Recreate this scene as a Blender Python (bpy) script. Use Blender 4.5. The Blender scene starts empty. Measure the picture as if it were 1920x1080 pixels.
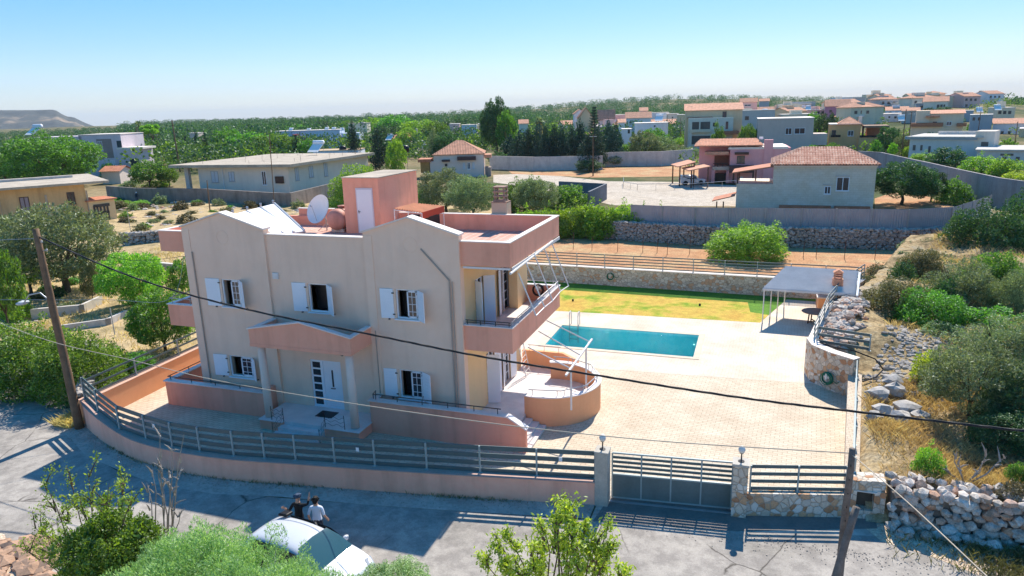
import bpy, bmesh, math, random
import numpy as np
from mathutils import Vector, Matrix
R=math.radians
SC=bpy.context.scene
COL=SC.collection
# ---------------------------------------------------------------- camera
CC=Vector((10.71876,-24.37732,13.04614)); CF=1309.35
FW=Vector((-0.32244092,0.91366349,-0.24748914)); RT=Vector((0.94502149,0.32575263,-0.02862879)); UP=Vector((-0.05446315,0.24311365,0.96846761))
cd=bpy.data.cameras.new('camera'); cam=bpy.data.objects.new('camera',cd); COL.objects.link(cam)
cam.matrix_world=Matrix(((RT.x,UP.x,-FW.x,CC.x),(RT.y,UP.y,-FW.y,CC.y),(RT.z,UP.z,-FW.z,CC.z),(0,0,0,1)))
cd.lens=36*CF/1920; cd.sensor_width=36; cd.clip_start=0.3; cd.clip_end=30000
SC.camera=cam
# ---------------------------------------------------------------- sky and sun
SUN_EL=R(46); SUN_AZ=R(2)          # azimuth measured from +Y towards +X
w=bpy.data.worlds.new('World'); SC.world=w; w.use_nodes=True
nt=w.node_tree; bg=nt.nodes['Background']
sky=nt.nodes.new('ShaderNodeTexSky'); sky.sky_type='NISHITA'; sky.sun_disc=False
sky.sun_elevation=SUN_EL; sky.sun_rotation=SUN_AZ; sky.air_density=1.0; sky.dust_density=0.3; sky.ozone_density=4.0; sky.altitude=100
gm=nt.nodes.new('ShaderNodeGamma'); gm.inputs[1].default_value=0.55; nt.links.new(sky.outputs[0],gm.inputs[0])   # compress the glare towards the sun
hs=nt.nodes.new('ShaderNodeHueSaturation'); hs.inputs['Saturation'].default_value=1.95; hs.inputs['Hue'].default_value=0.49
nt.links.new(gm.outputs[0],hs.inputs['Color']); tn=nt.nodes.new('ShaderNodeMix'); tn.data_type='RGBA'; tn.blend_type='MULTIPLY'; tn.inputs[0].default_value=1; tn.inputs[7].default_value=(0.86,0.90,1.10,1); nt.links.new(hs.outputs[0],tn.inputs[6]); nt.links.new(tn.outputs[2],bg.inputs[0]); bg.inputs[1].default_value=0.122
sd=bpy.data.lights.new('sun','SUN'); sd.energy=2.65; sd.angle=R(0.53); sd.color=(1.0,0.93,0.82)
so=bpy.data.objects.new('sun',sd); COL.objects.link(so)
sv=Vector((math.sin(SUN_AZ)*math.cos(SUN_EL),math.cos(SUN_AZ)*math.cos(SUN_EL),math.sin(SUN_EL)))
so.rotation_euler=sv.to_track_quat('Z','Y').to_euler(); so.location=(0,40,60)
SC.view_settings.view_transform='Standard'; SC.view_settings.look='None'; SC.view_settings.exposure=1.5; SC.view_settings.gamma=1
SC.render.engine='CYCLES'
SC.cycles.max_bounces=8; SC.cycles.transparent_max_bounces=12; SC.cycles.diffuse_bounces=5
# ---------------------------------------------------------------- projection helpers (photo pixels 1920x1080 -> world)
def ray(px,py): return FW+RT*((px-960)/CF)-UP*((py-540)/CF)
def onZ(px,py,z=0.0):
    d=ray(px,py); return CC+d*((z-CC.z)/d.z)
def onY(px,py,y=0.0):
    d=ray(px,py); return CC+d*((y-CC.y)/d.y)
def onX(px,py,x=0.0):
    d=ray(px,py); return CC+d*((x-CC.x)/d.x)
FH=Vector((FW.x,FW.y,0)).normalized(); RH=Vector((FH.y,-FH.x,0))
def pv(px,py,v):
    d=ray(px,py); return CC+d*(v/d.dot(FH))
def proj(p):
    d=Vector(p)-CC; k=d.dot(FW); return (960+CF*d.dot(RT)/k, 540-CF*d.dot(UP)/k)
def HT(b,py):
    lo,hi=0.0,120.0
    for _ in range(36):
        m=(lo+hi)/2
        if proj(b+Vector((0,0,m)))[1]>py: lo=m
        else: hi=m
    return lo
def sst(a,b,x):
    t=max(0.0,min(1.0,(x-a)/(b-a))); return t*t*(3-2*t)
def terr(x,y):
    d=Vector((x,y,0))-Vector((CC.x,CC.y,0)); v=d.dot(FH); u=d.dot(RH)
    if v<20: return 0.0
    t=u/v
    h=8.5*math.exp(-((v-430)/140)**2)*sst(0.18,0.5,t)*(1-0.75*sst(0.68,0.8,t))
    n=math.sin(u*0.013+1.3)*math.cos(v*0.011)+0.6*math.sin(u*0.031+v*0.02)
    h+=n*0.9*sst(250,700,v)
    h+=(20*math.exp(-((t-0.24)/0.22)**2)+3.5)*math.exp(-((v-1500)/380)**2)
    h-=70*sst(2300,3300,v)
    return h
def GT(px,py):
    p=onZ(px,py,0)
    for _ in range(6): p=onZ(px,py,terr(p.x,p.y))
    return p
# ---------------------------------------------------------------- scene-graph helpers
WM={}
SPLIT=set('planter_wall planter_coping balcony_parapet balcony_coping balcony_floor drain_pipe balcony_column canopy_post entrance_post gable_coping gable_medallion porch_railing column_stub balcony_opening ground_openings openings window_canopy shutter window_hood lean_to_roof timber_post shelter_posts bracket insulator left_wing pilaster number_plate fence_posts hinge window porch_base balcony nose_and_ears eyes pergola_post roof_parapet parapet_coping stored_boxes strap cradle stretcher legs rebar_stub post balcony_railing roof_railing meter_niche'.split())
def tag(o,label=None,cat=None,group=None,kind=None):
    if label: o['label']=label
    if cat: o['category']=cat
    if group: o['group']=group
    if kind: o['kind']=kind
    return o
def root(name,label,cat,loc=(0,0,0),rz=0,group=None,scale=None):
    o=bpy.data.objects.new(name,None); COL.objects.link(o); o.empty_display_size=0.2
    o.location=loc; o.rotation_euler=(0,0,rz)
    if scale: o.scale=scale
    WM[o]=Matrix.Translation(Vector(loc))@Matrix.Rotation(rz,4,'Z')
    return tag(o,label,cat,group)
def copy_tree(o,parent=None):
    c=o.copy(); COL.objects.link(c)
    if parent is not None: c.parent=parent
    for ch in list(o.children): copy_tree(ch,c)
    return c
class MB:
    def __init__(s): s.v=[]; s.f=[]; s.m=[]; s.cm=0
    def add(s,vs,fs):
        b=len(s.v); s.v+= [tuple(p) for p in vs]; s.f+=[tuple(i+b for i in f) for f in fs]; s.m+=[s.cm]*len(fs); return s
    def box(s,x0,x1,y0,y1,z0,z1):
        if x0>x1: x0,x1=x1,x0
        if y0>y1: y0,y1=y1,y0
        if z0>z1: z0,z1=z1,z0
        return s.add([(x0,y0,z0),(x1,y0,z0),(x1,y1,z0),(x0,y1,z0),(x0,y0,z1),(x1,y0,z1),(x1,y1,z1),(x0,y1,z1)],
          [(0,3,2,1),(4,5,6,7),(0,1,5,4),(1,2,6,5),(2,3,7,6),(3,0,4,7)])
    def prism(s,poly,z0,z1):
        n=len(poly); a=sum(poly[i][0]*poly[(i+1)%n][1]-poly[(i+1)%n][0]*poly[i][1] for i in range(n))
        if a<0: poly=poly[::-1]
        vs=[(p[0],p[1],z0) for p in poly]+[(p[0],p[1],z1) for p in poly]
        return s.add(vs,[tuple(range(n))[::-1],tuple(range(n,2*n))]+[(i,(i+1)%n,(i+1)%n+n,i+n) for i in range(n)])
    def ext(s,pts,d):   # planar polygon extruded by vector d
        n=len(pts); d=Vector(d); vs=[Vector(p) for p in pts]+[Vector(p)+d for p in pts]
        return s.add(vs,[tuple(range(n)),tuple(range(n,2*n))[::-1]]+[((i+1)%n,i,i+n,(i+1)%n+n) for i in range(n)])
    def bar(s,p,q,w,h=None,up=(0,0,1)):
        p=Vector(p);q=Vector(q);h=h or w; d=(q-p).normalized(); up=Vector(up)
        if abs(d.dot(up))>0.98: up=Vector((0,1,0))
        a=d.cross(up).normalized()*(w/2); b=a.cross(d).normalized()*(h/2)
        vs=[p-a-b,p+a-b,p+a+b,p-a+b,q-a-b,q+a-b,q+a+b,q-a+b]
        return s.add(vs,[(0,1,2,3),(7,6,5,4),(0,4,5,1),(1,5,6,2),(2,6,7,3),(3,7,4,0)])
    def tube(s,pts,r,n=8,cap=True):
        pts=[Vector(p) for p in pts]; rs=r if isinstance(r,(list,tuple)) else [r]*len(pts)
        b=len(s.v); prev=None
        for i,p in enumerate(pts):
            t=(pts[min(i+1,len(pts)-1)]-pts[max(i-1,0)]).normalized()
            if prev is None: a=t.orthogonal().normalized()
            else:
                a=prev-t*prev.dot(t)
                a=a.normalized() if a.length>1e-6 else t.orthogonal().normalized()
            prev=a; c=t.cross(a)
            for k in range(n):
                th=2*math.pi*k/n; s.v.append(tuple(p+(a*math.cos(th)+c*math.sin(th))*rs[i]))
        for i in range(len(pts)-1):
            for k in range(n):
                k2=(k+1)%n; s.f.append((b+i*n+k,b+i*n+k2,b+(i+1)*n+k2,b+(i+1)*n+k)); s.m.append(s.cm)
        if cap:
            s.f.append(tuple(b+k for k in range(n))[::-1]); s.m.append(s.cm)
            e=b+(len(pts)-1)*n; s.f.append(tuple(e+k for k in range(n))); s.m.append(s.cm)
        return s
    def lathe(s,c,prof,n=16,axis='Z'):   # prof list of (r,z)
        b=len(s.v); c=Vector(c)
        for r,z in prof:
            for k in range(n):
                th=2*math.pi*k/n; q=(r*math.cos(th),r*math.sin(th),z)
                if axis=='X': q=(q[2],q[0],q[1])
                if axis=='Y': q=(q[0],q[2],q[1])
                s.v.append(tuple(c+Vector(q)))
        for i in range(len(prof)-1):
            for k in range(n):
                k2=(k+1)%n; s.f.append((b+i*n+k,b+i*n+k2,b+(i+1)*n+k2,b+(i+1)*n+k)); s.m.append(s.cm)
        s.f.append(tuple(b+k for k in range(n))[::-1]); s.m.append(s.cm)
        e=b+(len(prof)-1)*n; s.f.append(tuple(e+k for k in range(n))); s.m.append(s.cm)
        return s
    def rock(s,c,r,rng,sz=(1,1,1),n=1):
        bm=bmesh.new(); bmesh.ops.create_icosphere(bm,subdivisions=n,radius=1.0)
        b=len(s.v); a=rng.random()*6.28; ca,sa=math.cos(a),math.sin(a)
        for v in bm.verts:
            k=r*(0.72+0.5*rng.random()); x,y,z=v.co.x*sz[0]*k,v.co.y*sz[1]*k,v.co.z*sz[2]*k
            s.v.append((c[0]+x*ca-y*sa,c[1]+x*sa+y*ca,c[2]+z))
        for f in bm.faces: s.f.append(tuple(b+v.index for v in f.verts)); s.m.append(s.cm)
        bm.free(); return s
    def wall(s,o,u,wd,hd,th,holes):
        """vertical wall slab: origin o, unit dir u, width wd, height hd, thickness th going to the left-normal side (behind), rectangular holes (u0,u1,z0,z1)"""
        o=Vector(o);u=Vector(u).normalized(); n=Vector((-u.y,u.x,0))
        us=sorted({0.0,wd}|{h[0] for h in holes}|{h[1] for h in holes}); zs=sorted({0.0,hd}|{h[2] for h in holes}|{h[3] for h in holes})
        us=[a for a in us if 0<=a<=wd]; zs=[a for a in zs if 0<=a<=hd]
        def solid(i,j):
            if i<0 or j<0 or i>=len(us)-1 or j>=len(zs)-1: return False
            a=(us[i]+us[i+1])/2; b=(zs[j]+zs[j+1])/2
            return not any(h[0]<a<h[1] and h[2]<b<h[3] for h in holes)
        def P(a,z,k): return tuple(o+u*a+Vector((0,0,z))+n*(th*k))
        for i in range(len(us)-1):
            for j in range(len(zs)-1):
                if not solid(i,j): continue
                a,b,c,d=us[i],us[i+1],zs[j],zs[j+1]
                s.add([P(a,c,0),P(b,c,0),P(b,d,0),P(a,d,0),P(a,c,1),P(b,c,1),P(b,d,1),P(a,d,1)],
                  [(0,1,2,3),(7,6,5,4)]+([(0,3,7,4)] if not solid(i-1,j) else [])+([(1,5,6,2)] if not solid(i+1,j) else [])
                  +([(0,4,5,1)] if not solid(i,j-1) else [])+([(3,2,6,7)] if not solid(i,j+1) else []))
        return s
    def groups(s):
        n=len(s.v); pr=list(range(n))
        def fd(a):
            while pr[a]!=a: pr[a]=pr[pr[a]]; a=pr[a]
            return a
        for f in s.f:
            for i in f[1:]: pr[fd(i)]=fd(f[0])
        bb={}
        for i,v in enumerate(s.v):
            r=fd(i); b=bb.setdefault(r,[list(v),list(v)])
            for k in range(3): b[0][k]=min(b[0][k],v[k]); b[1][k]=max(b[1][k],v[k])
        ks=list(bb); cl={k:k for k in ks}
        def fc(a):
            while cl[a]!=a: a=cl[a]
            return a
        for i,a in enumerate(ks):
            for b in ks[i+1:]:
                if all(bb[a][0][k]-0.03<=bb[b][1][k] and bb[b][0][k]-0.03<=bb[a][1][k] for k in range(3)): cl[fc(a)]=fc(b)
        out={}
        for f,mi in zip(s.f,s.m): out.setdefault(fc(fd(f[0])),[]).append((f,mi))
        res=[]
        for fl in out.values():
            m=MB(); mp={}
            for f,mi in fl:
                g=[]
                for i in f:
                    if i not in mp: mp[i]=len(m.v); m.v.append(s.v[i])
                    g.append(mp[i])
                m.f.append(tuple(g)); m.m.append(mi)
            res.append(m)
        return res
    def build(s,name,mats,parent=None,smooth=False,bevel=0,world=True):
        if name in SPLIT and parent is not None:
            gs=s.groups()
            if len(gs)>1: return [g.build1(name,mats,parent,smooth,bevel,world) for g in gs][0]
        return s.build1(name,mats,parent,smooth,bevel,world)
    def build1(s,name,mats,parent=None,smooth=False,bevel=0,world=True):
        me=bpy.data.meshes.new(name); vs=s.v
        if parent is not None and world and parent in WM:
            inv=WM[parent].inverted(); vs=[tuple(inv@Vector(p)) for p in vs]
        me.from_pydata(vs,[],s.f)
        if not isinstance(mats,(list,tuple)): mats=[mats]
        for m in mats: me.materials.append(m)
        if len(mats)>1: me.polygons.foreach_set('material_index',s.m)
        if smooth: me.polygons.foreach_set('use_smooth',[True]*len(me.polygons))
        me.update(); me.validate()
        o=bpy.data.objects.new(name,me); COL.objects.link(o)
        if parent is not None: o.parent=parent; WM[o]=WM.get(parent,Matrix())
        else: WM[o]=Matrix()
        if bevel:
            b=o.modifiers.new('bevel','BEVEL'); b.width=bevel; b.segments=2; b.limit_method='ANGLE'; b.angle_limit=R(40)
        return o
# ---------------------------------------------------------------- materials
def nodes(m):
    m.use_nodes=True; t=m.node_tree; return t,t.nodes['Principled BSDF'],t.links
def N(t,typ,**k):
    n=t.nodes.new(typ)
    for a,b in k.items():
        if a in n.inputs.keys(): n.inputs[a].default_value=b
        else: setattr(n,a,b)
    return n
def c4(c): return (c[0],c[1],c[2],1)
def ramp(t,fac,stops):
    r=t.nodes.new('ShaderNodeValToRGB'); e=r.color_ramp.elements
    e.remove(e[1]); e[0].position=stops[0][0]; e[0].color=c4(stops[0][1])
    for p,c in stops[1:]: e.new(p).color=c4(c)
    t.links.new(fac,r.inputs[0]); return r.outputs[0]
def coords(t,scale=(1,1,1),rot=(0,0,0)):
    g=t.nodes.new('ShaderNodeNewGeometry'); mp=t.nodes.new('ShaderNodeMapping'); mp.inputs['Scale'].default_value=scale; mp.inputs['Rotation'].default_value=rot
    t.links.new(g.outputs['Position'],mp.inputs[0]); return mp.outputs[0]
def mix(t,fac,a,b,typ='MIX'):
    m=t.nodes.new('ShaderNodeMix'); m.data_type='RGBA'; m.blend_type=typ
    for i,x in ((0,fac),(6,a),(7,b)):
        if isinstance(x,(int,float)): m.inputs[i].default_value=x
        elif isinstance(x,(tuple,list)): m.inputs[i].default_value=c4(x)
        else: t.links.new(x,m.inputs[i])
    return m.outputs[2]
def bump(t,h,b,strength=0.3,dist=0.02):
    n=t.nodes.new('ShaderNodeBump'); n.inputs['Strength'].default_value=strength; n.inputs['Distance'].default_value=dist
    t.links.new(h,n.inputs['Height']); t.links.new(n.outputs[0],b.inputs['Normal'])
def noise(t,co,scale,detail=5,rough=0.6):
    n=N(t,'ShaderNodeTexNoise',Scale=scale,Detail=detail,Roughness=rough); t.links.new(co,n.inputs['Vector']); return n.outputs['Fac']
_M={}
def M(name,col,rough=0.7,var=0.12,vs=1.5,metal=0,bs=0.0,bscale=40,streak=0,spec=0.3):
    """general surface: base colour with two scales of tonal variation, optional rain streaks, fine bump"""
    if name in _M: return _M[name]
    m=bpy.data.materials.new(name); t,b,l=nodes(m)
    b.inputs['Roughness'].default_value=rough; b.inputs['Metallic'].default_value=metal; b.inputs['Specular IOR Level'].default_value=spec
    co=coords(t)
    a=noise(t,co,vs,6,0.65); dk=tuple(c*(1-var) for c in col); lt=tuple(min(1,c*(1+var*0.8)) for c in col)
    o=ramp(t,a,[(0.3,dk),(0.7,lt)])
    f=noise(t,co,vs*9,3,0.6); o=mix(t,var*0.7,o,ramp(t,f,[(0.35,(0.25,0.25,0.25)),(0.65,(0.8,0.8,0.8))]),'OVERLAY')
    if streak:
        co2=coords(t,(1.3,1.3,0.16)); g=noise(t,co2,1.0,5,0.6)
        o=mix(t,streak,o,ramp(t,g,[(0.32,(0.50,0.45,0.43)),(0.52,(1,1,1))]),'MULTIPLY')
    l.new(o,b.inputs['Base Color'])
    if bs: bump(t,noise(t,co,bscale,4),b,bs,0.01)
    _M[name]=m; return m
def stone(name,scale,cols,mortar,mw=0.06,bs=0.6,rough=0.85,squash=(1,1,1)):
    if name in _M: return _M[name]
    m=bpy.data.materials.new(name); t,b,l=nodes(m); b.inputs['Roughness'].default_value=rough; b.inputs['Specular IOR Level'].default_value=0.2
    co=coords(t,squash)
    nz=t.nodes.new('ShaderNodeTexNoise'); nz.inputs['Scale'].default_value=1.7; l.new(co,nz.inputs['Vector'])
    mx=t.nodes.new('ShaderNodeMix'); mx.data_type='VECTOR'; mx.inputs[0].default_value=0.12; l.new(co,mx.inputs[4]); l.new(nz.outputs['Color'],mx.inputs[5])
    v1=N(t,'ShaderNodeTexVoronoi',Scale=scale); v2=N(t,'ShaderNodeTexVoronoi',Scale=scale,feature='DISTANCE_TO_EDGE')
    for v in (v1,v2): l.new(mx.outputs[1],v.inputs['Vector'])
    sp=t.nodes.new('ShaderNodeSeparateColor'); l.new(v1.outputs['Color'],sp.inputs[0])
    n=len(cols); cr=ramp(t,sp.outputs[0],[(i/n,c) for i,c in enumerate(cols)])
    cr.node.color_ramp.interpolation='CONSTANT'
    fine=noise(t,co,scale*4,5,0.7); cr=mix(t,0.5,cr,ramp(t,fine,[(0.3,(0.3,0.3,0.3)),(0.7,(0.75,0.75,0.75))]),'OVERLAY')
    e=ramp(t,v2.outputs['Distance'],[(mw*0.6,(0,0,0)),(mw*1.6,(1,1,1))])
    o=mix(t,e,mortar,cr); l.new(o,b.inputs['Base Color'])
    hh=ramp(t,v2.outputs['Distance'],[(0.0,(0,0,0)),(mw*3.2,(1,1,1))]); bump(t,hh,b,bs,0.05)
    _M[name]=m; return m
# named surfaces
BEIGE=M('beige_render',(0.90,0.64,0.48),0.9,0.06,0.5,bs=0.08,streak=0.13)
PINK=M('pink_render',(0.88,0.41,0.28),0.9,0.07,0.6,bs=0.08,streak=0.3)
PEACH=M('peach_render',(0.84,0.42,0.22),0.9,0.05,0.8,bs=0.06,streak=0.08)
YPEACH=M('yellow_peach_render',(0.86,0.60,0.32),0.9,0.05,0.8,streak=0.06)
CAP=M('cream_coping',(0.78,0.68,0.60),0.7,0.08,3)
MARBLE=M('white_marble',(0.72,0.66,0.63),0.35,0.14,1.6,spec=0.5)
WHITE=M('white_paint',(0.82,0.83,0.86),0.45,0.03,2)
SHUT=M('shutter_paint',(0.82,0.85,0.89),0.5,0.03,3)
WMETAL=M('white_metal',(0.72,0.70,0.68),0.4,0.08,4)
DARKM=M('dark_bronze_metal',(0.07,0.06,0.055),0.45,0.1,4)
SAGE=M('sage_green_metal',(0.085,0.13,0.135),0.45,0.1,2,spec=0.4)
SAGEP=M('sage_post_metal',(0.34,0.40,0.39),0.4,0.1,2)
GALV=M('galvanised_metal',(0.42,0.43,0.44),0.4,0.12,5,metal=0.5)
WOODP=M('weathered_pole_wood',(0.20,0.125,0.075),0.9,0.3,2.5,bs=0.5,bscale=14,streak=0.35)
CONC=M('raw_concrete',(0.58,0.53,0.48),0.95,0.16,0.9,bs=0.3,bscale=8,streak=0.3)
CONCD=M('old_block_wall',(0.30,0.245,0.21),0.95,0.22,0.8,bs=0.4,bscale=6,streak=0.55)
ROOFC=M('dusty_roof_concrete',(0.44,0.37,0.29),0.95,0.25,0.5,bs=0.2,bscale=5)
BLACK=M('black_plastic',(0.012,0.012,0.014),0.4,0.1,4)
TERRA=M('terracotta_tile',(0.50,0.20,0.115),0.85,0.3,1.3,bs=0.2,bscale=8)
TERRAF=M('faded_terracotta_tile',(0.60,0.29,0.18),0.85,0.3,1.3)
DBROWN=M('dark_brown_timber',(0.10,0.05,0.035),0.7,0.2,3)
SKIN=M('skin',(0.50,0.28,0.19),0.6,0.05,8)
PGREY=M('grey_weathered_timber',(0.17,0.14,0.12),0.9,0.3,2.5,bs=0.5,bscale=14,streak=0.35)
RUBBER=M('rubber',(0.02,0.02,0.02),0.7,0.1,5)
HOSEG=M('green_hose_plastic',(0.01,0.16,0.09),0.4,0.1,9)
def glass(name,col=(0.02,0.03,0.04),rough=0.06):
    m=bpy.data.materials.new(name); t,b,l=nodes(m); b.inputs['Base Color'].default_value=c4(col); b.inputs['Roughness'].default_value=rough; b.inputs['Specular IOR Level'].default_value=0.7
    bump(t,noise(t,coords(t),1.3,2),b,0.05,0.02); return m
GLASS=glass('window_glass')
def wallm(col,name,streak=0.12,var=0.07): return M(name,tuple(c*min(1.5,0.78/max(col)) for c in col),0.9,var,0.35,streak=streak,bs=0.1,bscale=6)
RUBBLE=stone('stone_facing',5.0,[(0.64,0.52,0.40),(0.70,0.60,0.49),(0.56,0.46,0.36),(0.60,0.36,0.21),(0.74,0.67,0.58),(0.60,0.51,0.42),(0.46,0.24,0.13),(0.68,0.57,0.45)],(0.48,0.39,0.30),0.035)
BLOCKST=stone('pale_stone_facing',4.3,[(0.60,0.53,0.43),(0.68,0.60,0.50),(0.54,0.47,0.38),(0.60,0.38,0.24),(0.72,0.65,0.55),(0.60,0.53,0.43)],(0.34,0.27,0.21),0.03,squash=(1,1,1.35))
DRYST=stone('dry_stone_rubble',3.6,[(0.30,0.27,0.24),(0.40,0.36,0.32),(0.24,0.21,0.19),(0.36,0.32,0.28)],(0.05,0.045,0.04),0.05,1.0)
def rockmat(name,cols,bs=0.5):
    m=bpy.data.materials.new(name); t,b,l=nodes(m); b.inputs['Roughness'].default_value=0.95; b.inputs['Specular IOR Level'].default_value=0.15
    g=t.nodes.new('ShaderNodeNewGeometry'); n=len(cols); o=ramp(t,g.outputs['Random Per Island'],[(i/(n-1),c) for i,c in enumerate(cols)]); co=coords(t)
    o=mix(t,0.7,o,ramp(t,noise(t,co,5,6,0.75),[(0.3,(0.2,0.2,0.2)),(0.7,(0.8,0.8,0.8))]),'OVERLAY'); o=mix(t,0.5,o,ramp(t,noise(t,co,22,4,0.7),[(0.35,(0.25,0.25,0.25)),(0.65,(0.75,0.75,0.75))]),'OVERLAY')
    l.new(o,b.inputs['Base Color']); bump(t,noise(t,co,14,5,0.7),b,bs,0.03); return m
def brickm(name,c1,c2,mortar,bw,bh,ms,rot=0,var=0.5,off=0.5,bs=0.25,plane='XY'):
    m=bpy.data.materials.new(name); t,b,l=nodes(m); b.inputs['Roughness'].default_value=0.8; b.inputs['Specular IOR Level'].default_value=0.25
    co=coords(t,(1,1,1),(0,0,rot)) if plane=='XY' else coords(t,(1,1,1),(R(90),0,rot))
    n2=t.nodes.new('ShaderNodeTexNoise'); n2.inputs['Scale'].default_value=2.2; l.new(co,n2.inputs['Vector'])
    mx=t.nodes.new('ShaderNodeMix'); mx.data_type='VECTOR'; mx.inputs[0].default_value=0.03; l.new(co,mx.inputs[4]); l.new(n2.outputs['Color'],mx.inputs[5])
    k=t.nodes.new('ShaderNodeTexBrick'); l.new(mx.outputs[1],k.inputs['Vector']); k.offset=off
    for a,x in (('Color1',c4(c1)),('Color2',c4(c2)),('Mortar',c4(mortar)),('Scale',1.0),('Brick Width',bw),('Row Height',bh),('Mortar Size',ms),('Bias',0.0),('Mortar Smooth',0.3)): k.inputs[a].default_value=x
    o=mix(t,var,k.outputs['Color'],ramp(t,noise(t,co,0.45,6,0.7),[(0.32,(0.36,0.30,0.25)),(0.68,(0.70,0.70,0.72))]),'OVERLAY')
    o=mix(t,var*0.5,o,ramp(t,noise(t,co,7,4,0.7),[(0.3,(0.3,0.3,0.3)),(0.7,(0.75,0.75,0.75))]),'OVERLAY')
    l.new(o,b.inputs['Base Color'])
    inv=t.nodes.new('ShaderNodeMath'); inv.operation='SUBTRACT'; inv.inputs[0].default_value=1; l.new(k.outputs['Fac'],inv.inputs[1]); bump(t,inv.outputs[0],b,bs,0.01)
    return m
PAVE=brickm('stamped_paving',(0.60,0.51,0.385),(0.53,0.445,0.33),(0.34,0.265,0.19),0.33,0.16,0.011,R(4),0.42)
DECK=brickm('smooth_pool_paving',(0.62,0.53,0.43),(0.60,0.51,0.41),(0.50,0.41,0.32),0.16,1.9,0.008,R(3),0.5,0.4,0.1)
ROOFT=brickm('roof_tiles',(0.52,0.27,0.20),(0.58,0.33,0.26),(0.62,0.50,0.44),0.33,0.33,0.022,0,0.3,0.0,0.1)
STEPM=MARBLE
ASHLAR=brickm('ashlar_stone',(0.66,0.58,0.47),(0.72,0.64,0.53),(0.54,0.47,0.38),0.55,0.26,0.01,R(0),0.35,0.5,0.3,'XZ')
def grassm(name,stops,scale,fine=30,bs=0.5):
    m=bpy.data.materials.new(name); t,b,l=nodes(m); b.inputs['Roughness'].default_value=0.95; b.inputs['Specular IOR Level'].default_value=0.1
    co=coords(t); o=ramp(t,noise(t,co,scale,6,0.62),stops)
    o=mix(t,0.75,o,ramp(t,noise(t,co,fine,5,0.75),[(0.3,(0.22,0.22,0.22)),(0.7,(0.82,0.82,0.82))]),'OVERLAY')
    o=mix(t,0.35,o,ramp(t,noise(t,co,scale*5,4,0.6),[(0.35,(0.3,0.3,0.3)),(0.65,(0.7,0.7,0.7))]),'OVERLAY')
    l.new(o,b.inputs['Base Color']); bump(t,noise(t,co,fine*0.6,4,0.8),b,bs,0.08); return m
LAWN=grassm('patchy_lawn',[(0.34,(0.50,0.31,0.07)),(0.49,(0.52,0.37,0.08)),(0.56,(0.36,0.34,0.05)),(0.64,(0.17,0.29,0.03))],0.42,22)
LAWNG=grassm('green_lawn',[(0.35,(0.09,0.20,0.03)),(0.7,(0.14,0.28,0.04))],1.2,22)
STRAW=grassm('dry_straw_ground',[(0.32,(0.10,0.10,0.04)),(0.41,(0.30,0.23,0.12)),(0.53,(0.50,0.37,0.20)),(0.62,(0.40,0.30,0.17)),(0.7,(0.22,0.20,0.10))],0.28,9)
SOIL=grassm('red_soil',[(0.32,(0.40,0.20,0.10)),(0.5,(0.46,0.25,0.13)),(0.66,(0.46,0.34,0.18))],0.25,7)
SCRUB=grassm('rocky_scrub_ground',[(0.30,(0.08,0.08,0.04)),(0.42,(0.24,0.17,0.09)),(0.52,(0.38,0.28,0.15)),(0.62,(0.30,0.25,0.17)),(0.72,(0.42,0.34,0.25))],0.6,6,0.9)
DIRT=grassm('roadside_dirt',[(0.3,(0.50,0.36,0.25)),(0.6,(0.60,0.47,0.35))],0.6,12)  # albedo raised so the dirt bounces warm light to the villa
LAND=grassm('open_land',[(0.34,(0.035,0.055,0.018)),(0.46,(0.07,0.085,0.03)),(0.55,(0.19,0.15,0.075)),(0.68,(0.27,0.20,0.11))],0.022,0.8,0.5)
YARD=grassm('concrete_yard',[(0.35,(0.44,0.37,0.29)),(0.65,(0.50,0.43,0.35))],0.2,5,0.1)
def roadm():
    m=bpy.data.materials.new('worn_asphalt'); t,b,l=nodes(m); b.inputs['Roughness'].default_value=0.9; b.inputs['Specular IOR Level'].default_value=0.2
    co=coords(t); o=ramp(t,noise(t,co,0.28,7,0.7),[(0.30,(0.23,0.21,0.185)),(0.5,(0.33,0.30,0.27)),(0.7,(0.40,0.365,0.325))])
    o=mix(t,0.4,o,ramp(t,noise(t,co,22,6,0.85),[(0.3,(0.2,0.2,0.2)),(0.7,(0.8,0.8,0.8))]),'OVERLAY'); o=mix(t,0.45,o,ramp(t,noise(t,co,1.6,5,0.7),[(0.42,(0.32,0.31,0.30)),(0.58,(0.66,0.65,0.62))]),'OVERLAY')
    n2=t.nodes.new('ShaderNodeTexNoise'); n2.inputs['Scale'].default_value=0.9; n2.inputs['Detail'].default_value=6; l.new(co,n2.inputs['Vector'])
    mx=t.nodes.new('ShaderNodeMix'); mx.data_type='VECTOR'; mx.inputs[0].default_value=0.3; l.new(co,mx.inputs[4]); l.new(n2.outputs['Color'],mx.inputs[5])
    v=N(t,'ShaderNodeTexVoronoi',Scale=0.42,feature='DISTANCE_TO_EDGE'); l.new(mx.outputs[1],v.inputs['Vector'])
    cr=ramp(t,v.outputs['Distance'],[(0.0,(0.25,0.24,0.23)),(0.009,(1,1,1))]); msk=ramp(t,noise(t,co,0.23,2),[(0.5,(0,0,0)),(0.56,(1,1,1))])
    cr=mix(t,msk,(1,1,1),cr); o=mix(t,1.0,o,cr,'MULTIPLY'); l.new(o,b.inputs['Base Color']); bump(t,noise(t,co,70,3),b,0.15,0.01); return m
ROAD=roadm()
VERGE=M('old_concrete_strip',(0.44,0.385,0.33),0.95,0.3,0.8,bs=0.4,bscale=9)
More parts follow.
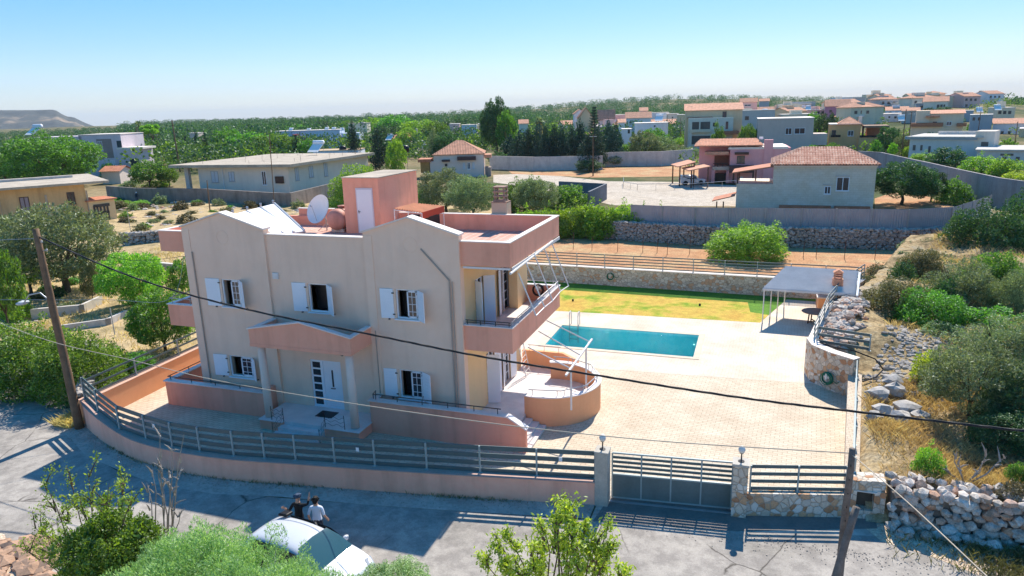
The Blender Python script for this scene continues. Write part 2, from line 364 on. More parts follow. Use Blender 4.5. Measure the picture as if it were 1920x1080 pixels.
def waterm():
    m=bpy.data.materials.new('pool_water'); m.use_nodes=True; t=m.node_tree; t.nodes.clear(); l=t.links
    out=t.nodes.new('ShaderNodeOutputMaterial'); g=t.nodes.new('ShaderNodeBsdfGlossy'); g.inputs['Roughness'].default_value=0.03
    tr=t.nodes.new('ShaderNodeBsdfTransparent'); tr.inputs[0].default_value=(0.66,0.94,0.97,1); fr=t.nodes.new('ShaderNodeFresnel'); fr.inputs[0].default_value=1.33
    ms=t.nodes.new('ShaderNodeMixShader'); bp=t.nodes.new('ShaderNodeBump'); bp.inputs['Strength'].default_value=0.9; bp.inputs['Distance'].default_value=0.25
    l.new(noise(t,coords(t),4.5,4,0.7),bp.inputs['Height']); l.new(bp.outputs[0],g.inputs['Normal']); l.new(bp.outputs[0],fr.inputs['Normal'])
    l.new(fr.outputs[0],ms.inputs[0]); l.new(tr.outputs[0],ms.inputs[1]); l.new(g.outputs[0],ms.inputs[2]); l.new(ms.outputs[0],out.inputs[0]); return m
WATER=waterm()
POOLT=brickm('pool_mosaic',(0.22,0.78,0.80),(0.26,0.82,0.82),(0.36,0.84,0.84),0.05,0.05,0.004,0,0.3,0,0.0)
def metalsheet(name,c,axis=0,scale=8.0,dist=0.03):
    m=bpy.data.materials.new(name); t,b,l=nodes(m); b.inputs['Roughness'].default_value=0.45
    co=coords(t); wv=t.nodes.new('ShaderNodeTexWave'); wv.bands_direction='XYZ'[axis]; wv.inputs['Scale'].default_value=scale; l.new(co,wv.inputs['Vector'])
    o=mix(t,0.25,c,ramp(t,noise(t,co,1.2,5),[(0.3,(0.3,0.3,0.3)),(0.7,(0.7,0.7,0.7))]),'OVERLAY'); l.new(o,b.inputs['Base Color'])
    bump(t,wv.outputs['Fac'],b,0.6,dist); return m
PANELM=metalsheet('grey_sheet_fence',(0.34,0.33,0.35),0,1.6)
def pane_grid(m,o,u,n,w,h,nx,nz,t=0.02):
    """thin muntins over a w x h pane"""
    for i in range(1,nx):
        a=o+u*(w*i/nx); m.bar(a+n*-0.012,a+Vector((0,0,h))+n*-0.012,t,0.012,up=n)
    for j in range(1,nz):
        a=o+Vector((0,0,h*j/nz)); m.bar(a+n*-0.012,a+u*w+n*-0.012,0.012,t)
V=root('villa','two storey beige and pink villa with white shutters, porch and wide roof terrace','house',(-6.5,0,0))
# roof level
ZR=7.42; ZT=8.165
XL,XR=-13.40,0.03
# --- front walls with openings
wL1=(-11.60,-10.60,4.86,6.12); wM1=(-7.12,-6.16,4.88,6.14); wR1=(-2.88,-1.88,4.90,6.15)
wL0=(-11.74,-10.44,1.50,2.52); wR0=(-2.98,-1.88,1.40,2.68); dr=(-7.42,-5.86,0.46,2.68)
def hs_(x0,lst): return [(a-x0,b-x0,c,d) for a,b,c,d in lst]
m=MB()
m.wall((XL,-0.09,0),(1,0,0),-9.0-XL,ZT,0.34,hs_(XL,[wL1,wL0]))
m.wall((-9.0,0,0),(1,0,0),9.0-4.17,ZT,0.25,hs_(-9.0,[wM1,dr]))
m.wall((-4.17,-0.09,0),(1,0,0),XR+4.17,ZT,0.34,hs_(-4.17,[wR1,wR0]))
for a,b,pk,sh in ((XL,-9.0,-11.18,8.40),(-4.17,XR,-2.10,8.42)):
    m.ext([(a,-0.09,ZT),(b,-0.09,ZT),(b,-0.09,sh),(pk,-0.09,9.05),(a,-0.09,sh)],(0,0.34,0))
    # raised border strips on the wing
    for x in (a+0.0,b-0.40): m.box(x,x+0.40,-0.115,-0.0905,0.5,ZT+0.15)
# side walls
m.wall((0.0,0.25,0),(0,1,0),6.75,ZT-0.95,0.25,[(2.10,3.05,0.46,2.75),(4.20,5.15,0.46,2.55),(1.15,2.05,4.02,6.3),(4.15,5.4,4.02,6.15)])
m.box(XL,XL+0.25,0.25,7.0,0,ZT-0.9); m.box(XL+0.25,-0.25,6.75,7.0,0,ZT-0.9)
m.box(XL+0.2,-0.2,0.3,6.8,4.0-0.2,4.0); 
wall=m.build('wall',BEIGE,V)
m=MB(); m.wall((0.012,0.0,0.46),(0,1,0),7.0,3.33,0.05,[(2.35,3.30,0.0,2.29),(4.45,5.40,0.0,2.09)]); m.wall((0.012,0.0,4.02),(0,1,0),7.0,3.2,0.05,[(1.40,2.30,0.0,2.28),(4.40,5.65,0.0,2.13)])
m.build('side_wall_render',YPEACH,V)
# gable caps
m=MB()
for a,b,pk,sh in ((XL,-9.0,-11.18,8.40),(-4.17,XR,-2.10,8.42)):
    for p,q in (((a-0.05,sh-0.01),(pk,9.06)),((pk,9.06),(b+0.05,sh-0.01))):
        m.ext([(p[0],-0.17,p[1]),(q[0],-0.17,q[1]),(q[0],-0.17,q[1]+0.07),(p[0],-0.17,p[1]+0.07)],(0,0.50,0))
m.box(-9.0,-4.17,-0.04,0.30,ZT,ZT+0.045)
m.build('gable_coping',CAP,V)
# --- roof slab, overhangs and parapets
m=MB()
Y1=7.0; XE=2.07; XW=-14.85; ZB=7.24
def ring(m,x0,x1,y0,y1,z0,z1,t=0.18,sides='nesw'):
    if 's' in sides: m.box(x0,x1,y0,y0+t,z0,z1)
    if 'n' in sides: m.box(x0,x1,y1-t,y1,z0,z1)
    if 'e' in sides: m.box(x1-t,x1,y0+t,y1-t,z0,z1)
    if 'w' in sides: m.box(x0,x0+t,y0+t,y1-t,z0,z1)
m.box(XR+0.002,XE,0.0,0.18,ZB,ZT); m.box(XE-0.18,XE,0.18,Y1,ZB,ZT)
m.box(XW,XL-0.002,0.0,0.18,ZB,ZT); m.box(XW,XW+0.18,0.18,Y1,ZB,ZT)
m.box(-7.9,XE-0.18,Y1-0.18,Y1,ZB,ZT); m.box(XW+0.18,-7.9,Y1-0.18,Y1,ZB,7.9)
m.box(-12.3,-10.1,7.0,7.15,7.3,8.25)
par=m.build('roof_parapet',PINK,V)
m=MB(); z=ZT
m.box(XR,XE+0.03,-0.03,0.21,z,z+0.04); m.box(XE-0.21,XE+0.03,0.21,Y1+0.03,z,z+0.04); m.box(-7.9,XE-0.21,Y1-0.21,Y1+0.03,z,z+0.04)
m.box(XW-0.03,XL,-0.03,0.21,z,z+0.04); m.box(XW-0.03,XW+0.21,0.21,Y1+0.03,z,z+0.04); m.box(-12.35,-10.05,6.97,7.18,8.25,8.29)
m.build('parapet_coping',CAP,V)
m=MB(); m.box(XW+0.18,XE-0.18,0.252,Y1-0.18,ZB+0.02,ZR); m.build('roof_floor',ROOFT,V)
# --- balconies
m=MB(); zb0,zb1=3.77,4.80
m.box(XR+0.002,XE,0.0,0.15,zb0,zb1); m.box(XE-0.15,XE,0.15,Y1-0.15,zb0,zb1); m.box(0.02,XE,Y1-0.15,Y1,zb0,zb1)
m.box(-14.95,XL-0.002,0.0,0.15,zb0-0.08,zb1-0.1); m.box(-14.95,-14.80,0.15,Y1,zb0-0.08,zb1-0.1)
m.build('balcony_parapet',PINK,V)
m=MB(); m.box(0.02,XE-0.15,0.15,Y1-0.15,zb0+0.02,4.02); m.box(-14.80,XL-0.002,0.15,Y1,zb0,3.98); m.build('balcony_floor',MARBLE,V)
m=MB(); m.box(XR,XE+0.04,-0.04,0.19,zb1,zb1+0.04); m.box(XE-0.19,XE+0.04,0.19,Y1-0.19,zb1,zb1+0.04); m.box(0.02,XE+0.04,Y1-0.19,Y1+0.04,zb1,zb1+0.04)
m.box(-14.99,XL,-0.04,0.19,zb1-0.1,zb1-0.06); m.box(-14.99,-14.76,0.19,Y1,zb1-0.1,zb1-0.06); m.build('balcony_coping',MARBLE,V)
def rail(parent,pts,z,h,mat,nm='handrail',r=0.022,step=1.15,dbl=False):
    m=MB(); P=[Vector((p[0],p[1],z+h)) for p in pts]
    m.tube(P,r,6)
    if dbl: m.tube([p-Vector((0,0,0.09)) for p in P],r*0.8,6)
    for a,b in zip(P[:-1],P[1:]):
        n=max(1,int((b-a).length/step))
        for i in range(n+1):
            q=a.lerp(b,(i+0.12 if i==0 else (i-0.12 if i==n else i))/n); m.tube([q,q-Vector((0,0,h))],r*0.8,6)
    return m.build(nm,mat,parent)
rail(V,[(0.1,0.07),(XE-0.07,0.07)],zb1+0.04,0.17,DARKM,dbl=True,step=0.55)
rail(V,[(XE-0.07,0.07),(XE-0.07,Y1-0.07)],zb1+0.04,0.17,GALV,dbl=True)
rail(V,[(XE-0.07,Y1-0.07),(0.1,Y1-0.07)],zb1+0.04,0.17,WMETAL,dbl=False)
rail(V,[(-13.5,0.07),(-14.88,0.07),(-14.88,6.5)],zb1-0.06,0.25,GALV)
# --- windows
def window(x0,x1,z0,z1,y,shL,shR,openleft=True,sash=True,angR=38):
    m=MB(); t=0.06
    for b in ((x0,x1,y+0.06,y+0.12,z0,z0+t),(x0,x1,y+0.06,y+0.12,z1-t,z1),(x0,x0+t,y+0.06,y+0.12,z0+t,z1-t),(x1-t,x1,y+0.06,y+0.12,z0+t,z1-t)): m.box(*b)
    m.box(x0-0.06,x1+0.06,y-0.10,y+0.06,z0-0.05,z0-0.003)
    fr=m.build('window',WHITE,V)
    if sash:
        xm=(x0+x1)/2; m=MB(); s0,s1=xm,x1-t
        for b in ((s0,s1,y+0.03,y+0.058,z0+t,z0+t+0.06),(s0,s1,y+0.03,y+0.058,z1-t-0.06,z1-t),(s0,s0+0.06,y+0.03,y+0.058,z0+t,z1-t),(s1-0.05,s1,y+0.03,y+0.058,z0+t,z1-t)): m.box(*b)
        xc=(s0+s1)/2; m.box(xc-0.01,xc+0.01,y+0.035,y+0.05,z0+t,z1-t)
        for k in (1,2,3):
            zz=z0+(z1-z0)*k/4; m.box(s0,s1,y+0.035,y+0.05,zz-0.01,zz+0.01)
        m.build('sash',WHITE,fr); m=MB(); m.box(s0+0.03,s1-0.02,y+0.052,y+0.057,z0+t,z1-t); m.build('pane',GLASS,fr)
    m=MB(); m.box(x0+0.04,x1-0.04,y+0.5,y+0.52,z0,z1); m.build('dark_room_sheet',BLACK,fr)  # black sheet painted as the unlit room behind the window
    # shutters
    def shutter(hx,wd,ang,side):
        u=Vector((side*math.cos(ang),-math.sin(ang),0)); n=Vector((0,-1,0)) if ang<0.3 else Vector((-u.y,u.x,0))*(-side)
        n=Vector((u.y,-u.x,0)).normalized(); o=Vector((hx,y-0.03,z0)); m=MB(); h=z1-z0
        m.ext([o,o+u*wd,o+u*wd+Vector((0,0,h)),o+Vector((0,0,h))],n*0.03)
        for k in range(1,9):
            zz=h*k/9; a=o+u*0.05+Vector((0,0,zz)); 
            for sg in (1,): 
                for off in (-0.004,0.034): m.ext([a+n*off,a+u*(wd-0.1)+n*off,a+u*(wd-0.1)+Vector((0,0,0.012))+n*off,a+Vector((0,0,0.012))+n*off],n*0.0035*(1 if off>0 else -1))
        s=m.build('shutter',SHUT,V); g=MB()
        for zz in (0.15,h-0.2): g.box(hx-0.05,hx+0.05,y-0.05,y-0.028,z0+zz,z0+zz+0.05)
        g.box(o.x+side*wd*0.4-0.03,o.x+side*wd*0.4+0.03,y-0.07,y-0.0,z0-0.06,z0-0.01); g.build('hinge',DARKM,s)
    shutter(x0-0.10,shL,0.06,-1); shutter(x1+0.02,shR,R(angR),1)
window(*wL1,-0.09,0.72,0.62); window(*wM1,0.0,0.66,0.62,sash=False); window(*wR1,-0.09,0.58,0.55)
window(*wL0,-0.09,0.72,0.5); window(*wR0,-0.09,0.58,0.58,angR=32)
# --- front door with square side lights
x0,x1,z0,z1=dr; m=MB(); y=0.05
m.box(x0,x1,y,y+0.06,z1-0.06,z1); m.box(x0,x0+0.08,y,y+0.06,z0,z1-0.06); m.box(-6.93,-6.80,y,y+0.06,z0,z1-0.06); m.box(x1-0.06,x1,y,y+0.06,z0,z1-0.06); m.box(x0,x1,y-0.04,y+0.06,z0,z0+0.04)
for k in range(7):
    zz=z0+0.06+k*(z1-z0-0.14)/6.0; m.box(x0+0.08,-6.93,y+0.005,y+0.055,zz-0.035,zz+0.035)
df=m.build('front_door',SHUT,V)
m=MB(); m.box(x0+0.08,-6.93,y+0.03,y+0.035,z0+0.04,z1-0.06); m.build('side_light_glass',GLASS,df)
m=MB(); m.box(-6.795,x1-0.065,y+0.01,y+0.05,z0+0.045,z1-0.065); m.box(-6.72,-5.98,y-0.004,y+0.0095,z0+0.12,z0+0.16); m.build('door_leaf',WHITE,df,bevel=0.004)
m=MB(); m.box(-6.39,-6.31,y-0.004,y+0.009,z0+1.0,z0+1.75); m.lathe((-6.35,y,z0+1.75),[(0.04,-0.004),(0.04,0.009)],12,'Y')
for k in range(6): m.lathe((-6.35,y-0.006,z0+1.08+k*0.13),[(0.028,-0.004),(0.02,0.0)],10,'Y')
m.build('door_ornament',DARKM,df); m=MB(); m.box(-6.46,-6.24,y-0.05,y-0.02,z0+0.92,z0+0.95); m.box(-6.45,-6.43,y-0.02,y+0.01,z0+0.92,z0+0.95); m.box(-6.27,-6.25,y-0.02,y+0.01,z0+0.92,z0+0.95); m.build('handle',DARKM,df)
# --- porch
m=MB(); px0,px1,py=-9.02,-4.15,-1.72
pk=(-6.45,4.93)
m.ext([(px0,py,3.72),(px1,py,3.72),(px1,py,4.44),(pk[0],py,pk[1]),(px0,py,4.47)],(0,0.16,0))
m.box(px0,px0+0.16,py+0.16,-0.0905,3.72,4.44); m.box(px1-0.16,px1,py+0.16,-0.0905,3.72,4.44)
m.box(px0+0.16,px1-0.16,py+0.16,-0.005,3.85,4.05)
m.box(px0-0.015,px1+0.015,py-0.015,py-0.0005,3.72,3.86)
m.build('porch_roof',PINK,V)
m=MB()
for a,b in (((px0-0.06,4.47),(pk[0],4.93)),((pk[0],4.93),(px1+0.06,4.44))):
    m.ext([(a[0],py-0.05,a[1]),(b[0],py-0.05,b[1]),(b[0],py-0.05,b[1]+0.05),(a[0],py-0.05,a[1]+0.05)],(0,0.24,0))
m.box(px0-0.05,px0+0.19,py+0.195,-0.115,4.44,4.49); m.box(px1-0.19,px1+0.05,py+0.195,-0.115,4.44,4.49); m.build('porch_coping',MARBLE,V)
for x in (-8.68,-4.42):
    m=MB(); m.lathe((x,-1.47,0),[(0.17,0.48),(0.168,2.0),(0.16,3.72)],20); m.build('column',M('column_render',(0.86,0.66,0.54),0.9,0.05,1),V,smooth=True)
m=MB(); m.box(-8.95,-4.06,-0.3,-0.002,0,0.43); m.box(-8.95,-4.06,-1.28,-0.3,0,0.43)
m.box(-8.95,-7.78,-1.80,-1.28,0,0.43); m.box(-5.72,-4.06,-1.80,-1.28,0,0.43); m.build('porch_base',PINK,V)
m=MB(); m.box(-8.99,-4.02,-1.30,-0.002,0.43,0.465); m.box(-9.0,-7.76,-1.86,-1.30,0.43,0.465); m.box(-5.74,-4.02,-1.86,-1.30,0.43,0.465)
m.box(-7.76,-5.74,-1.72,-1.30,0.0,0.463); m.box(-7.85,-5.70,-2.05,-1.72,0,0.31); m.box(-7.95,-5.66,-2.40,-2.05,0,0.155); m.build('porch_steps',MARBLE,V,bevel=0.008)
m=MB()
for (xa,ya,xb,yb) in ((-8.35,-1.75,-7.75,-1.75),(-7.75,-1.75,-7.95,-2.25),(-5.68,-1.75,-4.75,-1.75),(-5.68,-1.75,-5.62,-2.3)):
    z0=0.465 if yb>-2 else 0.46
    m.tube([(xa,ya,z0),(xa,ya,z0+0.62)],0.014,6); zb=0.0 if yb<-2 else 0.465; m.tube([(xb,yb,zb),(xb,yb,zb+0.62)],0.014,6)
    for k in range(3): # scroll ironwork
        a=Vector((xa,ya,z0+0.15+0.16*k)); b=Vector((xb,yb,zb+0.15+0.16*k)); pts=[a.lerp(b,i/10)+Vector((0,0,0.05*math.sin(i*1.26+k))) for i in range(11)]; m.tube(pts,0.007,5)
m.build('porch_railing',DARKM,V)
m=MB(); m.lathe((-5.68,-0.10,3.04),[(0.03,0),(0.075,0.03),(0.075,0.12)],10); m.box(-5.70,-5.66,-0.09,0,3.0,3.06); m.build('porch_lamp',DARKM,V)
# --- front planters and side terrace
m=MB(); z=1.17; y0=-0.80
m.box(-15.0,-9.30,y0,y0+0.2,0,z); m.box(-15.0,-14.8,y0+0.2,6.5,0,z); m.box(-9.5,-9.30,y0+0.2,-0.1,0,z+0.14)
m.ext([(-4.06,y0,0),(2.78,y0,0),(2.78,y0,0.98),(2.05,y0,1.43),(-4.06,y0,1.43)],(0,0.2,0))
m.box(-4.06,-3.86,y0+0.2,-0.1,0,1.43)
m.box(-14.8,-9.5,y0+0.2,-0.1,0,0.75); m.box(-3.86,0.0,y0+0.2,-0.1,0,0.46)
m.build('planter_wall',PINK,V)
m=MB(); m.box(-15.06,-9.25,y0-0.06,y0+0.26,z,z+0.05); m.box(-15.06,-14.74,y0+0.26,6.5,z,z+0.05); m.box(-4.12,2.05,y0-0.06,y0+0.26,1.43,1.48); m.box(-4.12,-3.8,y0+0.26,-0.1,1.43,1.48)
m.ext([(2.05,y0-0.06,1.43),(2.82,y0-0.06,0.97),(2.85,y0-0.06,1.02),(2.07,y0-0.06,1.48)],(0,0.32,0)); m.build('planter_coping',MARBLE,V)
rail(V,[(-4.0,-0.35),(-3.95,y0+0.1),(1.75,y0+0.1)],1.48,0.22,DARKM,step=0.95)
rail(V,[(-9.4,y0+0.1),(-14.9,y0+0.1),(-14.9,3.2)],1.22,0.16,DARKM,step=1.3)
# terrace slab (curved) with stairs
cx,cy,r1,r0=2.45,3.9,2.24,2.02
arc=[(cx+r0*math.cos(R(a)),cy+r0*math.sin(R(a))) for a in range(-104,106,7)]
poly=[(0.01,-0.59),(2.0,-0.59)]+arc+[(2.0,7.2),(0.01,7.2)]
m=MB(); m.prism(poly,0,0.46); 
for k,(xa,xb) in enumerate(((2.0,2.3),(2.3,2.6),(2.6,2.9))):
    m.box(xa,xb,-0.59,1.60,0,0.345-0.115*k); m.box(xa,xb,6.2,7.2,0,0.345-0.115*k)
m.build('terrace_floor',MARBLE,V)
def arcwall(ra,rb,a0,a1,z0,z1,st=5):
    A=[a0+(a1-a0)*i/int((a1-a0)/st) for i in range(int((a1-a0)/st)+1)]
    return [(cx+rb*math.cos(R(a)),cy+rb*math.sin(R(a))) for a in A]+[(cx+ra*math.cos(R(a)),cy+ra*math.sin(R(a))) for a in A[::-1]]
m=MB(); m.prism(arcwall(2.03,r1,-104,106,0,0),0,1.27); m.ext([(-0.2+0.22,7.2,0),(2.9,7.2,0),(2.9,7.2,0.95),(2.1,7.2,1.30),(0.02,7.2,1.30)],(0,0.2,0))
m.build('terrace_wall',PEACH,V)
m=MB(); m.prism(arcwall(1.99,r1+0.04,-105,107,0,0),1.27,1.31); m.build('terrace_coping',MARBLE,V)
A=[(cx+2.13*math.cos(R(a)),cy+2.13*math.sin(R(a))) for a in (-100,-62,-28,8,44,80,102)]
rail(V,A,1.31,0.24,GALV,step=1.0,dbl=False); rail(V,[(0.3,7.3),(2.0,7.3)],1.30,0.27,WMETAL,step=0.8)
# --- side doors and shutters (east side)
def sidedoor(y0,y1,z0,z1,sh):
    m=MB(); x=-0.06
    m.box(x-0.06,x,y0,y0+0.07,z0,z1); m.box(x-0.06,x,y1-0.07,y1,z0,z1); m.box(x-0.06,x,y0+0.07,y1-0.07,z1-0.07,z1); m.box(x-0.06,x,(y0+y1)/2-0.04,(y0+y1)/2+0.04,z0,z1-0.07)
    for k in range(1,5): m.box(x-0.04,x-0.01,y0+0.07,y1-0.07,z0+(z1-z0)*k/5-0.012,z0+(z1-z0)*k/5+0.012)
    d=m.build('terrace_door',WHITE,V); m=MB(); m.box(x-0.045,x-0.04,y0+0.05,y1-0.05,z0,z1-0.05); m.build('pane',GLASS,d)
    for (yh,wd,ang) in sh:
        u=Vector((math.sin(ang),math.cos(ang),0)); o=Vector((0.03,yh,z0+0.03)); n=Vector((-u.y,u.x,0)); m=MB(); h=z1-z0-0.05
        m.ext([o,o+u*wd,o+u*wd+Vector((0,0,h)),o+Vector((0,0,h))],n*0.035)
        for k in range(1,12):
            a=o+u*0.05+Vector((0,0,h*k/12)); m.ext([a-n*0.002,a+u*(wd-0.1)-n*0.002,a+u*(wd-0.1)+Vector((0,0,0.015))-n*0.002,a+Vector((0,0,0.015))-n*0.002],-n*0.004)
        m.build('shutter',SHUT,V)
m=MB()
for a,b in ((XL,-9.0),(-4.17,XR)): m.tube([((a+b)/2+0.30*math.cos(k*math.pi/14),-0.09,8.0+0.30*math.sin(k*math.pi/14)) for k in range(29)],0.014,5,cap=False)
m.build('gable_medallion',BEIGE,V)
sidedoor(2.35,3.30,0.46,2.75,[(2.33,0.55,R(72)),(3.32,0.5,R(15))])
sidedoor(4.45,5.40,0.46,2.55,[(4.43,0.4,R(165)),(5.42,0.5,R(15))])
sidedoor(1.40,2.30,4.02,6.30,[(1.38,0.42,R(120)),(2.32,0.48,R(60))])
sidedoor(4.40,5.65,4.02,6.15,[(4.38,0.5,R(170)),(5.67,0.55,R(12))])
# projecting storage bay between the balcony doors
m=MB(); m.box(0.075,0.5,5.35,6.84,4.03,7.2); m.build('side_bay',YPEACH,V)
# pipes, conduit, vent
m=MB()
m.tube([(-12.95,-0.14,7.3),(-12.93,-0.14,0.8)],0.03,6); m.tube([(-0.42,-0.16,6.6),(-0.42,-0.16,0.5)],0.03,6); m.tube([(-0.30,-0.16,6.6),(-0.30,-0.16,0.5)],0.022,6)
m.tube([(-1.6,-0.12,7.85),(-0.42,-0.14,6.62)],0.03,6); m.tube([(-9.02,-0.04,8.1),(-9.02,-0.04,3.6)],0.02,5); m.tube([(-3.92,-0.13,4.3),(-3.92,-0.13,1.5)],0.02,6)
m.tube([(0.10,4.32,7.2),(0.10,4.32,4.05)],0.04,6); m.build('drain_pipe',M('pipe_paint',(0.42,0.33,0.27),0.6,0.1,3),V)
m=MB(); m.box(-8.82,-8.53,-0.06,-0.001,6.25,6.52); m.box(-8.79,-8.56,-0.066,-0.061,6.29,6.48); m.build('vent_box',WMETAL,V)
m=MB(); m.box(0.1,2.05,0.02,0.10,7.12,7.2); m.box(2.09,2.13,0.1,6.9,7.08,7.22); m.build('awning_cassette',WMETAL,V)
# stair tower
m=MB(); tx0,tx1,ty0,ty1=-8.15,-6.20,4.95,9.0; tz=ZR+2.66
m.box(tx0,tx1,ty0,ty1,ZR-0.05,tz); tw=m.build('stair_tower',PINK,V)
m=MB(); m.box(tx0-0.04,tx1+0.04,ty0-0.04,ty1+0.04,tz,tz+0.05); m.build('tower_cap',ROOFC,tw)
m=MB(); m.box(-7.44,-6.52,ty0-0.04,ty0-0.001,ZR+0.02,ZR+2.2); td=m.build('roof_door',M('door_white',(0.66,0.62,0.66),0.5,0.03,2),tw,bevel=0.004)
m=MB(); m.box(-7.38,-6.58,ty0-0.052,ty0-0.041,ZR+0.08,ZR+2.12); m.build('door_leaf',WHITE,td)
m=MB(); m.box(-7.35,-7.24,ty0-0.085,ty0-0.06,ZR+1.05,ZR+1.08); m.box(-7.34,-7.31,ty0-0.06,ty0-0.052,ZR+0.98,ZR+1.14); m.build('handle',DARKM,td)
# chimney
m=MB(); m.box(-1.28,-0.50,7.0,7.62,4.0,8.75); ch=m.build('chimney',M('chimney_cream',(0.58,0.45,0.32),0.9,0.08,2),V)
m=MB()
for k in range(3):
    z=8.78+k*0.22; m.box(-1.2,-0.58,7.03,7.55,z,z+0.07)
    for x in (-1.16,-0.70): 
        for yy in (7.07,7.44): m.box(x,x+0.08,yy,yy+0.08,z+0.07,z+0.22)
m.box(-1.2,-0.58,7.03,7.55,9.44,9.50); m.box(-1.28,-0.50,6.98,7.62,8.73,8.78); m.build('chimney_pot',M('chimney_brick',(0.36,0.24,0.18),0.9,0.2,3),ch)
def struct(o): o['kind']='structure'; return o
# ---- terrain: one polar sheet round the camera out to the sea
def polar():
    vs=[];fs=[]; rr=[0.0]+[6*1.075**i for i in range(110)]; rr=[r for r in rr if r<14000]+[14000]; na=240
    for i,r in enumerate(rr):
        for k in range(na):
            a=2*math.pi*k/na; x=CC.x+r*math.sin(a); y=CC.y+r*math.cos(a)
            z=terr(x,y) if r>18 else 0.0
            if -13<x<13 and 7<y<20.5: z=-2.0
            d=Vector((x-CC.x,y-CC.y,0)); 
            if r>2500: z=min(z,-60)
            vs.append((x,y,z-0.02))
    for i in range(len(rr)-1):
        for k in range(na):
            k2=(k+1)%na
            if i==0: fs.append((k,na+k2,na+k)) if False else None
            fs.append((i*na+k,i*na+k2,(i+1)*na+k2,(i+1)*na+k)[::-1])
    fs=[f for f in fs if f]
    me=bpy.data.meshes.new('ground'); me.from_pydata(vs,[],fs); me.materials.append(LAND); me.update()
    o=bpy.data.objects.new('ground',me); COL.objects.link(o); return struct(o)
polar()
seam=bpy.data.materials.new('hazy_sea'); t,b,l=nodes(seam); b.inputs['Base Color'].default_value=(0.10,0.20,0.32,1); b.inputs['Roughness'].default_value=0.5
m=MB(); m.lathe((CC.x,CC.y,-61),[(2600,-0.5),(14000,-0.5),(14000,1.5),(2600,1.5)],96); struct(m.build('sea',seam))
# ---- table mountain on the left horizon
def mountain():
    prof=[(-700,205),(0,206),(60,206),(85,206),(115,205),(122,206),(128,211),(140,218),(152,219),(168,228),(190,239),(215,247)]
    rng=random.Random(3); vs=[];fs=[]; n=150; rows=26; v0=4200
    def top(px):
        for (a,b),(c,d) in zip(prof[:-1],prof[1:]):
            if a<=px<=c: return b+(d-b)*(px-a)/(c-a)
        return 205
    for j in range(rows+1):
        s=j/rows
        for i in range(n+1):
            px=-700+915*i/n; p=pv(px,top(px),v0); zt=p.z
            if s<0.5: k=s/0.5; v=v0-700*(1-k); z=-75+(zt+75)*(k**0.7)
            else: k=(s-0.5)/0.5; v=v0+1400*k; z=zt-(zt+75)*max(0,(k-0.6)/0.4)
            q=pv(px,300,v); z+= (math.sin(i*0.55+j*0.8)+math.sin(i*1.3-j*0.5)*0.7+rng.uniform(-.8,.8))*2.6*min(1,4*s*(1-s)) if s<0.47 else 0
            vs.append((q.x,q.y,z))
    for j in range(rows):
        for i in range(n):
            a=j*(n+1)+i; fs.append((a,a+1,a+n+2,a+n+1))
    me=bpy.data.meshes.new('hills'); me.from_pydata(vs,[],fs); me.polygons.foreach_set('use_smooth',[True]*len(fs))
    me.materials.append(grassm('mountain_scrub',[(0.36,(0.035,0.04,0.04)),(0.54,(0.07,0.07,0.06)),(0.64,(0.26,0.19,0.13))],0.006,0.05,0.0)); me.update()
    o=bpy.data.objects.new('hills',me); COL.objects.link(o); struct(o)
mountain()
def sheet(name,pts,mat,z=0.0,kind='structure'):
    m=MB(); m.ext([(p[0],p[1],z-0.012) for p in pts],(0,0,0.012)) if False else m.add([(p[0],p[1],z) for p in pts],[tuple(range(len(pts)))])
    # orient up
    a=sum(pts[i][0]*pts[(i+1)%len(pts)][1]-pts[(i+1)%len(pts)][0]*pts[i][1] for i in range(len(pts)))
    if a<0: m.f=[tuple(f[::-1]) for f in m.f]
    o=m.build(name,mat); o['kind']=kind; return o
def grid_sheet(name,x0,x1,y0,y1,nx,ny,hf,mat,inside=None,kind='structure',xf=None):
    vs=[];fs=[]
    for j in range(ny+1):
        for i in range(nx+1):
            x=x0+(x1-x0)*i/nx; y=y0+(y1-y0)*j/ny
            if xf: x,y=xf(x,y)
            vs.append((x,y,hf(x,y)))
    for j in range(ny):
        for i in range(nx):
            a=j*(nx+1)+i; q=vs[a]
            if inside and not inside(q[0],q[1]): continue
            fs.append((a,a+1,a+nx+2,a+nx+1))
    me=bpy.data.meshes.new(name); me.from_pydata(vs,[],fs); me.materials.append(mat); me.polygons.foreach_set('use_smooth',[True]*len(fs)); me.update()
    o=bpy.data.objects.new(name,me); COL.objects.link(o); o['kind']=kind; return o
wallbase=[(-16.95,-3.62),(-16.2,-4.05),(-14.31,-4.84),(-12.01,-5.55),(-9.64,-5.85),(-7.07,-5.78),(-4.59,-5.42),(-1.56,-4.98),(2.24,-4.36),(6.15,-3.66)]
# road and its edges
LR=[tuple(GT(*p).xy) for p in ((0,905),(0,690),(30,690),(95,740),(150,800))]
road=[(-34,-17),(-30,3),(-27.5,6),(-23.5,4.0),(-20.3,-1.2),(-18.0,-3.6)]+[(x,y-0.9) for x,y in wallbase[1:]]+[(10.7,-3.9),(14.5,-3.0),(18,-2.8),(60,-1),(60,-14),(12,-13),(2,-13),(-9,-12.5),(-12,-10.8),(-15.5,-10.6),(-20,-14)]
sheet('road',road,ROAD,0.008)
strip=[(-18.2,-3.4)]+[(x,y+0.1) for x,y in wallbase]+[(x,y-0.95-0.1*math.sin(x*1.7)) for x,y in wallbase[::-1]]+[(-18.4,-4.1)]
sheet('pavement_strip',strip,VERGE,0.012)
sheet('verge_fill',[(10.5,-2.3),(15.4,-1.5),(18.2,-2.4),(18.2,-3.8),(14.5,-3.9),(10.5,-4.4),(6.2,-4.6),(6.2,-2.6)],VERGE,0.0065)
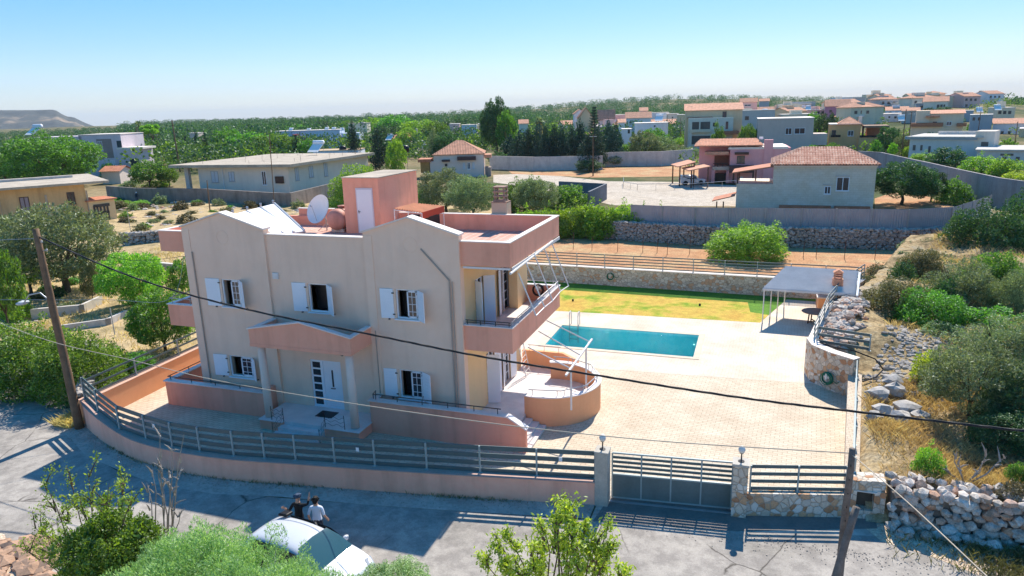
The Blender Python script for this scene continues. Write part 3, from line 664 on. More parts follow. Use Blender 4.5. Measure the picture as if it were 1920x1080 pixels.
sheet('gate_apron',[(6.6,-2.6),(10.6,-2.6),(14.9,-1.9),(14.9,-2.5),(10.7,-3.9),(6.3,-4.6)],M('apron_concrete',(0.21,0.18,0.16),0.9,0.2,1.2,bs=0.3,bscale=9),0.016)
sheet('roadside_dirt',[(-20,-14),(-15.5,-10.6),(-12,-10.8),(-9,-12.5),(2,-13),(12,-13),(60,-14),(60,-75),(-34,-75),(-34,-17)],DIRT,0.004)  # extended far behind the camera, unseen, to bounce warm light onto the facade
sheet('road_verge',[(14.2,-2.0),(18,-1.9),(60,1),(60,-3.2),(22,-4.6),(18,-4.6),(16.2,-3.6),(14.9,-3.2)],DIRT,0.014)
# courtyard
xw=lambda y:14.16+0.112*(y)   # inner face of the right hand wall
inner=[(x+0.1,y+0.25) for x,y in wallbase]
sheet('courtyard_paving',inner+[(10.6,-2.6),(14.3,-1.6),(xw(3.0)+0.2,3.0),(xw(9.6)+0.1,9.6),(9.0,9.2),(-1.0,8.6),(-17.6,8.2)],PAVE,0.006)
# pool surround, split round the basin
PX0,PX1,PY0,PY1=-0.15,8.05,11.8,15.6
DECKZ=0.010
def ds(pts): return pts
m=MB()
for pts in ([(-17.6,8.2),(-1.0,8.6),(9.0,9.2),(15.2,9.6),(15.2,PY0),(-17.6,PY0)],[(-17.6,PY0),(PX0,PY0),(PX0,PY1),(-17.6,PY1)],[(PX1,PY0),(15.2,PY0),(15.2,PY1),(PX1,PY1)],[(-17.6,PY1),(15.2,PY1),(17.5,24.5),(13.1,24.9),(11.4,19.0),(-1.3,18.6),(-17.6,18.3)]):
    m.add([(p[0],p[1],DECKZ) for p in pts],[tuple(range(len(pts)))])
o=m.build('pool_terrace_paving',DECK); struct(o)
sheet('lawn',[(-17.6,18.3),(-1.3,18.6),(11.4,19.0),(11.9,20.8),(10.8,21.2),(10.6,23.6),(-17,24.6)],LAWN,0.012)
sheet('lawn_edge_grass',[(11.9,20.8),(13.1,24.9),(17.5,24.5),(17.5,26),(-17.6,26.6),(-17,24.6),(10.6,23.6),(10.8,21.2)],LAWNG,0.011)
for q in ((-0.9,21.2),(7.6,22.0)):
    m=MB(); m.lathe((q[0],q[1],0.0),[(0.07,0),(0.07,0.12),(0.04,0.16)],8); tag(m.build('lawn_sprinkler',BLACK),'small black sprinkler head in the '+('left corner of the lawn by the balcony' if q[0]<0 else 'right middle of the dry lawn'),'sprinkler','sprinklers in the lawn')
# pool
P=root('swimming_pool','rectangular turquoise swimming pool with steel ladder set in pale terrace','pool',(3.95,13.7,0))
m=MB(); d=-1.35
m.add([(PX0,PY0,d),(PX1,PY0,d),(PX1,PY1,d),(PX0,PY1,d)],[(0,1,2,3)])
t0=0.03
for a,b in (((PX0,PY0),(PX1,PY0)),((PX1,PY0),(PX1,PY1)),((PX1,PY1),(PX0,PY1)),((PX0,PY1),(PX0,PY0))):
    m.add([(a[0],a[1],d),(b[0],b[1],d),(b[0],b[1],t0),(a[0],a[1],t0)],[(3,2,1,0)])
m.build('basin',POOLT,P)
nx_,ny_=60,30
m=MB(); m.add([(PX0+(PX1-PX0)*i/nx_,PY0+(PY1-PY0)*j/ny_,-0.13) for j in range(ny_+1) for i in range(nx_+1)],[(j*(nx_+1)+i,j*(nx_+1)+i+1,(j+1)*(nx_+1)+i+1,(j+1)*(nx_+1)+i) for j in range(ny_) for i in range(nx_)])
m.build('water',WATER,P,smooth=True)
m=MB(); c=0.32
m.box(PX0-c,PX1+c,PY0-c,PY0,0.0,0.035); m.box(PX0-c,PX1+c,PY1,PY1+c,0.0,0.035); m.box(PX0-c,PX0,PY0,PY1,0.0,0.035); m.box(PX1,PX1+c,PY0,PY1,0.0,0.035)
m.build('coping',M('pool_coping',(0.60,0.50,0.38),0.8,0.1,2),P,bevel=0.01)
lad=MB()
for x in (0.32,0.86):
    lad.tube([(x,PY1+0.38,0.03),(x,PY1+0.38,0.75),(x,PY1+0.22,0.92),(x,PY1+0.02,0.88),(x,PY1-0.10,0.70),(x,PY1-0.10,-1.0)],0.026,8)
for z in (-0.3,-0.55,-0.8): lad.box(0.32,0.86,PY1-0.14,PY1-0.06,z,z+0.03)
lad.build('ladder',GALV,P)
# ---- slatted fence helper
def slat_run(par,pts,z0,h,n,mat,pmat,step=1.6,sw=0.11,ph=None,name='slat'):
    """pts 2d polyline; n horizontal slats between z0 and z0+h; posts"""
    for a,b in zip(pts[:-1],pts[1:]):
        a=Vector((a[0],a[1],a[2] if len(a)>2 else z0)); b=Vector((b[0],b[1],b[2] if len(b)>2 else z0))
        m=MB()
        for k in range(n):
            zz=0.14+(h-0.14)*k/(n-1) if n>1 else h
            m.bar(a+Vector((0,0,zz-sw/2)),b+Vector((0,0,zz-sw/2)),0.03,sw)
        m.build('slat_panel',mat,par)
    done=set()
    for a,b in zip(pts[:-1],pts[1:]):
        A=Vector((a[0],a[1],a[2] if len(a)>2 else z0)); B=Vector((b[0],b[1],b[2] if len(b)>2 else z0)); L=(B-A).length; k=max(1,round(L/step))
        for i in range(k+1):
            q=A.lerp(B,i/k); key=(round(q.x,1),round(q.y,1))
            if key in done: continue
            done.add(key); m=MB(); nn=Vector(((B-A).y,-(B-A).x,0)).normalized()*0.045
            m.box(q.x-0.028+nn.x,q.x+0.028+nn.x,q.y-0.028+nn.y,q.y+0.028+nn.y,q.z+0.012,q.z+h); m.box(q.x-0.07+nn.x,q.x+0.07+nn.x,q.y-0.07+nn.y,q.y+0.07+nn.y,q.z,q.z+0.012); m.build('post',pmat,par)
# ---- pink boundary wall
W=root('boundary_wall','long curved pink rendered wall along the road carrying the slatted fence','wall',(-5,-5.5,0))
wo=wallbase; tz=0.84
def offs(pl,d):
    out=[]
    for i,p in enumerate(pl):
        a=Vector(pl[max(0,i-1)]);b=Vector(pl[min(len(pl)-1,i+1)]); t_=(b-a).normalized(); nrm=Vector((-t_.y,t_.x)); out.append((p[0]+nrm.x*d,p[1]+nrm.y*d))
    return out
wc=[]
for i in range(len(wo)-1):   # smooth the bend
    for k in range(4):
        s=k/4; p0=wo[max(0,i-1)];p1=wo[i];p2=wo[i+1];p3=wo[min(len(wo)-1,i+2)]
        wc.append(tuple(0.5*((2*p1[j])+(-p0[j]+p2[j])*s+(2*p0[j]-5*p1[j]+4*p2[j]-p3[j])*s*s+(-p0[j]+3*p1[j]-3*p2[j]+p3[j])*s**3) for j in (0,1)))
wc.append(wo[-1])
def ztop(x): return tz+0.26*sst(-11.5,-16.9,x)
def wallstrip(pl,w0,w1,zb,zt,m):
    A=offs(pl,w0);B=offs(pl,w1); n=len(pl); vs=[]
    for i in range(n):
        q=zt(A[i][0]) ; vs+=[(A[i][0],A[i][1],zb(A[i][0])),(B[i][0],B[i][1],zb(B[i][0])),(B[i][0],B[i][1],q),(A[i][0],A[i][1],q)]
    fs=[]
    for i in range(n-1):
        for k in range(4):
            a=i*4+k;b=i*4+(k+1)%4; fs.append((a,b,b+4,a+4)[::-1])
    fs+= [(0,1,2,3),tuple((n-1)*4+k for k in (3,2,1,0))]; m.add(vs,fs)
m=MB(); wallstrip(wc,0.0,0.42,lambda x:-0.05,ztop,m); m.build('wall',M('boundary_pink',(0.90,0.47,0.34),0.9,0.1,0.5,bs=0.15,streak=0.35),W)
m=MB(); wallstrip(wc,-0.03,0.45,lambda x:ztop(x),lambda x:ztop(x)+0.03,m); m.build('wall_top',M('pink_wall_top',(0.52,0.34,0.28),0.9,0.12,1.5),W)
xl=[(-16.9,-3.45),(-17.6,8.0)]
m=MB(); m.ext([(-17.15,-3.6,0),(-16.72,-3.6,0),(-17.3,8,0),(-17.72,8,0)],(0,0,1.12)); m.build('side_wall',PEACH,W)
m=MB(); m.ext([(-17.18,-3.6,1.12),(-16.69,-3.6,1.12),(-17.27,8,1.12),(-17.75,8,1.12)],(0,0,0.03)); m.build('side_wall_top',M('pink_top_painted_sun',(0.62,0.38,0.28),0.9,0.1,1.5),W)  # lighter copy of the wall-top pink, sunlight put into the colour
FN=root('slatted_fence','grey green horizontal slat fence along the top of the curved pink wall','fence',(-5,-5.2,0.87))
mid=offs(wo,0.30); mid=[(x,y,ztop(x)+0.03) for x,y in mid]
fp=[(-16.95,-3.35,1.15),(-15.25,-4.15,0.87+.22),(-13.15,-5.0,0.95),(-11.5,-5.28,0.88),(-9.95,-5.52,0.87),(-8.6,-5.55,0.87)]+[mid[5],mid[6],mid[7],mid[8],(6.1,-3.4,0.87)]
slat_run(FN,fp,0.87,1.0,4,SAGE,SAGEP,1.62,0.165)
slat_run(FN,[(-16.95,-3.35,1.15),(-17.5,8.0,1.15)],1.15,0.85,3,SAGE,SAGEP,2.6,0.09)
m=MB(); m.box(-14.1+1.0,-13.0,-4.90,-4.88,1.35,1.55); 
for x,y in ((-11.0,-5.37),(-2.2,-4.90),(4.9,-3.62)): m.box(x,x+0.12,y-0.03,y-0.02,1.45,1.6)
m.build('number_plate',WHITE,FN)
# ---- gate pillars, gate, stone front wall
def globe(par_name,label,x,y,z):
    g=root('wall_lamp',label,'lamp',(x,y,z),group='globe lamps on the gate pillars'); m=MB(); m.lathe((x,y,z),[(0.10,0),(0.10,0.02),(0.025,0.05),(0.02,0.25),(0.07,0.30)],12); m.build('lamp_post',DARKM,g)
    m=MB(); m.lathe((x,y,z+0.30),[(0.06,0),(0.10,0.05),(0.115,0.12),(0.09,0.2),(0.02,0.24)],14); m.build('lamp_globe',M('frosted_globe',(0.72,0.70,0.66),0.3,0.1,5),g,smooth=True)
m=MB(); m.box(6.14,6.58,-3.68,-3.20,-0.05,1.93); m.box(6.12,6.60,-3.70,-3.18,1.93,2.0); tag(m.build('gate_pillar',M('plaster_pillar',(0.46,0.42,0.36),0.95,0.18,2,bs=0.3,bscale=7),bevel=0.02),'plain grey plastered gate pillar at the end of pink wall','pillar')
globe('l','globe lamp on short black stem on top of the plain plastered gate pillar',6.36,-3.44,2.0)
m=MB(); m.box(10.52,10.98,-3.08,-2.62,-0.05,1.82); sp=root('gate_pillar','stone faced gate pillar with pale cap between gate and stone wall','pillar',(10.75,-2.85,0)); m.build('pillar_body',RUBBLE,sp); m=MB(); m.box(10.49,11.01,-3.11,-2.59,1.82,1.90); m.build('pillar_cap',M('plaster_cap',(0.5,0.46,0.4),0.9,0.12,2),sp)
globe('r','globe lamp on short black stem on top of the stone gate pillar',10.75,-2.85,1.90)
G=root('driveway_gate','wide grey sliding gate with slats above and solid sheet below','gate',(8.5,-3.0,0))
ga,gb=Vector((6.62,-3.06,0)),Vector((10.5,-2.66,0)); u=(gb-ga).normalized(); L=(gb-ga).length
m=MB(); m.bar(ga+Vector((0,0,0.50)),gb+Vector((0,0,0.50)),0.02,0.84); m.build('sheet_panel',M('gate_sheet',(0.15,0.19,0.185),0.4,0.12,1.2,streak=0.2),G)
m=MB(); 
for z in (0.06,0.93,1.72): m.bar(ga+Vector((0,0,z)),gb+Vector((0,0,z)),0.06,0.05)
for k in range(5): q=ga+u*(L*k/4); m.bar(q+Vector((0,0,0.06)),q+Vector((0,0,1.72)),0.05,0.05,up=(1,0,0))
m.build('gate_frame',SAGEP,G)
m=MB()
for k in range(4): m.bar(ga+Vector((0,0,1.07+k*0.165)),gb+Vector((0,0,1.07+k*0.165)),0.03,0.095)
m.build('slat_panel',SAGE,G)
m=MB(); m.bar(ga+Vector((-0.1,-0.25,0.03)),gb+Vector((0.15,-0.25,0.03)),0.08,0.03); m.build('floor_rail',GALV,G)
SWL=root('stone_front_wall','low stone faced wall with slat panel between gate and wooden pole','wall',(12.5,-2.3,0))
m=MB(); m.ext([(10.98,-2.92,-0.05),(14.02,-2.12,-0.05),(13.95,-1.70,-0.05),(10.98,-2.50,-0.05)],(0,0,0.87)); m.ext([(14.02,-2.12,-0.05),(15.1,-1.95,-0.05),(15.1,-1.35,-0.05),(13.95,-1.55,-0.05)],(0,0,0.35))
m.build('stone_base',RUBBLE,SWL)
m=MB(); m.box(14.02,14.28,-2.10,-1.6,0.28,1.02); m.box(14.80,15.12,-2.02,-1.5,0.28,1.02); m.ext([(14.02,-2.12,1.0),(15.1,-1.95,1.0),(15.1,-1.35,1.0),(13.95,-1.55,1.0)],(0,0,0.35)); m.build('meter_niche',RUBBLE,SWL)
m=MB(); m.box(14.28,14.80,-1.72,-1.66,0.30,1.0); m.build('niche_back',M('niche_dark',(0.10,0.085,0.07),0.9,0.2,3),SWL)
m=MB(); m.box(14.22,14.86,-2.09,-1.9,0.97,1.0); m.build('niche_lintel',CAP,SWL)
slat_run(SWL,[(11.05,-2.68,0.82),(13.95,-1.93,0.82)],0.82,0.92,4,SAGE,SAGEP,1.5,0.12)
# right side wall
RW=root('side_boundary_wall','narrow stone topped boundary wall running back along right edge of the courtyard','wall',(15,3,0))
m=MB(); m.ext([(xw(-1.55),-1.55,0),(xw(-1.55)+0.42,-1.35,0),(xw(8.6)+0.55,8.6,0),(xw(8.6)+0.02,8.6,0)],(0,0,1.0)); m.build('wall',RUBBLE,RW)
m=MB(); m.ext([(xw(-1.55)-0.02,-1.50,1.0),(xw(-1.55)+0.44,-1.33,1.0),(xw(8.6)+0.57,8.6,1.0),(xw(8.6),8.6,1.0)],(0,0,0.035)); m.build('wall_top',brickm('wall_top_stone',(0.56,0.47,0.36),(0.50,0.42,0.33),(0.36,0.28,0.2),0.22,0.16,0.012,0,0.4),RW)
slat_run(RW,[(xw(-1.4)+0.22,-1.3,1.03),(xw(8.6)+0.3,8.5,1.03)],1.03,0.75,3,SAGEP,SAGEP,2.4,0.05)
# bastion
BW=root('stone_bastion','rounded honey stone retaining wall with slat fence at right end of terrace','wall',(14.5,11,0))
bp=[(15.25,8.2),(14.3,9.0),(13.62,9.9),(13.45,10.9),(13.75,12.4),(14.6,17.0),(15.7,21.0),(17.4,25.2)]
def wallpoly(m,pl,w,z0,z1,side=1):
    B=offs(pl,side*-w)
    for i in range(len(pl)-1): m.ext([(pl[i][0],pl[i][1],z0),(pl[i+1][0],pl[i+1][1],z0),(B[i+1][0],B[i+1][1],z0),(B[i][0],B[i][1],z0)],(0,0,z1-z0))
m=MB(); wallpoly(m,bp,0.4,0,1.85,-1)
m.v=[v for v in m.v]; m=MB(); wallpoly(m,bp[:4],0.42,-0.05,1.80,1); m.build('curved_stone_face',RUBBLE,BW)
m=MB(); wallpoly(m,bp[3:],0.42,-0.05,1.62,1); m.build('long_stone_face',RUBBLE,BW)
m=MB(); wallpoly(m,bp[:4],0.46,1.80,1.84,1); wallpoly(m,bp[3:],0.46,1.62,1.66,1); m.build('wall_top',CAP,BW)
slat_run(BW,[(13.75,10.9,1.70),(14.05,12.4,1.66),(14.9,17.0,1.66),(16.0,21.0,1.66),(17.7,25.4,1.66)],1.66,0.9,4,SAGE,SAGEP,1.9,0.08)
slat_run(BW,[(13.9,10.6,1.75),(16.1,9.9,1.75)],1.75,0.8,3,SAGE,SAGEP,2.4,0.13)
m=MB(); m.tube([(14.0,10.2,1.86),(14.6,9.6,1.87),(15.4,9.35,1.86),(16.3,9.5,1.5),(16.6,9.0,1.2),(16.2,8.2,1.1),(15.6,7.6,1.06)],0.035,6); tag(m.build('hose_pipe',BLACK),'black flexible pipe looping over top of the stone bastion','pipe')
# back wall with slats
BK=root('back_stone_wall','long stone faced wall with slat fence behind the lawn','wall',(5,25.5,0))
ba,bb=Vector((-18,26.9,0)),Vector((17.4,25.25,0))
m=MB(); m.ext([ba,bb,bb+Vector((0,0.4,0)),ba+Vector((0,0.4,0))],(0,0,1.30)); m.build('wall',BLOCKST,BK)
m=MB(); m.ext([ba+Vector((0,-0.04,1.3)),bb+Vector((0,-0.04,1.3)),bb+Vector((0,0.44,1.3)),ba+Vector((0,0.44,1.3))],(0,0,0.05)); m.build('coping',CAP,BK)
slat_run(BK,[(-17,27.05,1.35),(17.6,25.45,1.35)],1.35,1.0,5,SAGE,SAGEP,2.15,0.075)
# hose reels
def reel(x,y,z,nx_,ny_,label,mat=HOSEG,parent=None):
    g=root('hose_reel',label,'hose reel',(x,y,z),group='garden hose reels'); n=Vector((nx_,ny_,0)).normalized(); u=Vector((-n.y,n.x,0)); m=MB(); rr_=random.Random(int(x*10))
    for k in range(6):
        r=0.26-0.02*k%0.05+rr_.uniform(-.03,.03); off=0.06+0.03*k
        m.tube([Vector((x,y,z))+n*off+u*(r*math.cos(a*0.5236))+Vector((0,0,r*1.05*math.sin(a*0.5236))) for a in range(13)],0.022,6,cap=False)
    m.tube([Vector((x,y,z))+n*0.1+u*0.26+Vector((0,0,0.0)),Vector((x,y,z))+n*0.12+u*0.5+Vector((0,0,-0.1)),Vector((x,y,z))+n*0.1+u*0.62+Vector((0,0,0.05))],0.02,6)
    m.build('hose_coil',mat,g); m=MB(); m.tube([Vector((x,y,z))+u*-0.14+n*0.1+Vector((0,0,0.08)),Vector((x,y,z))+u*0.14+n*0.1+Vector((0,0,0.08))],0.07,8); m.bar(Vector((x,y,z+0.1)),Vector((x,y,z+0.1))+n*0.2,0.08,0.3); m.build('bracket',WMETAL,g)
q=onY(1145,522,26.1); reel(q.x,26.08,0.75,0,-1,'green garden hose coiled on a reel on the back wall behind the lawn')
q=onZ(1546,705,0.55); reel(14.35,8.85,0.62,-0.6,-0.75,'green garden hose coiled on a white bracket on the stone bastion')
reel(1.1,6.78,4.62,0,-1,'black hose coiled on a reel on the first floor balcony wall',BLACK)
# ---- pavilion
PV=root('pool_pavilion','open pavilion with blue grey ribbed sheet roof and thin posts beside the pool terrace','pavilion',(14.2,22.5,0))
c1,c2,c3,c4_=onZ(1430,541,2.15),onZ(1604,552,2.15),onZ(1609,508,2.75),onZ(1474,499,2.75)
m=MB(); n=26
vs=[];fs=[]
for i in range(n*4+1):
    s=i/(n*4); off=0.055*math.sin(2*math.pi*i/4)
    a=c1.lerp(c4_,s); b=c2.lerp(c3,s); vs+=[a+Vector((0,0,off)),b+Vector((0,0,off)),a+Vector((0,0,off-0.02)),b+Vector((0,0,off-0.02))]
for i in range(n*4):
    k=i*4; fs+=[(k,k+1,k+5,k+4),(k+2,k+6,k+7,k+3)]
m.add(vs,fs); m.ext([c1,c2,c2-Vector((0,0,0.12)),c1-Vector((0,0,0.12))],(0,0.04,0)); m.build('sheet_roof',M('blue_grey_sheet',(0.66,0.63,0.60),0.8,0.1,1,spec=0.1),PV)
for i in range(4):
    q=c1.lerp(c4_,(i+0.05)/3.15); m=MB(); m.tube([(q.x+0.08,q.y,0),(q.x+0.08,q.y,q.z-0.02)],0.035,8); m.build('post',WMETAL,PV)
m=MB(); m.bar(c2-Vector((0.05,-0.1,0.05)),c3-Vector((0.05,0,0.05)),0.08,0.1); m.tube([(c2.x-0.1,c2.y+0.1,0),(c2.x-0.1,c2.y+0.1,2.1)],0.05,8)
for i in range(1,9): 
    a=c1.lerp(c4_,i/9);b=c2.lerp(c3,i/9); m.bar(a-Vector((0,0,0.07)),b-Vector((0,0,0.07)),0.05,0.07)
m.build('roof_frame',WMETAL,PV)
m=MB(); m.ext([c2+Vector((0.03,0,-2.15)),c3+Vector((0.03,0,-2.75)),c3+Vector((0.03,0,-0.06)),c2+Vector((0.03,0,-0.06))],(0.12,0,0)); m.build('side_wall',M('pavilion_white_wall',(0.62,0.66,0.70),0.8,0.08,1),PV)
BQ=root('barbecue','peach rendered barbecue with dark grill opening and small chimney under the pavilion roof','barbecue',(16.3,23.5,0))
bx=c3.x-1.2; m=MB(); m.box(bx-0.9,bx+0.55,23.2,23.4,0,2.1); m.box(bx-0.9,bx-0.75,23.4,24.3,0,2.1); m.box(bx+0.4,bx+0.55,23.4,24.3,0,2.1); m.box(bx-0.9,bx+0.55,22.5,23.2,0,0.85); m.build('body',PEACH,BQ)
m=MB(); m.box(bx-1.0,bx+0.6,22.4,23.2,0.85,0.92); m.build('worktop',MARBLE,BQ); m=MB(); m.box(bx-0.75,bx+0.3,23.17,23.195,0.95,1.7); m.build('grill_opening',BLACK,BQ)
q=onZ(1571,524,2.7); m=MB(); m.box(q.x-0.28,q.x+0.28,q.y-0.22,q.y+0.22,2.0,2.75)
for k in range(3): m.box(q.x-0.24,q.x+0.24,q.y-0.2,q.y+0.2,2.85+k*0.13,2.90+k*0.13)
for sx in (-0.22,0.16):
    for sy in (-.18,.12): m.box(q.x+sx,q.x+sx+0.06,q.y+sy,q.y+sy+.06,2.75,3.15)
m.ext([(q.x-0.28,q.y-0.22,3.15),(q.x+0.28,q.y-0.22,3.15),(q.x,q.y-0.22,3.35)],(0,0.44,0)); m.build('chimney',TERRAF,BQ)
TB=root('garden_table','round dark wooden table standing under the pavilion','table',tuple(onZ(1527,606,0.0)))
x,y,_=onZ(1527,606,0.0); m=MB(); m.lathe((x,y,0.72),[(0.75,0),(0.78,0.02),(0.75,0.045)],28); m.build('table_top',M('brown_table_wood',(0.20,0.13,0.10),0.5,0.2,4),TB)
for a in (0.4,2.0,3.54,5.1):
    m=MB(); m.bar((x+0.42*math.cos(a),y+0.42*math.sin(a),0),(x+0.36*math.cos(a),y+0.36*math.sin(a),0.72),0.07); m.build('leg',DBROWN,TB)
m=MB(); m.bar((x+0.42*math.cos(.4),y+0.42*math.sin(.4),0.1),(x+0.42*math.cos(3.54),y+0.42*math.sin(3.54),0.1),0.05); m.bar((x+0.42*math.cos(2.0),y+0.42*math.sin(2.),0.15),(x+0.42*math.cos(5.1),y+0.42*math.sin(5.1),0.15),0.05); m.build('stretcher',DBROWN,TB)
# ---- fields beyond
sheet('red_field',[(-18,27.4),(17.6,25.8),(25,33),(30,43),(24.5,44.6),(5,43.9),(-9,47),(-18,49)],SOIL,0.004)
F2=root('field_stone_wall','long dry stone wall of dark rubble below the grey sheet fence','wall',(8,44,0)); rng=random.Random(5)
def rubble_wall(par,name,pts,h,w,size,mat,seed,core=True,jit=1.0):
    rg=random.Random(seed); m=MB(); c=MB()
    for a,b in zip(pts[:-1],pts[1:]):
        a=Vector((a[0],a[1],a[2] if len(a)>2 else 0));b=Vector((b[0],b[1],b[2] if len(b)>2 else 0)); L=(b-a).length; u=(b-a)/L; n=Vector((u.y,-u.x,0)).normalized()
        rows=max(1,int(h/(size*0.8))); per=int(L/(size*0.95))
        for r in range(rows+1):
            for i in range(per):
                z=(r+0.4)*h/rows*0.95; off=w/2*(1-0.25*r/rows)-size*0.35
                for sd in ((1,) if r<rows else (1,0,-1)):
                    p=a+u*((i+rg.random())*L/per)+n*(off*sd+rg.uniform(-.25,.25)*size)+Vector((0,0,z+rg.uniform(-.3,.3)*size*jit)); m.rock(p,size*rg.uniform(0.60,0.88),rg,(1.2,0.9,0.85))
        c.ext([a+n*(w/2-size*0.95),b+n*(w/2-size*0.95),b-n*(w/2-size*0.95),a-n*(w/2-size*0.95)],(0,0,h*0.9))
    o=m.build(name,mat,par); c.build('core',M('rubble_core',(0.16,0.14,0.12),1,0.3,3),par); return o
STN=rockmat('field_stone',[(0.22,0.20,0.18),(0.42,0.38,0.34),(0.34,0.30,0.26),(0.50,0.45,0.40),(0.28,0.25,0.22)])
STN2=rockmat('pale_limestone_rock',[(0.36,0.31,0.27),(0.55,0.49,0.43),(0.44,0.38,0.32),(0.62,0.56,0.50),(0.48,0.26,0.16),(0.40,0.35,0.30)])
wl=[tuple(GT(*p)) for p in ((1058,440),(1180,450),(1300,458),(1500,463),(1700,468),(1782,462))]
rubble_wall(F2,'stones',wl,1.75,0.8,0.23,STN,11)
SF=root('sheet_metal_fence','tall grey corrugated sheet fence above the field stone wall','fence',(10,45,1.5))
def sheetfence(par,pts,mat,z0,h,step=3.0):
    for a,b in zip(pts[:-1],pts[1:]):
        a=Vector(a);b=Vector(b); L=(b-a).length; k=max(1,round(L/step)); u=(b-a)/L; n=Vector((u.y,-u.x,0)).normalized()
        m=MB(); nn=int(L/0.11); vs=[];fs=[]
        for i in range(nn+1):
            q=a.lerp(b,i/nn)+n*(0.015 if i%2 else -0.015); vs+=[q+Vector((0,0,z0)),q+Vector((0,0,z0+h))]
        for i in range(nn): fs.append((2*i,2*i+2,2*i+3,2*i+1))
        m.add(vs,fs); m.build('sheet_panel',mat,par)
        m=MB()
        for i in range(k+1):
            q=a.lerp(b,i/k)+n*0.06; m.tube([q+Vector((0,0,0)),q+Vector((0,0,z0+h+0.03))],0.04,5)
        m.build('fence_posts',GALV,par)
off=Vector((0,0.9,0))
sheetfence(SF,[Vector(wl[1])+off,Vector(wl[2])+off,Vector(wl[3])+off,Vector(wl[4])+off,Vector(wl[5])+off],PANELM,1.5,1.95)
q0=Vector(wl[5])+off; q1=GT(1850,455); sheetfence(SF,[q0,Vector((q1.x+2,q1.y+8,0))],PANELM,1.2,2.2)
m=MB(); a=Vector(wl[0])+off; b=Vector(wl[2])+off; m.ext([a,b,b+Vector((0,.2,0)),a+Vector((0,.2,0))],(0,0,2.3)); m.build('block_base',CONC,SF)
# wire fence posts in the field
WP=[(x,y) for x,y in ((1075,468),(1110,470),(1158,472),(1205,474),(1232,474),(1251,478),(1293,476),(1506,482),(1530,482),(1583,485),(1640,487),(1697,480))]
ords=['first','second','third','fourth','fifth','sixth','seventh','eighth','ninth','tenth','eleventh','twelfth','thirteenth','fourteenth','fifteenth','sixteenth','seventeenth','eighteenth','nineteenth','twentieth']
for i,(x,y) in enumerate(WP):
    p=GT(x,y); m=MB(); h=1.3+0.35*((i*7)%3==0); m.tube([p,p+Vector((0.03,0,h))],0.025,5); tag(m.build('field_stake',DBROWN),'thin rusty stake in the red field behind the slat fence, %s from left'%ords[i],'stake','thin stakes in the red field')
# yard beyond the sheet fence
yard=[GT(*p) for p in ((925,328),(1000,325),(1140,340),(1275,341),(1330,345),(1480,352),(1480,388),(1150,385),(1000,352),(925,342))]
sheet('concrete_yard',[(p.x,p.y) for p in yard],YARD,0.010)
sl=[GT(*p) for p in ((950,318),(1110,316),(1300,308),(1330,330),(1110,333),(960,326))]
sheet('ploughed_field',[(p.x,p.y) for p in sl],SOIL,0.012)
sr=[GT(*p) for p in ((1640,372),(1700,352),(1800,392),(1770,398),(1640,398))]
sheet('red_earth_plot',[(p.x,p.y) for p in sr],SOIL,0.012)
# left garden ground
def gh(x,y): return 0.03+0.10*(math.sin(x*0.7)*math.cos(y*0.5)+1)*sst(-19,-24,x)
def pip(x,y,P):
    c=False
    for i in range(len(P)):
        a=P[i];b=P[i-1]
        if (a[1]>y)!=(b[1]>y) and x<(b[0]-a[0])*(y-a[1])/(b[1]-a[1])+a[0]: c=not c
    return c
def garden_h(x,y):
    if pip(x,y,road): return -0.01
    return 0.012+0.16*(math.sin(x*0.5+1)*math.cos(y*0.37)+1)*sst(-18.5,-23,x)
gl=grid_sheet('dry_garden_ground',-75,-18.0,-3.0,70,120,150,garden_h,STRAW)
g2=sheet('dry_garden_behind_house',[(-18.3,8.2),(-17.75,8.2),(-17.75,27.4),(-18,49),(-9,47),(0,60),(-30,72),(-40,70)],STRAW,0.02)
# right lot ground, raised behind its walls
def bastx(y):
    P=[(8.2,15.25),(9.0,14.6),(10.9,13.9),(12.4,13.95),(17,14.8),(21,15.9),(25.2,17.6),(45,23.5),(70,30)]
    for (a,b),(c,d) in zip(P[:-1],P[1:]):
        if a<=y<=c: return b+(d-b)*(y-a)/(c-a)
    return 15.25
def rh(x,y):
    e=xw(min(max(y,-2),9))+0.3 if y<8.6 else bastx(y)+0.35
    b=1.0*sst(e-0.3,e+0.3,x)*sst(-2.2,-1.2,y-0.05*(x-15)) + 0.7*sst(8,14,y)
    n=0.22*(math.sin(x*0.9+y*0.4)+math.sin(y*1.3-x*0.5)*0.6+math.sin(x*2.3)*math.sin(y*2.1)*0.35)
    return b+n*sst(e,e+1.5,x)-0.02
grid_sheet('rough_hillside_ground',14.6,90,-2.6,60,170,150,rh,SCRUB,inside=lambda x,y:(x>xw(y)+0.10 if y<8.6 else x>bastx(y)+0.15) and y>-2.2+0.05*(x-15) and not (y>42.3 and x<32))
# ---------------- things on the roof
zr=ZR
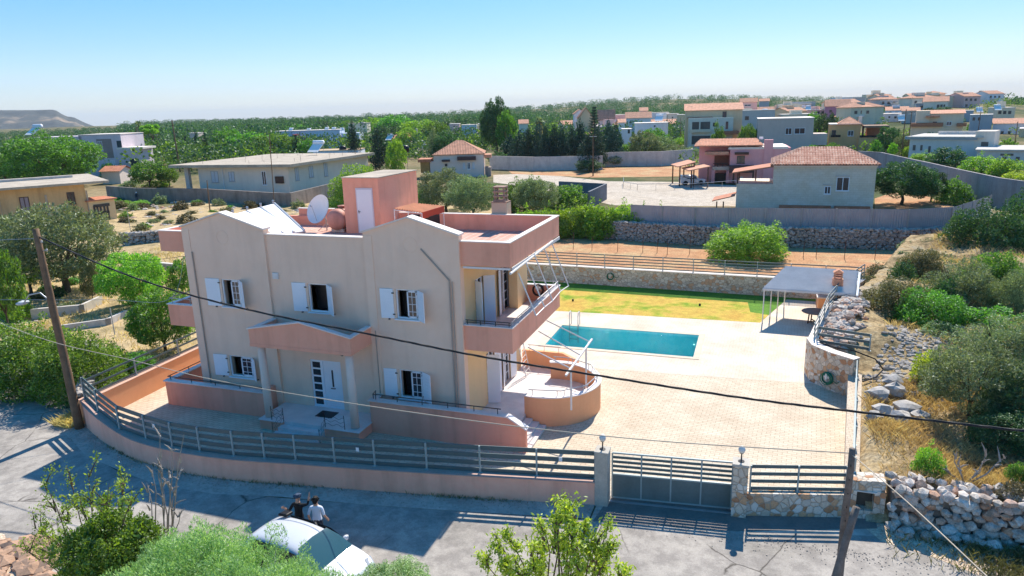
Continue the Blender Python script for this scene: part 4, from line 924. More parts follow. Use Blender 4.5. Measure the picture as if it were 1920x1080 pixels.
# solar / shading panel frame on the left part of the roof
A=onZ(445,405,8.75);B=onZ(515,381,8.95);C_=onZ(571,432,7.62);D=onZ(528,441,7.60)
A=Vector((-12.3,5.9,8.62));B=Vector((-10.2,6.6,8.62))
T=root('roof_panel_canopy','large tilted white sheet canopy on steel frame on left part of the villa roof','canopy',(-10.8,4,zr))
pa=[onZ(430,404,8.55),onZ(516,381,8.55),onZ(572,433,7.6),onZ(515,441,7.6)]
pa[0]=onZ(432,403,8.6); 
m=MB(); 
def quadplate(m,P,th): 
    n=(P[1]-P[0]).cross(P[2]-P[0]).normalized(); n=n if n.z>0 else -n; m.ext(P,-n*th)
quadplate(m,pa,0.03); m.build('sheet',M('bright_white_sheet',(0.82,0.82,0.84),0.35,0.04,1),T)
m=MB()
for s in (0.02,0.33,0.64,0.98): 
    a=pa[0].lerp(pa[1],s);b=pa[3].lerp(pa[2],s); m.bar(a+Vector((0,0,.04)),b+Vector((0,0,.04)),0.09,0.03)
for a,b in zip(pa,pa[1:]+pa[:1]): m.bar(a+Vector((0,0,-.05)),b+Vector((0,0,-.05)),0.05,0.05)
for p in pa: m.tube([(p.x,p.y,zr),(p.x,p.y,p.z-0.02)],0.025,6)
m.build('frame',GALV,T)
for k,s in enumerate((0.05,0.35,0.65,0.95)):
    q=pa[0].lerp(pa[1],s); m=MB(); m.tube([q,q+Vector((0,0,0.16))],0.05,8); m.lathe(q+Vector((0,0,.14)),[(0.07,0),(0.05,0.06)],8); m.build('bracket',GALV,T)
# satellite dish
q=onZ(618,432,zr); dx,dy=q.x-0.15,q.y
DS=root('satellite_dish','large white satellite dish facing left on the villa roof','satellite dish',(dx,dy,zr)); m=MB()
ax=Vector((-0.20,-0.85,0.42)).normalized(); u=ax.cross(Vector((0,0,1))).normalized(); v=u.cross(ax); ctr=Vector((dx-0.35,dy,zr+1.0)); vs=[];fs=[]
ctr=onY(601,394,dy)
for i in range(9):
    r=0.72*i/8
    for k in range(28): th=2*math.pi*k/28; vs.append(ctr+ax*(0.30*(r/0.72)**2-0.1)+u*r*math.cos(th)+v*r*1.05*math.sin(th))
for i in range(8):
    for k in range(28): fs.append((i*28+k,i*28+(k+1)%28,(i+1)*28+(k+1)%28,(i+1)*28+k))
m.add(vs,fs); m.add([p-ax*0.02 for p in vs],[f[::-1] for f in fs]); m.build('reflector',M('dish_white',(0.82,0.78,0.75),0.5,0.04,2),DS,smooth=True)
m=MB(); m.tube([(dx,dy,zr),(dx,dy,zr+0.5),ctr-ax*0.15],0.035,8); m.tube([(dx-0.35,dy-0.25,zr),(dx,dy,zr+0.35),(dx+0.3,dy+0.2,zr)],0.02,6); m.tube([ctr-v*0.65,ctr+ax*0.6],0.015,6); m.tube([ctr+ax*0.6,ctr+ax*0.7],0.04,8); m.build('mount',GALV,DS)
# water tank
tkx=-8.72; tky=5.6; TK=root('water_tank','pink painted cylindrical water tank with dark strap beside the roof stair tower','water tank',(tkx,tky,zr)); m=MB()
m.lathe((tkx,tky-0.1,zr+0.62),[(0.05,-0.72),(0.32,-0.70),(0.47,-0.60),(0.52,-0.45),(0.53,0),(0.52,0.6),(0.45,0.75),(0.3,0.85),(0.05,0.87)],26,'Y'); m.lathe((tkx,tky,zr+1.12),[(0.17,0),(0.17,0.08),(0.2,0.09),(0.2,0.13),(0.03,0.15)],16); m.build('tank_body',M('tank_pink',(0.58,0.27,0.20),0.6,0.12,2,streak=0.4),TK,smooth=True)
m=MB(); m.tube([(tkx+0.545*math.cos(a*.2618),tky-0.3,zr+0.62+0.545*math.sin(a*.2618)) for a in range(25)],0.014,5,cap=False); m.build('strap',DARKM,TK)
m=MB(); m.box(tkx-0.35,tkx+0.35,tky-0.55,tky-0.45,zr,zr+0.16); m.box(tkx-0.35,tkx+0.35,tky+0.35,tky+0.45,zr,zr+0.16); m.build('cradle',CONC,TK)
# corrugated lean-to right of the tower
LN=root('roof_shelter','small orange corrugated shelter on thin posts at the right side of roof stair tower','shelter',(-5.3,6.2,zr))
P0,P1,P2,P3=onY(739,389,5.1),onY(790,396,5.1),onY(831,384,6.7),onY(775,381,6.9)
P0=onZ(739,391,9.0);P1=onZ(791,398,8.75);P2=onZ(831,386,8.75);P3=onZ(777,381,9.0)
vs=[];fs=[]; n=44; m=MB()
for i in range(n+1):
    s=i/n; o_=Vector((0,0,0.03*math.sin(s*n/4*2*math.pi))); a=P0.lerp(P1,s)+o_;b=P3.lerp(P2,s)+o_; vs+=[a,b,a-Vector((0,0,.015)),b-Vector((0,0,.015))]
for i in range(n): k=4*i; fs+=[(k,k+4,k+5,k+1),(k+2,k+3,k+7,k+6)]
m.add(vs,fs); m.build('corrugated_roof',M('orange_sheet',(0.62,0.26,0.13),0.7,0.15,2),LN)
m=MB(); m.ext([P1+Vector((.02,0,0)),P2+Vector((.02,0,0)),P2+Vector((.02,0,-.3)),P1+Vector((.02,0,-.3))],(0.03,0,0)); m.build('fascia',M('red_fascia',(0.50,0.07,0.03),0.6,0.1,2),LN)
m=MB()
for p in (P0,P1,P2,P0.lerp(P1,.5)): m.tube([(p.x,p.y,zr),(p.x,p.y,p.z-0.03)],0.022,6)
m.tube([P0-Vector((0,0,.06)),P1-Vector((0,0,.06))],0.02,6); m.build('shelter_posts',WMETAL,LN)
m=MB(); m.box(P1.x-0.35,P1.x+0.1,P1.y+0.6,P1.y+1.6,zr,zr+1.05); m.box(P0.x+.1,P1.x-0.4,P0.y+.9,P0.y+1.3,zr+0.6,zr+1.15); m.build('stored_boxes',BLACK,LN)
# retractable awning arms hanging off the roof edge and the terrace one
AW=root('folding_awning_frame','bare white arms of folded out awning hanging from the roof edge over balcony','awning',(2.6,3.5,6.5)); m=MB(); ends=[]
for (p,q) in (((972,512),(1005,592)),((985,490),(1021,576)),((1001,475),(1036,564)),((1020,465),(1051,546)),((1034,454),(1066,536))):
    a=onX(p[0],p[1],2.12); b=onY(q[0],q[1],a.y); ends.append(b); m.tube([a,b],0.028,6)
for a,b in zip(ends[:-1],ends[1:]): m.tube([a,b-(b-a)*0.0],0.022,6); 
m.tube([onX(957,513,2.12),onX(1036,452,2.12)],0.05,8); m.tube([onX(1034,480,2.4),onX(1062,470,2.4)],0.02,5) if False else None
m.build('awning_arms',WMETAL,AW)
AW2=root('terrace_awning_frame','white steel posts and beam of the bare awning frame over curved ground terrace','awning',(4.2,2.5,0)); m=MB()
b0,b1=onX(1110,636,4.2),onX(1061,704,4.2); m.bar(b0,b1,0.07,0.07)
for (px,py,pb,base) in ((1098.8,654,None,0.46),(1070.5,696,None,1.31)):
    p=onX(px,py,4.2); m.tube([(p.x,p.y,base),(p.x,p.y,p.z)],0.04,8)
for (p,q) in (((1010,621),(1087.5,665.5)),((1025,601),(1106,641)),((990,651),(1070,691))):
    a=onX(p[0],p[1],2.1); b=onX(q[0],q[1],4.2); m.tube([a,b],0.028,6)
m.build('awning_frame',WMETAL,AW2)
# doormat, drying rack, gas canister
m=MB(); m.box(-6.75,-5.92,-0.95,-0.35,0.467,0.482); tag(m.build('doormat',BLACK,bevel=0.004),'black doormat lying on white marble before the front door','doormat')
RK=root('folding_rack','white metal folding drying rack leaning on the terrace wall below balcony','drying rack',(0.55,5.6,0.46)); m=MB()
for y in (5.65,6.35): m.tube([(0.7,y,0.48),(0.35,y,2.1)],0.02,6)
for k in range(8): s=k/7; m.tube([(0.7-0.35*s,5.65,0.5+1.6*s),(0.7-0.35*s,6.35,0.5+1.6*s)],0.012,5)
m.tube([(0.7,5.65,0.48),(0.35,6.35,2.1)],0.012,5); m.build('rack_bars',WMETAL,RK)
# ---------------- car
CAR=root('parked_car','white hatchback parked on the shaded road behind the feathery tree','car',(-0.98,-9.72,0),R(-9),scale=(0.95,0.95,0.95))
def car():
    st=[(-2.08,0.42,0.78,0.62,0.0),(-2.02,0.30,0.86,0.95,0.70),(-1.85,0.24,0.88,1.02,1.28),(-1.45,0.22,0.89,1.00,1.43),(-0.7,0.20,0.90,0.98,1.50),(0.1,0.20,0.90,0.96,1.47),(0.55,0.20,0.90,0.95,1.33),(1.05,0.20,0.89,0.93,0.98),(1.55,0.22,0.87,0.84,0.86),(1.95,0.28,0.78,0.70,0.72),(2.12,0.40,0.62,0.55,0.56)]
    # x, bottom z, half width, beltline z, roof z
    vs=[];fs=[];K=13
    for x,zb,hw,zl,zt in st:
        zt=max(zt,zl+0.01); cab=zt-zl>0.15; rw=hw*(0.74 if cab else 0.9)
        half=[(hw*0.86,zb),(hw,zb+0.14),(hw*1.0,zb+0.35 if zl>zb+0.4 else zb+.1),(hw*0.98,zl),(rw+0.02 if cab else hw*0.93,(zl+zt*3)/4 if cab else zl+0.005),(rw*0.85,zt-0.015),(0.0,zt+ (0.03 if cab else 0.02))]
        pts=half+[(-a,b) for a,b in half[:-1][::-1]]
        vs+=[(x,a,b) for a,b in pts]
    n=len(st)
    for i in range(n-1):
        for k in range(K-1): a=i*K+k; fs.append((a,a+1,a+K+1,a+K))
        fs.append((i*K,(i+1)*K,(i+1)*K+K-1,i*K+K-1))
    fs+=[tuple(range(K)),tuple((n-1)*K+k for k in range(K))[::-1]]
    return vs,fs
vs,fs=car(); m=MB(); m.add(vs,fs)
paint=bpy.data.materials.new('white_car_paint'); t,b,l=nodes(paint); b.inputs['Base Color'].default_value=(0.56,0.58,0.62,1); b.inputs['Roughness'].default_value=0.28; b.inputs['Coat Weight'].default_value=0.6
body=m.build('body',paint,CAR,smooth=True,world=False); s_=body.modifiers.new('sub','SUBSURF'); s_.levels=2; s_.render_levels=2
def local(mb,name,mat,par,smooth=False): return mb.build(name,mat,par,smooth=smooth,world=False)
m=MB(); # glass panels just proud of the cabin
m.add([(0.30,-0.60,1.445),(0.30,0.60,1.445),(1.12,0.78,0.985),(1.12,-0.78,0.985),(0.7,-0.70,1.26),(0.7,0.70,1.26),(0.7,0,1.29),(0.30,0,1.49),(1.14,0,1.0)],[(0,7,6,4),(7,1,5,6),(4,6,8,3),(6,5,2,8)]); local(m,'windscreen',glass('car_glass',(0.03,0.09,0.11)),CAR,True)
for sg in (1,-1):
    m=MB(); m.add([(-1.55,sg*0.895,1.01),(-0.45,sg*0.905,1.0),(-0.45,sg*0.745,1.40),(-1.35,sg*0.725,1.37)],[(0,1,2,3)] if sg<0 else [(3,2,1,0)]); m.add([(-0.38,sg*0.905,1.0),(0.78,sg*0.905,0.97),(0.35,sg*0.75,1.36),(-0.38,sg*0.745,1.40)],[(0,1,2,3)] if sg<0 else [(3,2,1,0)]); local(m,'side_window',GLASS,CAR)
    m=MB(); m.add([(1.75,sg*0.56,0.80),(1.75,sg*0.84,0.76),(2.07,sg*0.70,0.60),(2.10,sg*0.45,0.62)],[(0,1,2,3)] if sg<0 else [(3,2,1,0)]); local(m,'headlight',glass('lamp_glass',(0.35,0.37,0.4)),CAR)
    m=MB(); m.rock((0.72,sg*0.95,1.0),0.11,random.Random(2),(0.7,1.0,0.7),2); local(m,'mirror',paint,CAR,True)
    for x in (-1.32,1.32):
        m=MB(); m.lathe((x,sg*0.80,0.31),[(0.10,-0.11),(0.29,-0.11),(0.315,-0.07),(0.315,0.07),(0.29,0.11),(0.10,0.11)],22,'Y'); wh=local(m,'wheel',RUBBER,CAR); m=MB(); m.lathe((x,sg*0.90,0.31),[(0.19,-0.02),(0.19,0.015),(0.04,0.025)],14,'Y'); local(m,'rim',GALV,wh)
m=MB()
for sg in (1,-1):
    for x in (-1.5,-0.42,0.72): m.box(x-0.008,x+0.008,sg*0.895-0.012,sg*0.895+0.012,0.42,0.98)
    m.box(-0.75,-0.6,sg*0.905-0.02,sg*0.905+0.02,0.86,0.89); m.box(0.35,0.5,sg*0.905-0.02,sg*0.905+0.02,0.86,0.89)
local(m,'door_trim',DARKM,CAR)
m=MB(); m.box(2.09,2.13,-0.35,0.35,0.42,0.56); local(m,'grille',BLACK,CAR)
m=MB(); m.box(-2.13,-2.11,-0.25,0.25,0.5,0.61); local(m,'number_plate',WHITE,CAR)
m=MB(); q=onZ(536,966,1.38); m.ext([q+Vector((-0.20,-0.12,0.0)),q+Vector((0.10,-0.10,0.0)),q+Vector((0.17,0.13,0.0)),q+Vector((-0.1,0.15,0.0))],(0,0,0.09)); tag(m.build('black_bag',BLACK,bevel=0.03),'black bag lying on rear of the white car roof','bag')
# ---------------- people
def person(name,label,loc,face,joints,rad,colors,hair,hairshape,extra=None):
    """joints: dict name->(parent, xyz) local facing +Y ; skinned body mesh coloured by zones"""
    P_=root(name,label,'person',loc,face,scale=(0.95,0.95,0.97))
    keys=list(joints); bm=[joints[k][1] for k in keys]; ed=[(keys.index(k),keys.index(joints[k][0])) for k in keys if joints[k][0]]
    me=bpy.data.meshes.new('body'); me.from_pydata(bm,ed,[]); o=bpy.data.objects.new('body',me); COL.objects.link(o); o.parent=P_
    md=o.modifiers.new('skin','SKIN'); 
    if not me.skin_vertices:
        bpy.context.view_layer.objects.active=o
    sv_=me.skin_vertices[0].data
    for i,k in enumerate(keys): r=rad[k]; sv_[i].radius=(r,r) if not isinstance(r,tuple) else r
    sv_[keys.index('pelvis')].use_root=True
    sb=o.modifiers.new('sub','SUBSURF'); sb.levels=2; sb.render_levels=2
    dg=bpy.context.evaluated_depsgraph_get(); dg.update(); ev=o.evaluated_get(dg); m2=bpy.data.meshes.new_from_object(ev); o.modifiers.clear(); o.data=m2
    mats=[c[0] for c in colors]
    for c in mats: m2.materials.append(c)
    for p in m2.polygons:
        p.use_smooth=True; c=p.center
        for i,(mt,fn) in enumerate(colors):
            if fn(c): p.material_index=i; break
    m=MB(); hairshape(m); m.build('hair',hair,P_,smooth=True,world=False)
    if extra: extra(P_)
    return P_
def fingers(J,Rr,side,hand,dirv,up):
    d=Vector(dirv).normalized(); u=Vector(up).normalized(); h=Vector(hand)
    for i,(off,L) in enumerate(((-0.032,0.07),(-0.011,0.082),(0.011,0.078),(0.032,0.062))):
        a=h+d*0.05+u*off; b=a+d*L*0.55+u*off*0.35; c=b+d*L*0.45+u*off*0.25
        J['f%s%d0'%(side,i)]=('hand'+side,tuple(a)); J['f%s%d1'%(side,i)]=('f%s%d0'%(side,i),tuple(b)); J['f%s%d2'%(side,i)]=('f%s%d1'%(side,i),tuple(c))
        Rr['f%s%d0'%(side,i)]=0.013; Rr['f%s%d1'%(side,i)]=0.009; Rr['f%s%d2'%(side,i)]=0.008
    a=h+u*-0.03+d*0.01; J['t%s'%side]=('hand'+side,tuple(a+u*-0.02+d*0.03)); Rr['t%s'%side]=0.011; J['t2%s'%side]=('t%s'%side,tuple(a+u*-0.035+d*0.065)); Rr['t2%s'%side]=0.009
def base_body(armR,armL):
    J={'pelvis':(None,(0,0,0.95)),'waist':('pelvis',(0,0,1.10)),'chest':('waist',(0,0.01,1.30)),'neckb':('chest',(0,0,1.46)),'neck':('neckb',(0,0.01,1.54)),'head':('neck',(0,0.03,1.63)),'crown':('head',(0,0.02,1.71)),
       'hipR':('pelvis',(0.10,0,0.90)),'kneeR':('hipR',(0.11,0.02,0.50)),'ankR':('kneeR',(0.12,-0.02,0.09)),'toeR':('ankR',(0.13,0.14,0.04)),
       'hipL':('pelvis',(-0.10,0,0.90)),'kneeL':('hipL',(-0.12,0.02,0.50)),'ankL':('kneeL',(-0.13,-0.02,0.09)),'toeL':('ankL',(-0.15,0.14,0.04)),
       'shR':('chest',(0.18,0,1.40)),'elR':('shR',armR[0]),'handR':('elR',armR[1]),'shL':('chest',(-0.18,0,1.40)),'elL':('shL',armL[0]),'handL':('elL',armL[1])}
    Rr={'pelvis':(0.15,0.11),'waist':(0.14,0.10),'chest':(0.16,0.11),'neckb':0.075,'neck':0.055,'head':(0.082,0.095),'crown':(0.07,0.08),'hipR':0.095,'hipL':0.095,'kneeR':0.06,'kneeL':0.06,'ankR':0.042,'ankL':0.042,'toeR':0.04,'toeL':0.04,'shR':0.062,'shL':0.062,'elR':0.042,'elL':0.042,'handR':0.03,'handL':0.03}
    fingers(J,Rr,'R',armR[1],Vector(armR[1])-Vector(armR[0]),(0,0.2,-1) if armR[1][2]>1.2 else (0,1,0)); fingers(J,Rr,'L',armL[1],Vector(armL[1])-Vector(armL[0]),(0,1,0))
    return J,Rr
HAIRM=M('dark_hair',(0.018,0.014,0.012),0.8,0.2,20)
WSH=M('white_cotton',(0.62,0.66,0.76),0.9,0.04,6); BSH=M('black_cotton',(0.012,0.012,0.013),0.9,0.1,6); JEAN=M('dark_trousers',(0.03,0.035,0.05),0.9,0.1,6); SHOE=M('dark_shoes',(0.02,0.018,0.016),0.6,0.1,6)
def face_bits(P_):
    m=MB()
    m.add([(-0.012,0.122,1.60),(0.012,0.122,1.60),(0.0,0.14,1.605),(0.0,0.122,1.645)],[(0,1,2),(1,3,2),(3,0,2)])
    for sg in (-1,1): m.rock((sg*0.088,0.02,1.62),0.026,random.Random(4),(0.4,0.8,1.2),2)
    m.build('nose_and_ears',SKIN,P_,smooth=True,world=False)
    m=MB()
    for sg in (-1,1): m.rock((sg*0.032,0.115,1.64),0.010,random.Random(4),(1.3,0.6,0.7),2)
    m.build('eyes',BLACK,P_,smooth=True,world=False); m=MB(); m.rock((0,0.115,1.565),0.02,random.Random(4),(1.2,0.5,0.3),2); m.build('mouth',M('lips',(0.35,0.12,0.1),0.6,0.05,5),P_,smooth=True,world=False)
def hair1(m): m.rock((0,-0.005,1.685),0.118,random.Random(7),(0.92,1.0,0.80),3); m.rock((0,-0.05,1.63),0.095,random.Random(8),(0.95,0.75,0.9),3)
def cap(m): m.rock((0,0.0,1.70),0.116,random.Random(7),(0.92,1.02,0.70),3); m.lathe((0,0.10,1.69),[(0.085,0),(0.08,0.012)],16)
J,Rr=base_body(((0.26,-0.04,1.14),(0.30,0.10,0.93)),((-0.27,-0.04,1.14),(-0.29,0.08,0.92)))
qa=onZ(590,929,1.76)
person('person','person in white t-shirt with short dark hair standing behind the car facing the villa',(qa.x,qa.y,0),R(14),J,Rr,[(SHOE,lambda c:c.z<0.11),(JEAN,lambda c:c.z<0.98 and abs(c.x)<0.225),(SKIN,lambda c:c.z>1.475 or (abs(c.x)>0.235 and c.z<1.16)),(WSH,lambda c:True)],HAIRM,hair1,face_bits)
J,Rr=base_body(((0.34,0.08,1.43),(0.37,0.14,1.66)),((-0.30,-0.10,1.16),(-0.33,-0.28,1.36)))
qb=onZ(556,925,1.74)
person('person','person in black clothes and blue cap raising right arm towards the villa behind car',(qb.x,qb.y,0),R(-4),J,Rr,[(SHOE,lambda c:c.z<0.11),(JEAN,lambda c:c.z<0.98 and abs(c.x)<0.225 and c.y>-.2),(SKIN,lambda c:(c.z>1.475 and abs(c.x)<0.15) or (c.x>0.26 and c.z>1.56) or c.y<-0.20),(BSH,lambda c:True)],M('blue_cap',(0.04,0.07,0.12),0.8,0.1,10),cap,face_bits)
# ---------------- poles
def pole(name,label,base,top,r0,r1,group=None,mat=None):
    g=root(name,label,'pole',tuple(base),group=group); m=MB(); base=Vector(base);top=Vector(top); n=10; rg=random.Random(int(base.x*7))
    m.tube([base.lerp(top,i/n)+Vector((rg.uniform(-.012,.012),rg.uniform(-.012,.012),0)) for i in range(n+1)],[r0+(r1-r0)*i/n for i in range(n+1)],12); m.build('pole_shaft',mat or WOODP,g,smooth=True); return g
pb=onZ(150,803,0.0); pt=onY(66,429,pb.y+0.3)
LP=pole('utility_pole','thick weathered wooden utility pole at corner of the pink wall and lane',pb,pt,0.19,0.125)
m=MB()
for (dz,dx_) in ((0.55,0.22),(0.9,0.42),(0.75,0.12)):
    q=pt+Vector((dx_,0,-dz)); m.tube([pt+Vector((0.05,0,-dz-0.05)),q],0.02,6); m.lathe(q+Vector((0,0,-0.04)),[(0.03,0),(0.045,0.03),(0.045,0.08),(0.02,0.11)],8)
m.build('insulator',GALV,LP)
s0=pb.lerp(pt,0.63); m=MB(); e=[onY(px,py,s0.y) for px,py in ((92,563),(75,549),(55,553),(46,566))]; m.tube([s0]+e,0.03,6); m.build('lamp_arm',GALV,LP); m=MB(); q=e[-1]; m.rock((q.x-0.12,q.y,q.z-0.05),0.28,random.Random(3),(1.0,0.5,0.35),2); m.build('lamp_head',M('street_lamp_head',(0.55,0.58,0.6),0.4,0.1,4),LP,smooth=True)
rt=onZ(1598,841,5.2); RP=pole('utility_pole','upright wooden utility pole beside the meter niche at lower right',(rt.x-0.02,rt.y,0),rt,0.11,0.07,mat=PGREY)
rb=onY(1606,950,rt.y-0.14); bt=Vector((rb.x,rb.y,rb.z)); be=onY(1567,1080,rt.y-0.7)
bd=(be-bt).normalized(); bg_=bt+bd*(bt.z/abs(bd.z)); pole('pole_brace','grey leaning wooden brace propping the upright pole at lower right',bg_,bt,0.11,0.08,mat=PGREY)
m=MB()
for k in range(9):
    z=rt.z-0.4-k*0.36; m.lathe((rt.x-0.01,rt.y-0.09,z),[(0.014,-0.01),(0.014,0.01)],8,'Y')
m.build('bolt',BLACK,RP)
# ---------------- cables
def cable(label,pts,r,mat,cat='cable',tw=False):
    pts=[Vector(p) for p in pts]; out=[]
    for i in range(len(pts)-1):
        p0=pts[max(0,i-1)];p1=pts[i];p2=pts[i+1];p3=pts[min(len(pts)-1,i+2)]
        for k in range(8):
            s=k/8; out.append(0.5*((2*p1)+(p2-p0)*s+(2*p0-5*p1+4*p2-p3)*s*s+(3*p1-p0-3*p2+p3)*s**3))
    out.append(pts[-1]); m=MB()
    if tw:
        for ph in (0,2.1,4.2):
            m.tube([p+Vector((0,math.cos(i*1.3+ph)*r*0.7,math.sin(i*1.3+ph)*r*0.7)) for i,p in enumerate(out)],r*0.75,5)
    else: m.tube(out,r,5)
    return tag(m.build('overhead_cable',mat),label,cat)
p0=pt+Vector((0.15,0,-0.35)); vL=(p0-CC).dot(FH)
def along(pts,v0,v1,first=None,last=None):
    x0=pts[0][0]; x1=pts[-1][0]; o=[]
    for x,y in pts:
        s=(x-x0)/(x1-x0); v=1/((1-s)/v0+s/v1); o.append(pv(x,y,v))
    if first is not None: o[0]=first
    if last is not None: o[-1]=last
    return o
BL=M('black_cable',(0.018,0.017,0.018),0.6,0.1,5); LC=M('pale_cable',(0.5,0.42,0.32),0.7,0.1,5)
cable('thick black twisted cable sagging across the whole picture in front of the villa',along([(75,452),(250,520),(450,577),(700,628),(900,668),(1140,707),(1400,747),(1650,777),(1920,808),(2150,830)],vL,15.5,first=p0),0.028,BL,tw=True)
cable('pale thin cable crossing from lane shrubs past the porch to the right pole',along([(-40,590),(95,640),(250,676),(400,712),(600,747),(800,777),(1000,803),(1250,828),(1598,853)],vL*1.02,(rt-CC).dot(FH),last=rt-Vector((0,0,.12))),0.014,LC)
cable('pale guy wire running from right pole down to lower right corner',along([(1598,858),(1700,940),(1850,1080),(1900,1125)],(rt-CC).dot(FH),9.0,first=rt-Vector((0,0,.15))),0.012,LC)
cable('thin wire crossing the olive trees at upper left pole',along([(-60,562),(0,562),(200,562),(318,561),(345,480)],vL*1.02,(Vector((-13.4,0,7))-CC).dot(FH)),0.010,GALV)
cable('thin wire from left frame edge up to the left pole top',along([(-60,455),(0,450),(72,447)],vL*1.0,vL),0.012,GALV)
cable('thin dark wire from left pole to corner of the villa under roof overhang',along([(75,455),(150,468),(250,488),(352,480)],vL,(Vector((-13.4,-0.1,7))-CC).dot(FH)),0.010,BL)
def leafmat(name,dark,light,trans=0.35,hv=0.05):
    m=bpy.data.materials.new(name); m.use_nodes=True; t=m.node_tree; t.nodes.clear(); l=t.links
    out=t.nodes.new('ShaderNodeOutputMaterial'); d=t.nodes.new('ShaderNodeBsdfDiffuse'); tr=t.nodes.new('ShaderNodeBsdfTranslucent'); gl=t.nodes.new('ShaderNodeBsdfGlossy'); gl.inputs['Roughness'].default_value=0.55
    g=t.nodes.new('ShaderNodeNewGeometry'); oi=t.nodes.new('ShaderNodeObjectInfo')
    r=ramp(t,g.outputs['Random Per Island'],[(0.0,dark),(0.55,tuple((a+b)/2 for a,b in zip(dark,light))),(1.0,light)])
    n=noise(t,coords(t),0.9,3,0.6); r=mix(t,0.55,r,ramp(t,n,[(0.35,(0.28,0.30,0.30)),(0.65,(0.72,0.70,0.60))]),'OVERLAY')
    h=t.nodes.new('ShaderNodeHueSaturation'); mr=t.nodes.new('ShaderNodeMapRange'); mr.inputs[3].default_value=0.5-hv*0.5; mr.inputs[4].default_value=0.5+hv*0.4
    l.new(oi.outputs['Random'],mr.inputs[0]); l.new(mr.outputs[0],h.inputs['Hue']); l.new(r,h.inputs['Color'])
    m2=t.nodes.new('ShaderNodeMapRange'); m2.inputs[3].default_value=0.8; m2.inputs[4].default_value=1.25; l.new(oi.outputs['Random'],m2.inputs[0]); l.new(m2.outputs[0],h.inputs['Value'])
    c=h.outputs[0]; l.new(c,d.inputs[0])
    tc=mix(t,1.0,c,(1.0,1.0,0.55),'MULTIPLY'); l.new(tc,tr.inputs[0]); gl.inputs[0].default_value=(0.9,0.95,1,1)
    a=t.nodes.new('ShaderNodeMixShader'); a.inputs[0].default_value=trans; l.new(d.outputs[0],a.inputs[1]); l.new(tr.outputs[0],a.inputs[2])
    b=t.nodes.new('ShaderNodeMixShader'); b.inputs[0].default_value=0.045; l.new(a.outputs[0],b.inputs[1]); l.new(gl.outputs[0],b.inputs[2]); l.new(b.outputs[0],out.inputs[0]); return m
LM={'olive':leafmat('olive_leaves',(0.09,0.13,0.055),(0.36,0.44,0.22),0.38),
 'green':leafmat('green_leaves',(0.055,0.15,0.020),(0.22,0.46,0.045),0.5),
 'bright':leafmat('bright_leaves',(0.10,0.25,0.02),(0.40,0.64,0.06),0.5),
 'dark':leafmat('dark_leaves',(0.026,0.075,0.026),(0.11,0.22,0.055),0.35),
 'cyp':leafmat('cypress_leaves',(0.014,0.040,0.030),(0.045,0.10,0.055),0.2),
 'yellow':leafmat('yellow_green_leaves',(0.20,0.32,0.02),(0.62,0.70,0.07),0.55),
 'brown':leafmat('dry_shrub_leaves',(0.09,0.09,0.03),(0.26,0.23,0.10),0.3),
 'lush':leafmat('lush_leaves',(0.06,0.18,0.02),(0.30,0.56,0.05),0.5),
 'straw':leafmat('straw_blades',(0.42,0.29,0.13),(0.80,0.62,0.34),0.45),
 'feather':leafmat('feathery_leaves',(0.13,0.26,0.07),(0.46,0.66,0.28),0.5)}
BARK=M('bark',(0.12,0.085,0.06),0.95,0.3,3,bs=0.5,bscale=14)
BARKP=M('pale_dead_bark',(0.36,0.31,0.27),0.95,0.25,4)
def leaves(name,cent,rad,n,size,asp,mat,seed,flat=1.0,drop=0.0,fill=0.35,updir=0.0,fold=True):
    rg=np.random.default_rng(seed); cent=np.array(cent,float); rad=np.array(rad,float)
    if rad.ndim==1: rad=np.repeat(rad[:,None],3,1)
    wgt=(rad[:,0]*rad[:,1]+rad[:,0]*rad[:,2]); wgt=wgt/wgt.sum(); idx=rg.choice(len(cent),n,p=wgt)
    d=rg.normal(size=(n,3)); d/=np.linalg.norm(d,axis=1)[:,None]
    r=np.where(rg.random(n)<fill,rg.random(n)**0.5,0.82+0.26*rg.random(n)); p=cent[idx]+d*rad[idx]*r[:,None]
    # leaf axes
    a=rg.normal(size=(n,3))*0.8+d*0.9; a[:,2]+=updir; a/=np.linalg.norm(a,axis=1)[:,None]
    b=rg.normal(size=(n,3)); b-= (b*a).sum(1)[:,None]*a; b/=np.linalg.norm(b,axis=1)[:,None]
    s=size*(0.6+0.8*rg.random(n))[:,None]; L=a*s; Wd=b*s*asp
    v=np.stack([p-L*0.5,p+Wd*0.5,p+L*0.5,p-Wd*0.5],1).reshape(-1,3)
    if drop: v[:,2]-=0
    return rawmesh(name,v,n,mat)
def rawmesh(name,v,n,mat,m2=None):
    me=bpy.data.meshes.new(name); me.vertices.add(len(v)); me.vertices.foreach_set('co',v.astype(np.float32).ravel())
    me.loops.add(n*4); me.loops.foreach_set('vertex_index',np.arange(n*4,dtype=np.int32)); me.polygons.add(n)
    me.polygons.foreach_set('loop_start',np.arange(0,n*4,4,dtype=np.int32)); 
    me.materials.append(mat); me.update(calc_edges=True); return me
